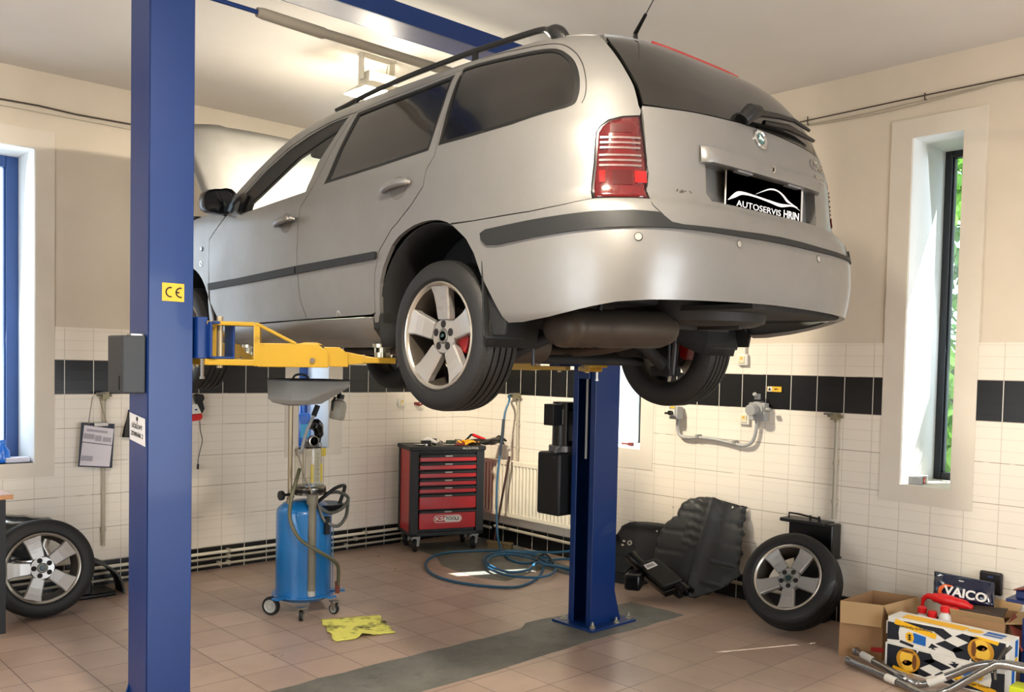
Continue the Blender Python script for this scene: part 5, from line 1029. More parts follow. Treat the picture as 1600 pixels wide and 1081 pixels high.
b = B(); b.tube(P, .0125, 10, smooth=6); b.build('drain_hose', M('hose_olive', (.34, .33, .24), .4), od); b = B(); b.cyl((gx+.16, gy-.12, .20), (gx+.16, gy-.12, .12), .016, 10); b.build('hose_fitting', M('fitting_red', (.45, .20, .14), .5), od)
b = B(); b.tube([(gx+.03, gy-.05, .74), (gx+.09, gy-.09, .80), (gx+.16, gy-.08, .835), (gx+.235, gy-.06, .845), (gx+.25, gy-.05, .82), (gx+.215, gy-.05, .73), (gx+.19, gy-.05, .70)], .0125, 10, smooth=5); b.build('push_handle', BLK, od)
b = B(); b.tube([(gx+.0, gy-.12, .73), (gx+.08, gy-.14, .68), (gx+.18, gy-.13, .70), (gx+.25, gy-.10, .76), (gx+.20, gy-.05, .80), (gx+.10, gy-.06, .80)], .012, 8, smooth=5); b.tube([(gx+.0, gy-.12, .74), (gx+.03, gy-.15, .64), (gx+.12, gy-.17, .59), (gx+.22, gy-.12, .64), (gx+.26, gy-.08, .74)], .012, 8, smooth=5); b.build('coiled_hose', M('hose_grey', (.33, .33, .30), .35), od)
b = B(); b.lathe([(0, .68), (.11, .68), (.125, .72), (.12, .725), (0, .715)], (gx+.13, gy+.0, 0), n=24); b.box((gx+.05, gy-.155, .60), (.03, .03, .12)); b.build('tool_tray', BLK, od)
b = B(); b.tube([(gx+.105, gy-.145, .60), (gx+.105, gy-.145, .16)], .0035, 6); b.build('level_tube', M('level_blue', (.30, .42, .52), .3), od)
rebase(od, (ox, oy, 0))
t = thing('oil_bottle', 'upside-down white plastic bottle hanging from the rim of the grey funnel', 'bottle'); c = (3.385, 5.44, 1.37)
b = B(); R_ = Matrix.Rotation(math.radians(10), 3, 'Y'); b.lathe([(0, -.075), (.045, -.075), (.054, -.06), (.055, .02), (.045, .05), (.022, .066), (.02, .075)], c, R_, 24); b.build('body', M('bottle_milky', (.60, .58, .52), .5), t); b = B(); b.cyl((3.398, 5.44, 1.44), (3.405, 5.44, 1.47), .026, 14); b.tube([(3.40, 5.44, 1.47), (3.40, 5.44, 1.50), (3.36, 5.44, 1.515)], .007, 8); b.tube([(3.36, 5.44, 1.45), (3.33, 5.43, 1.42), (3.335, 5.43, 1.36)], .009, 8); b.build('cap', BLK, t); rebase(t, c)
# absorbent sheet
Q = [fp(*p) for p in ((500, 969), (592, 962), (616, 989), (524, 1004))]; rows = []
for i in range(17):
    rows.append([]); 
    for j in range(17):
        a, c = i/16, j/16; p = (Q[0]*(1-a)+Q[1]*a)*(1-c)+(Q[3]*(1-a)+Q[2]*a)*c; z = .004+.012*max(0, math.sin(a*9+c*3))*c**2+.003*math.sin(a*23+c*17)**2+(.018*math.exp(-((a-.45)/.08)**2)*(c > .8)*(c-.8)*5); rows[-1].append((p[0]+.008*math.sin(c*20), p[1]+.008*math.sin(a*18)*(c), z))
b = B(); b.grid(rows); YC = M('sheet_yellow', (.88, .86, .42), .9, 0, 0, .08, 20, .5, 60, dirt=((.16, .13, .08), .95, 7, .50)); tag(b.build('absorbent_sheet', YC, smooth=60, thick=.002), 'yellow oil-stained absorbent sheet lying on the floor tiles beside the drainer', 'cloth')
# ================================================================ TOOL CART
tc = thing('tool_cart', 'red and black seven-drawer tool cart on casters in the corner', 'tool cart'); A = Vector((4.800, 6.50, 0)); Bx = Vector((5.452, 6.255, 0)); U = (Bx-A).normalized(); Wd = (Bx-A).length; V_ = Vector((-U.y, U.x, 0)); D = .42; ang = math.atan2(U.y, U.x)
CAB = M('cart_black', (.115, .12, .125), .5); CRED = M('cart_red', (.70, .075, .085), .33, 0, .3, .05)
def cb(b, u0, u1, v0, v1, z0, z1):
    c = A+U*((u0+u1)/2)+V_*((v0+v1)/2); b.box((c.x, c.y, (z0+z1)/2), (abs(u1-u0), abs(v1-v0), abs(z1-z0)), ang)
zb, zt = .145, .955
b = B(); cb(b, 0, .075, 0, .05, zb, zt-.03); cb(b, Wd-.075, Wd, 0, .05, zb, zt-.03); cb(b, 0, Wd, .03, D, zb, zb+.03); cb(b, .075, Wd-.075, .03, .05, zb, zt-.03); cb(b, 0, Wd, 0, .03, zb, zb+.035); cb(b, .075, Wd-.075, .002, .04, .895, .92); cb(b, 0, .05, D-.05, D, zb, zt-.03); cb(b, Wd-.05, Wd, D-.05, D, zb, zt-.03); cb(b, .05, Wd-.05, D-.02, D, zb, zt-.03); b.build('cart_frame', CAB, tc, smooth=0, bevel=.004)
for u0 in (.008, Wd-.014): b = B(); cb(b, u0, u0+.006, .045, D-.045, zb+.03, zt-.035); b.build('side_panel', CRED, tc, smooth=0)
b = B(); cb(b, -.012, Wd+.012, -.012, D+.01, .915, .955); tp = b.build('top_tray', CAB, tc, smooth=0, bevel=.008); b = B(); p = A+U*(Wd*.80)-V_*.0135; b.text('MULTI-TOOL', .026, (p.x, p.y, .935), U, (0, 0, 1), .0006, .0003); b.build('lettering', M('letter_grey', (.70, .70, .68), .5), tp, smooth=0)
zs = [.895, .826, .758, .690, .622, .553, .400, .185]; zs = [.888, .815, .742, .669, .600, .531, .385, .205]
for i in range(7):
    z1, z0 = zs[i]-.004, zs[i+1]+.006
    b = B(); cb(b, .082, Wd-.082, -.012, .03, z0, z1-.022); dr_ = b.build('drawer', CRED, tc, smooth=0, bevel=.003); b = B(); c = A+U*(Wd/2)
    b.prism([(-.020, z1-.026), (-.004, z1), (.02, z1), (.02, z1-.026)], .085, Wd-.085, A, V_, (0, 0, 1)); 
    b = B(); cb(b, .082, Wd-.082, -.020, .02, z1-.026, z1-.004); dh = b.build('drawer_pull', CAB, dr_, smooth=0, bevel=.005); b = B(); cb(b, Wd/2-.035, Wd/2+.035, -.0235, -.018, z1-.022, z1-.009); b.build('latch', M('latch_silver', (.62, .60, .57), .35, .6), dr_, smooth=0, bevel=.003)
    if i == 6:
        def rr(w, h): 
            return [(w/2-h/2+h/2*math.cos(a), h/2*math.sin(a)) for a in np.linspace(-math.pi/2, math.pi/2, 10)]+[(-w/2+h/2+h/2*math.cos(a), h/2*math.sin(a)) for a in np.linspace(math.pi/2, 1.5*math.pi, 10)]
        p = A+U*(Wd*.50)-V_*.0125; p.z = .30; b = B(); b.prism(rr(.265, .068), 0, .002, p, U, (0, 0, 1)); b.build('logo_border', M('logo_white', (.90, .88, .86), .4), dr_, smooth=0)
        b = B(); b.prism(rr(.253, .058), .002, .003, p, U, (0, 0, 1)); b.build('logo_field', CRED, dr_, smooth=0); b = B(); q = p-V_*.0035-U*.080; b.text('KS', .050, q, U, (0, 0, 1), .0006, .0012, fit=.075); b.build('logo_letters', M('logo_white'), dr_, smooth=0)
        b = B(); q = p-V_*.0035+U*.043; b.prism(rr(.160, .050), 0, .0008, q, U, (0, 0, 1)); b.build('logo_field', M('logo_white'), dr_, smooth=0); b = B(); q = q-V_*.0012; b.text('TOOLS', .042, q, U, (0, 0, 1), .0006, .0012, fit=.128); b.build('logo_letters', INK, dr_, smooth=0)
for u, v in ((.07, .06), (Wd-.07, .06), (.07, D-.06), (Wd-.07, D-.06)):
    c = A+U*u+V_*v; b = B(); R_ = (U*.8-V_*.5).normalized().to_track_quat('Z', 'Y').to_matrix(); b.lathe([(.030, -.016), (.052, -.016), (.058, -.010), (.058, .010), (.052, .016), (.030, .016)], (c.x, c.y, .058), R_, 28, closed=True); w_ = b.build('caster_wheel', RUB, tc); b = B(); b.lathe([(0, -.014), (.034, -.014), (.034, .014), (0, .014)], (c.x, c.y, .058), R_, 20); b.build('wheel_hub', M('hub_red_grey', (.36, .22, .20), .5), w_)
    b = B(); b.box((c.x, c.y, .135), (.07, .07, .012), ang)
    for s in (-1, 1): q = c+(R_ @ Vector((0, 0, 1)))*s*.021; b.box((q.x, q.y, .095), (.035, .035, .08), ang)
    b = B(); b.box((c.x, c.y, .135), (.07, .07, .012), ang); q = c+(R_ @ Vector((0, 0, 1)))*.021; b.add([(q.x-U.x*.022, q.y-U.y*.022, .13), (q.x+U.x*.022, q.y+U.y*.022, .13), (q.x+U.x*.012, q.y+U.y*.012, .05), (q.x-U.x*.012, q.y-U.y*.012, .05)], [(0, 1, 2, 3)]); q = c-(R_ @ Vector((0, 0, 1)))*.021; b.add([(q.x-U.x*.022, q.y-U.y*.022, .13), (q.x+U.x*.022, q.y+U.y*.022, .13), (q.x+U.x*.012, q.y+U.y*.012, .05), (q.x-U.x*.012, q.y-U.y*.012, .05)], [(0, 1, 2, 3)]); b.build('caster_fork', STEEL, w_, smooth=0, thick=.004)
rebase(tc, tuple((A+Bx)/2+V_*.2))
# tools on the cart
ZT = .955
def on(u, v, z=0): p = A+U*u+V_*v; return Vector((p.x, p.y, ZT+z))
def tool(name, lab, cat, b, mat, grp='tools lying on the tool cart', **k): return tag(b.build(name, mat, **k), lab, cat, grp)
b = B(); b.tube([on(.06, .10, .010), on(.16, .06, .010)], .008, 8); b.cyl(on(.155, .06, 0), on(.155, .06, .02), .018, 12); tool('ratchet', 'chrome ratchet at the left end of the cart top', 'ratchet', b, CHROME)
b = B(); b.box(on(.165, .10, .024), (.085, .05, .048), ang+.1); tool('socket_case', 'small matt black box on the cart top beside the ratchet', 'box', b, BLKS, bevel=.004)
b = B(); b.tube([on(.14, .16, .03), on(.20, .18, .05), on(.25, .16, .035), on(.28, .14, .02)], [.012, .022, .018, .010], 8, smooth=3); tool('crumpled_rag', 'crumpled white paper rag behind the small black box', 'rag', b, PAPER, bevel=0)
b = B(); b.cyl(on(.275, .20, .0), on(.275, .20, .055), .022, 12); tool('canister', 'short black cylinder standing on the cart top', 'canister', b, BLKS)
b = B(); b.lathe([(.016, -.004), (.024, -.004), (.024, .004), (.016, .004)], on(.30, .08, .022), Matrix.Rotation(1.2, 3, 'X'), 18, closed=True); b.tube([on(.31, .08, .006), on(.38, .10, .006)], .005, 6); tool('pull_ring', 'small chrome ring spanner lying near the cart front edge', 'spanner', b, CHROME)
b = B(); b.tube([on(.34, .06, .007), on(.46, .07, .007)], .006, 8); b.box(on(.465, .07, .007), (.02, .018, .01), ang); tool('open_spanner', 'chrome open spanner lying in the middle of the cart top', 'spanner', b, CHROME)
b = B(); b.box(on(.42, .17, .020), (.07, .05, .04), ang); tool('parts_box', 'dark green metal parts box in the middle of the cart top', 'box', b, M('dark_green', (.16, .20, .16), .5), bevel=.004)
b = B(); b.box(on(.48, .13, .026), (.055, .055, .052), ang); tool('paste_tin', 'grey metal tin next to the yellow straps', 'tin', b, M('tin_grey', (.42, .40, .37), .4, .5), bevel=.006)
b = B(); b.box(on(.475, .05, .012), (.09, .035, .024), ang+.1); tool('red_handle', 'dull red handle at the front edge of the cart top', 'handle', b, M('dull_red'), bevel=.008)
P = [on(.50+.055*math.cos(i*.9)+i*.006, .12+.05*math.sin(i*.9), .022+.018*math.sin(i*2.1)) for i in range(22)]
b = B(); b.tube(P, .009, 7, smooth=3); tool('yellow_strap', 'tangled yellow straps heaped on the right part of the cart top', 'strap', b, M('strap_yellow', (.86, .58, .07), .6))
t = thing('hacksaw_frame', 'black tool with a red grip leaning up at the right rear of the cart', 'tool', (0, 0, 0), 'tools lying on the tool cart'); b = B(); b.tube([on(.56, .2, .01), on(.64, .22, .085), on(.66, .22, .085)], .011, 8); b.build('frame', BLKS, t); b = B(); b.tube([on(.655, .22, .085), on(.77, .20, .04)], .015, 10); b.build('grip', RED, t); rebase(t, tuple(on(.6, .2)))
b = B(); rr_ = []
for i in range(9):
    a = i/8; rr_.append([on(.58+.34*a, .05+.20*c_+.03*math.sin(a*7), .012+.05*math.sin(math.pi*c_)*(.4+.6*a)+.012*math.sin(a*11+c_*9)) for c_ in np.linspace(0, 1, 9)])
b.grid(rr_); b.tube([on(.60, .03, .02), on(.72, .06, .02), on(.80, .08, .028), on(.90, .12, .035)], [.010, .02, .03, .022], 10, smooth=4)
for k in range(4): b.tube([on(.86, .09+.03*k, .03), on(.91, .09+.035*k, .045+.008*k), on(.945, .09+.04*k, .035+.01*(k % 2))], [.014, .013, .010], 8, smooth=3)
tool('work_glove', 'pair of black work gloves over the right edge of the cart', 'gloves', b, BLKS, thick=0)
# broom
t = thing('broom', 'broom with dark stick leaning on the radiator beside the tool cart', 'broom'); a0, a1 = Vector((5.56, 6.22, .06)), Vector((5.64, 6.12, .86)); b = B(); b.tube([a0, a1], .011, 10); b.build('stick', M('stick_brown', (.22, .12, .09), .5), t)
b = B(); b.box((5.58, 6.16, .055), (.05, .26, .03), .35); b.build('broom_head', M('broom_wood', (.40, .33, .22), .7), t, bevel=.006); b = B(); b.box((5.58, 6.16, .02), (.045, .25, .04), .35); b.build('bristles', M('bristle_tan', (.42, .36, .24), .9), t, bevel=.004); rebase(t, (5.57, 6.18, 0))
# ================================================================ BLUE AIR HOSE
HB = M('hose_blue', (.14, .34, .46), .38, 0, 0, .1, 15)
t = thing('air_hose', 'blue air hose hanging from the wall valve and coiled on the floor', 'hose')
def fx_(u, v, z=.012): p = fp(u, v, z); return Vector(p) if p[0] < 5.73 else Vector(at(u, v, 0, 5.73))
P = [Vector((5.76, 6.21, 1.415)), Vector((5.73, 6.25, 1.41)), Vector(at(796, 625, 0, 5.66)), Vector(at(789, 645, 0, 5.60)), Vector(at(785, 680, 0, 5.56)), Vector(at(781, 710, 0, 5.52)), Vector(at(777, 750, 0, 5.48)), Vector(at(776, 800, 0, 5.44)), Vector(at(778, 840, 0, 5.42))]
P += [fx_(784, 860, .03), fx_(797, 874), fx_(818, 879.5), fx_(840, 878), fx_(868, 874, .022), fx_(893, 874), Vector(fx_(893, 874))+Vector((.02, -.3, 0))]
b = B(); b.tube(P, .0105, 10, smooth=6); b.build('hose', HB, t)
def ell(cx, cy, rx, ry, a0, a1, z, n=26, tilt=0):
    out = []
    for i in range(n+1):
        a = math.radians(a0+(a1-a0)*i/n); u = cx+rx*math.cos(a)-tilt*ry*math.sin(a); v = cy+ry*math.sin(a); out.append(fx_(u, v, z+.004*math.sin(a*3)))
    return out
P = [fx_(893, 861), fx_(860, 863), fx_(820, 861.5), fx_(780, 860)]+[fx_(*p) for p in ((740, 860.5), (700, 863), (677, 869), (666, 879), (668, 890), (682, 900), (708, 908), (745, 914), (790, 917.5), (815, 915), (835, 906), (846, 895), (850, 884), (856, 880))]
b = B(); b.tube(P, .0105, 10, smooth=6); b.build('hose', HB, t)
P = [fx_(*p, .028) for p in ((893, 892), (868, 884), (855, 878), (838, 868), (810, 863), (780, 863), (760, 869), (756, 879), (768, 890), (795, 899), (830, 902), (856, 899), (868, 890), (862, 876), (845, 868), (815, 864))]
b = B(); b.tube(P, .0105, 10, smooth=6); b.build('hose', HB, t)
P = [fx_(*p, .046) for p in ((893, 889), (872, 885), (850, 881.5), (838, 879))]+[fx_(*p, .045) for p in ((825, 890), (800, 894), (780, 890), (764, 882), (762, 874), (775, 867), (800, 866), (830, 872), (850, 880))]
b = B(); b.tube(P, .0105, 10, smooth=6); b.build('hose', HB, t)
b = B(); b.tube([fx_(838, 876, .06), fx_(842, 868, .085), fx_(852, 866, .09), fx_(860, 872, .075), fx_(864, 880, .06)], .009, 8, smooth=5); b.build('air_gun_loop', BLK, t)
b = B(); b.cyl((5.765, 6.19, 1.41), (5.755, 6.25, 1.41), .016, 12); b.build('coupling', M('valve_brass'), t); b = B(); b.tube([Vector(at(787, 655, 0, 5.585)), Vector(at(785, 680, 0, 5.56)), Vector(at(781, 712, 0, 5.52))], [.0145, .0155, .013], 10); b.build('hose_sleeve', M('sleeve_dark', (.13, .17, .22), .5), t)
rebase(t, (5.2, 5.6, 0))
# ================================================================ RIGHT WALL: black plastic parts
t = thing('engine_undershield', 'large ribbed black engine undershield leaning on the right wall', 'undershield')
px_ = [(1161, 792), (1158, 801), (1159, 812), (1154, 822), (1158, 835), (1153, 850), (1156, 866), (1151, 882), (1153, 900), (1135, 916), (1108, 930), (1090, 937), (1065, 936), (1050, 925), (1035, 905), (1024, 880), (1024, 850), (1028, 832), (1035, 820), (1046, 808), (1056, 803), (1060, 790), (1070, 780), (1083, 777), (1098, 776), (1125, 784), (1150, 790)]
O_ = np.array([5.44, 3.86, 0.0]); up_ = np.array([.42, 0, .91]); up_ /= np.linalg.norm(up_); al = np.array([.10, -1, 0]); al /= np.linalg.norm(al); nn = np.cross(al, up_); nn /= np.linalg.norm(nn)
if nn[0] > 0: nn = -nn
def onpl(u, v, off=0):
    d = ray(u, v); k = ((O_-CAM) @ nn)/(d @ nn); p = CAM+k*d; return p+nn*off
poly = [onpl(u, v) for u, v in px_]; cc = np.mean(poly, 0)
q2d = [((p-O_) @ al, (p-O_) @ up_) for p in poly]; AA = np.array(q2d)
def cdt(poly2, g):
    O2 = dens(poly2, g); E_ = [(i, (i+1) % len(O2)) for i in range(len(O2))]; A2 = np.array(O2); gx, gy = [a.ravel() for a in np.meshgrid(np.arange(A2[:, 0].min(), A2[:, 0].max(), g), np.arange(A2[:, 1].min(), A2[:, 1].max(), g))]
    ok = inside(O2, gx, gy); gx, gy = gx[ok], gy[ok]; d = np.min((gx[:, None]-A2[:, 0])**2+(gy[:, None]-A2[:, 1])**2, 1); k = d > (g*.5)**2; pts = O2+list(zip(gx[k].tolist(), gy[k].tolist()))
    V, _, Fc, *_ = delaunay_2d_cdt([Vector(p) for p in pts], E_, [], 0, 1e-7); V = np.array([tuple(v) for v in V]); c = np.array([V[list(f)].mean(0) for f in Fc]); ok = inside(O2, c[:, 0], c[:, 1]); return V, [tuple(f) for f, o in zip(Fc, ok) if o]
V, Fc = cdt(q2d, .016)
mn, mx = AA.min(0), AA.max(0); cv = []
for a, c in V:
    u, v = (a-mn[0])/(mx[0]-mn[0]), (c-mn[1])/(mx[1]-mn[1])
    bdy = np.sqrt(np.min((AA[:, 0]-a)**2+(AA[:, 1]-c)**2)); h = .02*min(1, bdy/.03)
    h += .045*math.exp(-((u-.55)/.10)**2)+.03*(u > .55)*(1-(u-.55)/.45)+.02*math.sin(u*5)
    for rz in (.18, .38, .58, .78): h -= .010*math.exp(-((v-rz)/.012)**2)*(.62 < u < .97)+.008*math.exp(-((v-rz-.05)/.012)**2)*(.05 < u < .35)
    if .32 < u < .52 and v > .45: h += .006*(math.sin(v*75+math.sin(u*30)) > .2)
    cv.append(O_+al*a+up_*c+nn*h)
b = B(); b.add(cv, Fc); SH = M('shield_black', (.115, .12, .125), .5, 0, 0, .25, 5, .2, 60, dirt=((.24, .25, .25), .55, 4, .52)); b.build('shield', SH, t, smooth=50, thick=.004)
b = B()
for (u, v) in ((1110, 810), (1060, 930), (1100, 893), (1083, 781), (1030, 832), (1148, 795), (1055, 795)): p = onpl(u, v, .034); b.cyl(p, p+nn*.004, .008, 8)
b.build('clip', M('clip_grey', (.55, .54, .5), .4, .5), t); rebase(t, (5.5, 3.9, 0))
t = thing('wheel_arch_liner', 'dull black plastic liner with silver stickers leaning left of the big undershield', 'wheel arch liner'); y0 = 4.42
px2 = [(958, 828), (968, 815), (985, 812), (1010, 815), (1034, 819), (1040, 840), (1035, 870), (1030, 905), (1005, 916), (975, 918), (958, 910)]
O_ = np.array([5.55, 4.4, 0.0]); up_ = np.array([.38, 0, .925]); al = np.array([.25, -.97, 0]); up_ /= np.linalg.norm(up_); al /= np.linalg.norm(al); nn = np.cross(al, up_); nn /= np.linalg.norm(nn)
if nn[0] > 0: nn = -nn
q2d = [((onpl(u, v)-O_) @ al, (onpl(u, v)-O_) @ up_) for u, v in px2]; V, Fc = cdt(q2d, .02); AA = np.array(q2d); mn, mx = AA.min(0), AA.max(0)
b = B(); b.add([O_+al*a+up_*c+nn*(.05*math.sin(math.pi*(a-mn[0])/(mx[0]-mn[0]))+.03*math.exp(-(((c-mn[1])/(mx[1]-mn[1])-.95)/.06)**2)) for a, c in V], Fc); b.build('liner', M('liner_dull', (.085, .085, .085), .6, 0, 0, .2, 8), t, smooth=50, thick=.005)
b = B(); p = onpl(989, 851, .068); b.lathe([(.010, 0), (.021, 0)], p, Vector(nn).to_track_quat('Z', 'Y').to_matrix(), 16, cap=False)
for k in range(6): a = k*1.05; b.box(p+al*.015*math.cos(a)+up_*.015*math.sin(a)+nn*.001, (.008, .008, .008))
for (u, v) in ((980, 848), (978, 854)): b.box(onpl(u, v, .066), (.004, .022, .014), .3)
b.build('foil_sticker', M('foil', (.72, .70, .64), .3, .5), t); b = B(); p = onpl(966, 843, .05); b.lathe([(0, 0), (.032, .0)], p, Vector(nn).to_track_quat('Z', 'Y').to_matrix(), 20); b.build('round_hole', BLKS, t, smooth=0)
b = B(); P0 = [onpl(u, v, .12) for u, v in ((963, 868), (985, 872), (1000, 884), (985, 900), (962, 895))]; b.add(P0+[p-nn*.05 for p in P0], [(0, 1, 2, 3, 4)]+[(i, (i+1) % 5, (i+1) % 5+5, i+5) for i in range(5)]); b.build('plastic_tab', BLK, t, smooth=0, thick=.004); rebase(t, (5.6, 4.4, 0))
t = thing('air_filter_box', 'black air filter housing with white label on the floor in front of the undershield', 'filter box'); nl_ = Vector((-.62, -.30, .72)).normalized(); c = Vector((5.29, 4.06, .20))
def onf(u, v, o=0): d = Vector(ray(u, v)); k = (c-Vector(CAM)).dot(nl_)/d.dot(nl_); return Vector(CAM)+d*k+nl_*o
LQ = [onf(*p) for p in ((992, 880), (1026, 871), (1067, 905), (1036, 917))]; n_ = 4; ce_ = sum(LQ, Vector())/4
def slab(b, Q, o0, o1, k=1): V = [ce_+(q-ce_)*k+nl_*o1 for q in Q]+[ce_+(q-ce_)*k+nl_*o0 for q in Q]; b.add(V, [(0, 1, 2, 3), (7, 6, 5, 4)]+[(i, (i+1) % 4, (i+1) % 4+4, i+4) for i in range(4)])
b = B(); slab(b, LQ, -.05, 0); b.build('lid', BLK, t, bevel=.010, seg=3); b = B(); slab(b, LQ, -.068, -.05, 1.12); slab(b, LQ, -.135, -.068, 1.02); b.build('lower_case', BLKS, t, bevel=.006)
LBQ = [onf(u, v, .001) for u, v in ((1005, 883), (1021, 877), (1028, 883), (1012, 890))]; b = B(); b.add(LBQ, [(0, 1, 2, 3)]); lb = b.build('label', PAPER, t, smooth=0, thick=.001); b = B()
for k in (.3, .55): b.add([LBQ[0].lerp(LBQ[3], k)+(LBQ[1]-LBQ[0])*.12+nl_*.001, LBQ[0].lerp(LBQ[3], k)+(LBQ[1]-LBQ[0])*.85+nl_*.001, LBQ[0].lerp(LBQ[3], k+.12)+(LBQ[1]-LBQ[0])*.85+nl_*.001, LBQ[0].lerp(LBQ[3], k+.12)+(LBQ[1]-LBQ[0])*.12+nl_*.001], [(0, 1, 2, 3)])
b.build('print', INK, lb, smooth=0)
R_ = Matrix((LQ[2]-LQ[1], LQ[0]-LQ[1], nl_)); R_ = Matrix([r.normalized() for r in R_]).transposed()
b = B(); b.tube([c+R_ @ Vector((-.13, .06, -.01)), c+R_ @ Vector((-.19, .08, .02)), c+R_ @ Vector((-.24, .07, .02))], [.04, .045, .05], 16); b.lathe([(.035, -.04), (.048, -.04), (.05, .03), (.05, .04), (.04, .045), (.036, .03)], c+R_ @ Vector((.155, -.04, -.05)), R_ @ Matrix.Rotation(math.radians(90), 3, 'Y'), 20, closed=True); b.build('intake_duct', BLKS, t); b = B(); b.box(c+Vector((-.13, .16, -.06)), (.18, .12, .12), .5); b.build('duct_box', BLKS, t, bevel=.02); rebase(t, (c.x, c.y, 0))
# battery cover behind the leaning wheel
t = thing('battery_box', 'black plastic battery box with clamp bar standing behind the tilted wheel', 'battery box'); 
b = B(); O1 = at(1232, 820, 0, 5.70); b.bb((5.56, 2.965, .0), (5.72, 3.245, .30)); b.bb((5.55, 2.955, 0.02), (5.73, 3.25, .04)); 
b = B(); y0, y1 = 2.955, 3.32; b.bb((5.67, y0, .44), (5.795, y1-.04, .675)); b.bb((5.665, y0-.01, .435), (5.798, y0+.03, .455)); b.build('case', BLKS, t, bevel=.01); b = B(); b.bb((5.65, y0+.05, .655), (5.798, y1+.02, .68)); b.build('lid', BLK, t, bevel=.006)
b = B(); b.tube([(5.69, y1-.03, .675), (5.69, y1-.03, .715), (5.69, y1-.10, .715), (5.69, y0+.10, .70), (5.69, y0+.10, .68)], .007, 8); b.cyl((5.71, y1-.18, .68), (5.71, y1-.18, .715), .008, 8); b.cyl((5.71, y0+.12, .68), (5.71, y0+.12, .715), .008, 8); b.build('clamp_bar', BLKS, t)
b = B(); b.bb((5.68, 3.0, 0), (5.79, 3.24, .44)); b.build('lower_case', BLK, t, bevel=.01); rebase(t, (5.68, 3.1, 0))
# ================================================================ CORNER WITH CARTONS
def carton(name, lab, cor, h, flap, mat=CARD, group=None):
    """open carton from four top corners; thin walls, flaps outside"""
    t = thing(name, lab, 'box', (0, 0, 0), group); b = B(); C_ = [Vector((p[0], p[1], 0)) for p in cor]; z = Vector((0, 0, h)); n = 4; ce = sum(C_, Vector())/4
    I_ = [c+(ce-c).normalized()*.008 for c in C_]
    V = C_+[c+z for c in C_]+[c+z for c in I_]+[c+Vector((0, 0, .006)) for c in I_]
    b.add(V, [(i, (i+1) % 4, (i+1) % 4+4, i+4) for i in range(4)]+[(i+4, (i+1) % 4+4, (i+1) % 4+8, i+8) for i in range(4)]+[(i+8, (i+1) % 4+8, (i+1) % 4+12, i+12) for i in range(4)]+[(12, 13, 14, 15), (3, 2, 1, 0)]); b.build('carton_body', mat, t, smooth=0)
    for i, (dx, dy, dz, k) in flap.items():
        a, c = C_[i]+z, C_[(i+1) % 4]+z; e = (c-a); o = Vector((dx, dy, dz)); b = B(); b.add([a, c, c-e*k+o, a+e*k+o], [(0, 1, 2, 3)]); b.build('flap', M('cardboard_flap', (.66, .54, .38), .85), t, smooth=0, thick=.004)
    rebase(t, tuple(ce)); return t
c1 = [(5.125, 2.605), (5.222, 2.385), (5.60, 2.345), (5.535, 2.60)]
t = carton('cardboard_box', 'empty open brown cardboard box with its flap folded out, beside the tilted wheel', c1, .33, {0: (-.045, -.02, -.12, .03), 1: (.02, -.035, -.11, .05)})
b = B(); a0 = Vector(t.location); p = Vector((5.172, 2.50, .235))-a0; e = Vector((.097, -.22, 0)).normalized(); n_ = Vector((-.22, -.097, 0)).normalized()
for dx, s_ in ((-.03, 1), (0, 1)): b.prism([(dx-.008, 0), (dx+.008, 0), (dx+.004, .015), (dx+.008, .03), (dx-.008, .03), (dx-.004, .015)], 0, .001, p+n_*.004-Vector((0, 0, .03)), e, (0, 0, 1))
b.prism([(.03+.014*math.cos(k), .012+.014*math.sin(k)) for k in np.linspace(0, 6.28, 10)[:-1]], 0, .001, p+n_*.004-Vector((0, 0, .03)), e, (0, 0, 1)); b.build('printed_symbols', INK, t, smooth=0)
b = B(); b.text('210', .04, p+Vector((-.035, .085, -.12)), (0, 0, 1), (.4, -.9, 0), .0006); b.prism([(0, 0), (.07, 0), (.07, .03), (0, .025)], 0, .001, Vector((5.195, 2.44, .05))-a0+n_*.004, e, (0, 0, 1)); b.build('red_print', M('red_print', (.62, .10, .08), .7), t, smooth=0)
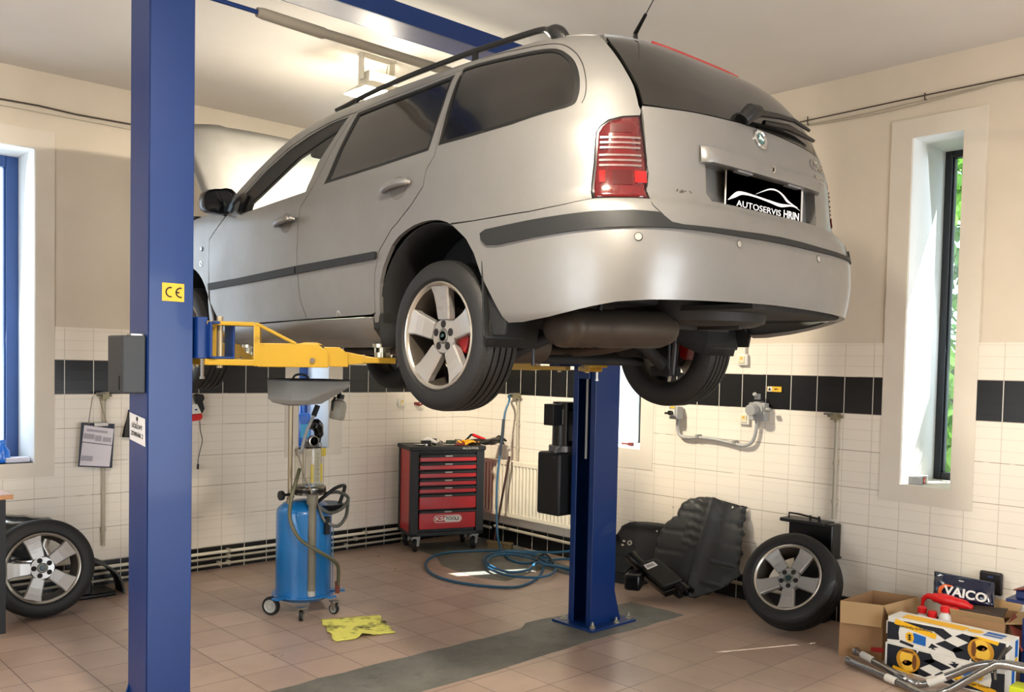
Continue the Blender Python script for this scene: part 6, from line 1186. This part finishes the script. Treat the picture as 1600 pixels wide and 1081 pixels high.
# two shock absorber boxes
def art_box(z0, flip, lab):
    t = thing('damper_box', lab, 'box', (0, 0, 0), 'long printed damper boxes on the floor'); x0, x1, y0, y1, h = 5.115, 5.275, 1.665, 2.308, .152
    if not flip: x0 -= .004; y1 += .008; y0 += .01
    b = B(); b.bb((x0, y0, z0), (x1, y1, z0+h)); b.build('carton_body', M('box_white', (.86, .85, .82), .5), t, smooth=0, bevel=.002)
    L = y1-y0; mY = M('box_yellow', (.92, .70, .10), .45); mK = M('box_navy', (.055, .075, .12), .45); mB = M('box_blue', (.06, .36, .66), .45); mG = M('box_gold', (.74, .53, .14), .4); mW = M('box_white')
    sg = 1 if flip else -1
    def face(P, mat, nm, o=.001):                 # picture on the long front side; f runs 0..1 from the left end, g 0..1 upwards
        b = B(); b.add([(x0-o, y1-f*L, z0+g*h) for f, g in P], [tuple(range(len(P)))]); return b.build(nm, mat, t, smooth=0, recalc=False)
    X = (lambda f, g: (f, g)) if flip else (lambda f, g: (1-f, 1-g))
    tr = lambda P: [X(f, g) for f, g in P]
    face(tr([(.0, .12), (.0, .80), (.11, .80), (.10, .45), (.11, .18)]), mK, 'print_dark')
    b = B(); 
    for P in ([(.14, .93), (.48, .97), (.56, .78), (.50, .58), (.40, .80), (.16, .82)], [(.58, .80), (.64, .95), (.76, .90), (.75, .60)], [(.42, .36), (.50, .56), (.66, .36), (.58, .20)], [(.11, .10), (.12, .20), (.24, .12), (.23, .02)], [(.36, .14), (.39, .34), (.45, .24)], [(.385, .13), (.43, .13), (.40, .20)], [(.60, .04), (.56, .30), (.70, .70), (.80, .75), (.70, .04)], [(.72, .04), (.70, .93), (.98, .93), (.98, .04)]):
        b.add([(x0-.0012, y1-X(f, g)[0]*L, z0+X(f, g)[1]*h) for f, g in P], [tuple(range(len(P)))])
    b.build('print_dark', mK, t, smooth=0, recalc=False)
    b = B()
    def disc(f, g, rf, rg, o): 
        b.add([(x0-o, y1-X(f+rf*math.cos(a), g+rg*math.sin(a))[0]*L, z0+X(f+rf*math.cos(a), g+rg*math.sin(a))[1]*h) for a in np.linspace(0, 2*math.pi, 22)[:-1]], [tuple(range(21))])
    disc(.79, .48, .105, .44, .0018); b.build('print_gold', mG, t, smooth=0, recalc=False); b = B(); disc(.79, .68, .055, .20, .0024); disc(.805, .42, .06, .28, .0024); b.build('print_gold_light', M('box_gold_light', (.90, .72, .25), .4), t, smooth=0, recalc=False); b = B(); disc(.80, .16, .06, .05, .0028); disc(.735, .50, .02, .28, .0028); disc(.812, .55, .012, .06, .0028); b.build('print_brown', M('box_brown', (.42, .24, .08), .5), t, smooth=0, recalc=False)
    b = B(); disc(.20, .38, .038, .19, .0022); b.add([(x0-.0022, y1-X(f, g)[0]*L, z0+X(f, g)[1]*h) for f, g in ((.07, .96), (.43, .72), (.42, .52), (.06, .76))], [(0, 1, 2, 3)]); b.add([(x0-.0026, y1-X(f, g)[0]*L, z0+X(f, g)[1]*h) for f, g in ((.72, .99), (.93, .93), (.92, .80), (.80, .88))], [(0, 1, 2, 3)]); b.build('print_yellow', mY, t, smooth=0, recalc=False)
    b = B(); b.add([(x0-.0020, y1-X(f, g)[0]*L, z0+X(f, g)[1]*h) for f, g in ((.23, .20), (.34, .18), (.34, .52), (.23, .58))], [(0, 1, 2, 3)]); b.build('print_blue', mB, t, smooth=0, recalc=False)
    d1 = (0, -1, 0); up = (0, 0, 1)
    if flip: d1 = (0, 1, -.06); up = (0, -.06, -1)
    else: d1 = (0, -1, .06); up = (0, .06, 1)
    f, g = X(.245, .745); b = B(); n_ = Vector(d1).cross(Vector(up)); b.text('Engineered für Fahrdynamik' if flip else 'Engineered zum Einbauen', .021, (x0-.003, y1-f*L, z0+g*h), d1, up, .0002, .0003, sx=.80); f, g = X(.20, .38); b.prism([(-.004, -.018), (.004, -.018), (.004, .018), (-.004, .018)], 0, .0004, (x0-.003, y1-f*L, z0+g*h), d1, up)
    for k in (-.012, .0, .012): b.prism([(-.012, k-.002), (.012, k-.002), (.012, k+.002), (-.012, k+.002)], 0, .0004, (x0-.003, y1-f*L, z0+g*h), d1, up)
    b.build('lettering', INK, t, smooth=0, recalc=False)
    if flip:
        zt = z0+h; b = B(); b.add([(x, y1-f*L, zt+.001) for f, x in ((.10, x0+.03), (.63, x0+.03), (.63, x1-.04), (.10, x1-.04))], [(0, 1, 2, 3)]); b.add([(x0+.075+.045*math.cos(a)*.8, y1-L*.70-.04*math.sin(a), zt+.001) for a in np.linspace(0, 6.28, 20)[:-1]], [tuple(range(19))]); b.build('top_print_yellow', mY, t, smooth=0, recalc=False)
        b = B(); b.add([(x, y1-f*L, zt+.001) for f, x in ((.78, x0+.03), (.93, x0+.03), (.93, x0+.06), (.78, x0+.06))], [(0, 1, 2, 3)]); b.add([(x, y1-f*L, zt+.001) for f, x in ((.78, x0+.075), (.93, x0+.075), (.93, x0+.12), (.78, x0+.12))], [(0, 1, 2, 3)]); b.build('top_print_blue', mB, t, smooth=0, recalc=False)
        b = B(); b.add([(x0+.05, y1+.001, z0+.04), (x0+.05, y1+.03, z0+.035), (x0+.05, y1+.03, z0+.11), (x0+.05, y1+.001, z0+.115)], [(0, 1, 2, 3)]); b.build('end_tab', mW, t, smooth=0, thick=.003)
    b = B(); b.add([(x, y0-.001, z) for x, z in ((x0+.10, z0+.05), (x0+.14, z0+.05), (x0+.14, z0+.14), (x0+.10, z0+.14))], [(0, 1, 2, 3)]); b.build('end_print_blue', mB, t, smooth=0, recalc=False); b = B(); b.add([(x0+.12+.02*math.cos(a), y0-.0015, z0+.03+.02*math.sin(a)) for a in np.linspace(0, 6.28, 16)[:-1]], [tuple(range(15))]); b.build('end_print_yellow', mY, t, smooth=0, recalc=False)
    rebase(t, ((x0+x1)/2, (y0+y1)/2, z0)); return t
art_box(0, 0, 'lower long printed box with gold damper picture, standing on the floor'); art_box(.1525, 1, 'upper long printed box turned upside down on top of the other box')
# second carton, bottles, red jug, bag
t = carton('cardboard_box', 'brown cardboard box with dark open flap behind the printed damper boxes', [(5.37, 2.06), (5.395, 1.78), (5.74, 1.82), (5.72, 2.09)], .325, {0: (-.02, .0, .035, .0), 1: (.0, -.11, .02, .05), 2: (.06, 0, .04, .02)})
b = B(); a0 = Vector(t.location); b.add([Vector(p)-a0 for p in ((5.39, 2.07, .33), (5.42, 1.80, .35), (5.62, 1.84, .36), (5.6, 2.07, .335))], [(0, 1, 2, 3)]); b.build('inner_flap', M('flap_dark', (.24, .19, .15), .8), t, smooth=0, thick=.004)
b = B(); b.add([Vector(p)-a0 for p in ((5.42, 1.77, .33), (5.60, 1.80, .345), (5.50, 1.66, .25), (5.36, 1.68, .20))], [(0, 1, 2, 3)]); b.build('flap', M('flap_red', (.50, .22, .17), .8), t, smooth=0, thick=.004)
b = B()
for dz in (.26, .225): b.box(Vector((5.371, 2.02, dz))-a0, (.003, .02, .018)); 
b.build('printed_symbols', INK, t, smooth=0)
def bottle(u, v, x, lab):
    p = at(u, v, 0, x); t = thing('bottle', lab, 'bottle', (0, 0, 0), 'white bottles with red caps behind the damper boxes'); zt = p[2]; b = B(); b.lathe([(0, 0), (.033, 0), (.035, .01), (.035, zt-.075), (.032, zt-.05), (.020, zt-.032), (.019, zt-.015), (0, zt-.015)], (x, p[1], 0), n=24); b.build('body', M('bottle_white', (.80, .78, .76), .35), t); b = B(); b.lathe([(0, zt-.026), (.026, zt-.026), (.026, zt+.004), (.022, zt+.009), (0, zt+.009)], (x, p[1], 0), n=20); b.build('cap', RED, t); rebase(t, (x, p[1], 0))
bottle(1441, 950, 5.40, 'white bottle with red cap nearest the open empty carton'); bottle(1457, 957, 5.37, 'short white bottle with red cap, second from the empty carton'); bottle(1477, 949, 5.36, 'white bottle with red cap, tallest and foremost in the row'); bottle(1491, 952, 5.42, 'white bottle with red cap touching the brown carton')
b = B(); P = [at(u, v, 0, 5.52) for u, v in ((1441, 948), (1443, 936), (1450, 931), (1460, 933), (1478, 937), (1500, 943), (1520, 950))]
b.tube([P[0], P[1], P[2], P[3], P[4], P[5], P[6]], [.010, .014, .018, .028, .034, .030, .018], 12, smooth=3); o = b.build('jug', RED, smooth=50, bevel=.01); tag(o, 'red plastic jug lying between the bottles and the blue bag', 'jug')
# blue parts bag leaning on the wall
t = thing('parts_bag', 'dark blue clear-fronted parts bag with white lettering leaning on the wall', 'bag'); BP = [at(u, v, 0, x) for u, v, x in ((1460, 892, 5.66), (1554, 910, 5.64), (1553, 948, 5.58), (1458, 938, 5.58))]; rows = []
for i in range(13):
    r = []
    for j in range(17):
        a, c = j/16, i/12; p = (BP[0]*(1-a)+BP[1]*a)*(1-c)+(BP[3]*(1-a)+BP[2]*a)*c; p = p+np.array([-.028*math.sin(math.pi*a)**.6*math.sin(math.pi*max(0, (c-.15)/.85))**.6+.004*math.sin(a*19+c*7)*math.sin(c*9), 0, 0]); r.append(p)
    rows.append(r)
b = B(); b.grid(rows); b.build('bag_body', M('bag_navy', (.07, .10, .21), .22, 0, .8, .25, 9, .3, 20, dirt=((.30, .34, .42), .4, 9, .62)), t, smooth=60, thick=.003)
def onb(a, c, o=.006): p = (BP[0]*(1-a)+BP[1]*a)*(1-c)+(BP[3]*(1-a)+BP[2]*a)*c; return Vector(p+np.array([-.028*math.sin(math.pi*a)**.6*math.sin(math.pi*max(0, (c-.15)/.85))**.6-o, 0, 0]))
U_ = Vector(BP[1]-BP[0]).normalized(); Vb = Vector((.25, 0, 1)).normalized(); b = B(); b.text('VAICO', .072, onb(.58, .60, .013), U_, Vb, .001, .0022, sx=1.12); b.text('Parts & more', .018, onb(.42, .88, .010), U_, Vb, .0006); b.build('lettering', M('letters_white', (.88, .87, .85), .4), t, smooth=0)
b = B(); P = [(.36, .36), (.22, .34), (.12, .48), (.10, .66), (.16, .84), (.28, .95), (.30, .90), (.21, .78), (.17, .62), (.20, .50), (.28, .42), (.37, .40)]; b.add([onb(a, c, .012) for a, c in P], [(i, i+1, 10-i, 11-i) for i in range(5)]); b.build('orange_swoosh', M('swoosh_orange', (.85, .36, .12), .4), t, smooth=0)
b = B(); p = onb(.48, .16, .012); b.lathe([(0, 0), (.010, 0)], p, Matrix.Rotation(math.radians(-90), 3, 'Y'), 12); b.box(p, (.002, .03, .006)); b.build('hanger_hole', M('letters_white'), t, smooth=0); rebase(t, (5.62, 2.06, BP[3][2]))
# black plate against the wall
b = B(); c = [at(u, v, 0, 5.775) for u, v in ((1531, 890), (1567, 898), (1566, 932), (1530, 920))]; ym = (c[0][1]+c[1][1])/2; b.bb((5.765, c[1][1], c[3][2]-.02), (5.79, c[0][1], c[0][2])); t = thing('black_tray', 'black upright plastic case leaning on the wall behind the blue bag', 'case'); b.build('body', M('case_brown_black', (.11, .09, .085), .4), t, bevel=.012, seg=3); b = B(); b.box((5.762, ym, c[0][2]-.03), (.003, .03, .010)); b.build('logo_patch', M('patch_blue', (.20, .26, .42), .4), t); rebase(t, (5.78, ym, c[3][2]-.02))
# blue jack at the right edge
t = thing('blue_jack_stand', 'blue metal stand with stacked trays cut off by the right edge of the photo', 'stand'); JB = M('jack_blue', (.08, .16, .36), .4); b = B(); q = at(1597, 985, 0, 5.45); b.bb((5.38, q[1]-.20, 0), (5.52, q[1]-.02, .38)); b.build('column', JB, t, bevel=.004)
b = B(); q2_ = at(1590, 935, 0, 5.5); b.bb((5.42, q2_[1]-.2, q2_[2]-.01), (5.62, q2_[1]+.035, q2_[2]+.008)); b.build('shelf', JB, t, bevel=.003); b = B(); b.bb((5.46, q2_[1]-.2, q2_[2]+.01), (5.60, q2_[1]-.002, q2_[2]+.055)); b.build('tray', JB, t, bevel=.004); b = B(); b.add([(5.43, q2_[1]+.0, q2_[2]+.06), (5.60, q2_[1]-.01, q2_[2]+.06), (5.60, q2_[1]-.25, q2_[2]+.12), (5.43, q2_[1]-.25, q2_[2]+.12)], [(0, 1, 2, 3)]); b.build('tray_lid', M('dull_red'), t, smooth=0, thick=.006); rebase(t, (5.45, q[1]-.08, 0))
# exhaust pipes
EP = M('new_exhaust_steel', (.60, .60, .60), .22, .95, 0, .15, 20); LBL = M('pipe_label', (.80, .79, .76), .6)
def expipe(P, r, lab, labels):
    t = thing('exhaust_pipe', lab, 'pipe', (0, 0, 0), 'two new steel exhaust pipes on the floor'); b = B(); b.tube(P, r, 18, smooth=8); b.build('pipe', EP, t)
    b = B(); d = (Vector(P[0])-Vector(P[1])).normalized(); b.lathe([(r*.88, -.02), (r*1.0, -.02), (r*1.28, .0), (r*1.28, .008), (r*.88, .008)], Vector(P[0]), d.to_track_quat('Z', 'Y').to_matrix(), 24, closed=True); b.build('flange', EP, t)
    for a, c in labels: b = B(); b.tube([a, c], r+.0012, 18, cap=False); b.build('label', LBL, t)
    rebase(t, tuple(P[0])); return t
P1 = [Vector(fp(1325, 1030, .035)), Vector(fp(1385, 1056, .035)), Vector(fp(1445, 1083, .035)), Vector((4.83, 1.90, .045)), Vector((4.83, 1.80, .11)), Vector((4.83, 1.72, .17)), Vector((4.84, 1.63, .205)), Vector((4.85, 1.54, .205)), Vector((4.86, 1.3, .19))]
def ap(u, v, x): return Vector(at(u, v, 0, x))
P1 = [Vector(fp(1327, 1032, .03)), Vector(fp(1365, 1049, .03)), Vector(fp(1412, 1070, .03)), ap(1450, 1086, 4.74), ap(1480, 1079, 4.78), ap(1515, 1060, 4.82), ap(1545, 1044, 4.86), ap(1562, 1038, 4.88), ap(1600, 1045, 4.90), ap(1650, 1056, 4.92)]
m1 = P1[1].lerp(P1[2], .45), P1[1].lerp(P1[2], .80)
expipe(P1, .021, 'bare steel exhaust pipe, the one nearer the camera', [m1])
P2 = [Vector(fp(1339, 1018, .045)), Vector(fp(1375, 1038, .045)), Vector(fp(1410, 1058, .05)), ap(1432, 1068, 4.92), ap(1450, 1067, 4.94), ap(1490, 1053, 4.98), ap(1525, 1040, 5.02), ap(1560, 1036, 5.04), ap(1600, 1041, 5.05), ap(1650, 1052, 5.06)]
expipe(P2, .020, 'steel exhaust pipe lying just behind the first one, closer to the boxes', [(P2[0].lerp(P2[1], .25), P2[0].lerp(P2[1], .75)), (P2[4].lerp(P2[5], .0), P2[4].lerp(P2[5], .7))])
b = B(); b.tube([ap(1555, 1062, 4.86), ap(1557, 1035, 4.90), ap(1580, 1010, 4.95)], .009, 8, smooth=4); b.tube([ap(1560, 1030, 4.9), ap(1573, 1011, 4.93)], .008, 8); tag(b.build('pipe_bracket', M('dark_steel', (.30, .29, .27), .4, .7)), 'small dark steel hanger bracket hooked over the exhaust pipes', 'bracket')
t = thing('yellow_green_box', 'fluorescent yellow-green cardboard box at the right end of the damper boxes', 'box'); q = at(1595, 1075, 0, 4.98); b = B(); b.bb((4.95, q[1]-.12, 0), (5.06, q[1]+.045, .13)); b.build('body', M('fluo_yellow', (.78, .82, .14), .5), t, smooth=0, bevel=.003); b = B(); b.box((4.949, q[1]-.0, .03), (.002, .06, .03)); b.build('dark_print', M('print_green', (.10, .22, .14), .5), t, smooth=0); rebase(t, (5.0, q[1], 0))
# ================================================================ LEFT SIDE
t = thing('workbench', 'wooden-topped workbench with dark leg cut off by the left edge', 'workbench'); b = B(); b.bb((.35, 6.07, .822), (1.503, 6.88, .85)); b.build('bench_top', M('bench_wood', (.72, .52, .36), .5, 0, 0, .12, 6), t, bevel=.004); LG = M('bench_leg', (.10, .105, .12), .5)
for x in (.42, 1.435):
    for y in (6.12, 6.83): b = B(); b.bb((x-.03, y-.03, 0), (x+.03, y+.03, .822)); b.build('leg', LG, t, smooth=0)
rebase(t, (.93, 6.5, 0))
b = B(); rows = []
for i in range(11):
    rows.append([(1.40+.5*i/10+.02*math.sin(j*2.3), 6.66+.18*math.sin(math.pi*j/10)*.6+.04*j/10, .30+.34*math.sin(math.pi*min(1, j/7)*.5)-.02*abs(math.sin(i*2.1+j*1.7))-.10*abs(i/10-.4)) for j in range(11)])
b.grid(rows); tag(b.build('plastic_bag', glass('crumpled_plastic', (.62, .66, .70), .35, .12), smooth=20, thick=.002), 'crumpled clear plastic sheeting bunched behind the left wheel', 'bag')
t = thing('arch_trim', 'curved black wheel arch liner standing on the floor right of the left wheel', 'wheel arch liner'); 
Pa = [at(u, v, 1, 6.62) for u, v in ((120, 873), (138, 874), (155, 880), (172, 887), (183, 896), (190, 908), (193, 920), (194, 931))]; b = B(); rows = [[p, p+np.array([.0, .16, .02]), p+np.array([.02, .22, -.02])] for p in Pa]; b.grid(rows); b.build('liner', M('liner_dull'), t, smooth=50, thick=.006)
b = B(); b.tube([p+np.array([0, -.004, 0]) for p in Pa], .009, 8); b.build('edge_lip', M('lip_grey', (.26, .27, .26), .5), t); b = B(); b.bb((2.02, 6.60, .03), (2.13, 6.72, .24)); b.bb((2.02, 6.60, .0), (2.30, 6.86, .03)); b.build('lower_bracket', BLKS, t, bevel=.01); rebase(t, (2.2, 6.65, 0))
# clipboard
t = thing('clipboard', 'dark clipboard with a printed sheet hanging from the air valve', 'clipboard'); P = [at(u, v, 1, 6.90) for u, v in ((127, 660), (179, 662), (175, 731), (122, 729))]; b = B(); b.add(P, [(0, 1, 2, 3)]); b.build('board', DBLUE, t, smooth=0, thick=.005)
P = [at(u, v, 1, 6.893) for u, v in ((131.5, 664), (178, 670), (171, 729), (124.5, 727))]; b = B(); b.add(P, [(0, 1, 2, 3)]); sh = b.build('sheet', M('sheet_grey', (.80, .78, .80), .7), t, smooth=0, thick=.001); P = [Vector(p) for p in P]; n_ = (P[1]-P[0]).cross(P[3]-P[0]).normalized(); n_ = -n_ if n_.y > 0 else n_
def shp(a, c, o=.002): return (P[0].lerp(P[1], a)).lerp(P[3].lerp(P[2], a), c)+n_*o
b = B(); b.add([shp(0, .41), shp(1, .43), shp(1, .445), shp(0, .425)], [(0, 1, 2, 3)]); b.build('ruled_line', INK, sh, smooth=0); b = B()
for (a0, a1, c0, c1) in ((.02, .38, .20, .33), (.40, .62, .22, .36), (.66, .95, .24, .36), (.02, .40, .75, .88), (.1, .8, .08, .14)): b.add([shp(a0, c0), shp(a1, c0), shp(a1, c1), shp(a0, c1)], [(0, 1, 2, 3)])
b.build('printed_block', M('print_grey', (.62, .60, .63), .7), sh, smooth=0); b = B(); q = at(158, 663, 1, 6.885); b.box(q, (.10, .012, .028)); b.build('clip', STEEL, t, bevel=.003)
b = B(); v0 = Vector(at(149, 620, 1, 6.90)); 
b.tube([at(138, 663, 1, 6.89), v0+Vector((-.02, 0, 0)), v0+Vector((.025, 0, 0)), at(167, 663, 1, 6.89)], .003, 6); b.build('string', M('string', (.52, .46, .40), .8), t); rebase(t, (2.3, 6.9, .95))
# hanging things on the back wall
t = thing('hanging_device', 'white and red device with dark cord, hung on the back wall beside the near post', 'device'); b = B(); P = [at(u, v, 1, 6.90) for u, v in ((298, 631), (307, 631), (314, 646), (298, 647))]; b.prism([(p[0], p[2]) for p in P], -.02, .02, (0, 6.90, 0), (1, 0, 0), (0, 0, 1)); b.build('body', WHT, t, bevel=.006); b = B(); P = [at(u, v, 1, 6.90) for u, v in ((298, 648), (314, 646), (315, 652), (312, 656), (298, 658))]; b.prism([(p[0], p[2]) for p in P], -.024, .024, (0, 6.90, 0), (1, 0, 0), (0, 0, 1)); b.build('red_base', RED, t, bevel=.005); b = B(); q = at(306.5, 640, 1, 6.879); b.box(q, (.02, .002, .012)); b.build('blue_mark', M('mark_blue', (.16, .28, .55), .5), t)
b = B(); b.tube([at(u, v, 1, 6.93) for u, v in ((312, 657), (313, 672), (316, 688), (313, 702), (310, 716), (309, 727))], .0035, 6, smooth=4); b.cyl(at(309.5, 725, 1, 6.93), at(309, 733, 1, 6.93), .009, 8); b.build('cord', BLKS, t); rebase(t, (3.05, 6.93, 1.0))
b = B(); P = [at(u, v, 1, 6.93) for u, v in ((302, 617), (308, 615), (317, 616), (319, 623), (316, 627), (319, 638), (315, 646), (311, 645), (308, 635), (304, 627))]; b.prism([(p[0], p[2]) for p in P], -.02, .02, (0, 6.93, 0), (1, 0, 0), (0, 0, 1)); tag(b.build('black_rag', BLKS, bevel=.008), 'crumpled black rag hung above the white and red device', 'rag')
b = B(); P = [at(u, v, 1, 6.93) for u, v in ((202, 640), (200, 655), (198, 668), (197, 683))]; b.tube(P, [.008, .012, .022, .030], 8); tag(b.build('hand_brush', BLKS), 'dark hand brush hanging just left of the near post behind the notice', 'brush')
# window sills
t = thing('blue_bottle', 'blue bottle on the sill of the bright left window', 'bottle', (0, 0, 0)); q = at(4, 700, 1, 7.1); BL = M('bottle_blue', (.10, .42, .82), .25, 0, .5)
b = B(); b.lathe([(0, .94), (.045, .94), (.048, .96), (.045, 1.02), (.018, 1.06), (.016, 1.08), (0, 1.08)], (q[0], 7.1, 0), n=20); b.build('body', BL, t); b = B(); b.cyl((q[0], 7.1, 1.08), (q[0], 7.1, 1.10), .018, 12); b.build('cap', BL, t); rebase(t, (q[0], 7.1, .94))
b = B(); q = at(27, 722, 1, 7.05); b.bb((q[0]-.075, 7.02, .94), (q[0]+.075, 7.12, .975)); tag(b.build('soap_block', M('foam_white', (.84, .83, .88), .6), bevel=.006), 'flat white foam block on the sill beside the blue bottle', 'block')
t = thing('washer_fluid_bottle', 'bright blue fluid bottle on the sill of the slim window behind the oil drainer', 'bottle'); q = at(472, 670, 1, 7.16); b = B(); b.bb((q[0]-.075, 7.11, .935), (q[0]+.07, 7.21, 1.24)); b.build('body', BL, t, bevel=.03, seg=3); b = B(); b.cyl((q[0], 7.16, 1.24), (q[0], 7.16, 1.33), .022, 14); b.build('neck', BL, t); b = B(); b.box((q[0], 7.108, 1.08), (.09, .002, .12)); b.build('label', M('label_pale_blue', (.30, .70, .90), .4), t); rebase(t, (q[0], 7.16, .935))
b = B(); q = at(980, 699, 0, 5.95); b.tube([(5.95, q[1]+.06, 1.05), (5.95, q[1]-.02, 1.05)], .010, 8); b.box((5.95, q[1]-.04, 1.05), (.03, .04, .03)); tag(b.build('small_tool', M('dull_red')), 'small dull red tool on the sill of the slim window beside the far post', 'tool')
t = thing('parts_carton', 'small grey carton with a red square on the sill of the tall slim window', 'box'); q = at(1430, 755, 0, 5.92); y_, z_ = 2.53, .985; b = B(); b.box((5.94, 2.515, z_+.025), (.17, .075, .05), .12); b.build('body', GREYP, t, smooth=0, bevel=.002); b = B(); b.box((5.905+.035, 2.475, z_+.025), (.035, .003, .038), .12); b.build('red_square', RED, t, smooth=0); rebase(t, (5.94, 2.515, z_))
# ================================================================ OUTSIDE
t = thing('garden_bush', 'leafy green shrub growing outside the tall slim right window', 'shrub'); LF = M('leaf_green', (.30, .50, .20), .5, 0, .2, .5, 3); LF2 = M('leaf_light', (.50, .72, .30), .5, 0, .2, .4, 3)
for nm, mt, n, sd, (a0, a1) in (('foliage', LF, 5200, 3, (7.6, 9.2)), ('young_leaves', LF2, 1500, 5, (7.3, 7.7))):
    rnd = random.Random(sd); b = B()
    for i in range(n):
        x, y, z = rnd.uniform(a0, a1), rnd.uniform(1.2, 4.4) if nm == 'foliage' else rnd.uniform(2.0, 3.6), rnd.uniform(.1, 3.9) if nm == 'foliage' else rnd.choice((rnd.uniform(.5, 2.0), rnd.uniform(2.9, 3.6)))
        s = rnd.uniform(.04, .09) if nm == 'foliage' else rnd.uniform(.05, .10); R_ = Euler((rnd.uniform(0, 6), rnd.uniform(0, 6), rnd.uniform(0, 6))).to_matrix(); c = Vector((x, y, z)); b.add([c+R_ @ Vector(p)*s for p in ((-1, 0, 0), (-.3, .55, .1), (.6, .4, .05), (1, 0, -.1), (.6, -.4, .05), (-.3, -.55, .1))], [(0, 1, 2, 3), (0, 3, 4, 5)])
    b.build(nm, mt, t, smooth=0, recalc=False)
b = B()
for k in range(7): y = 1.5+k*.42; b.tube([(8.1, y, -.1), (8.2, y+.1, 1.2), (8.4, y-.1, 2.4), (8.3, y+.15, 3.6)], [.03, .025, .018, .01], 6, smooth=3)
b.build('stem', M('bark', (.30, .22, .16), .9), t); rebase(t, (8.3, 2.8, 0))
b = B(); b.bb((RX+.6, -1, -.12), (14, 9, -.02)); struct(b.build('outside_ground', M('garden_ground', (.28, .34, .18), .9), smooth=0))

# ================================================================ every separate piece of these parts becomes a part of its own
def split_loose(o):
    me = o.data; bm = bmesh.new(); bm.from_mesh(me); bm.verts.ensure_lookup_table(); seen = set(); isl = []
    for v in bm.verts:
        if v.index in seen: continue
        st = [v]; seen.add(v.index); cur = []
        while st:
            a = st.pop(); cur.append(a.index)
            for e in a.link_edges:
                w = e.other_vert(a)
                if w.index not in seen: seen.add(w.index); st.append(w)
        isl.append(set(cur))
    bm.free()
    if len(isl) < 2: return
    for k, I in enumerate(isl[:-1]+isl[-1:]):
        nm = me.copy(); b2 = bmesh.new(); b2.from_mesh(nm); bmesh.ops.delete(b2, geom=[v for v in b2.verts if v.index not in I], context='VERTS'); b2.to_mesh(nm); b2.free()
        c = o if k == len(isl)-1 else o.copy(); c.data = nm
        if c is not o: COL.objects.link(c); c.parent = o.parent; c.matrix_local = o.matrix_local
for o in list(COL.objects):
    if o.type == 'MESH' and o.name.split('.')[0] in ('spoke', 'lug_hole_shade', 'parking_sensor', 'exhaust_hanger', 'cable_clip', 'intake_duct', 'washer_jet', 'plate_light', 'pipe_clip', 'tie_rod', 'printed_symbols', 'yellow_gauge', 'printed_block', 'clip', 'clamp_knob', 'cable_gland', 'brace_rod', 'print_yellow'): split_loose(o)
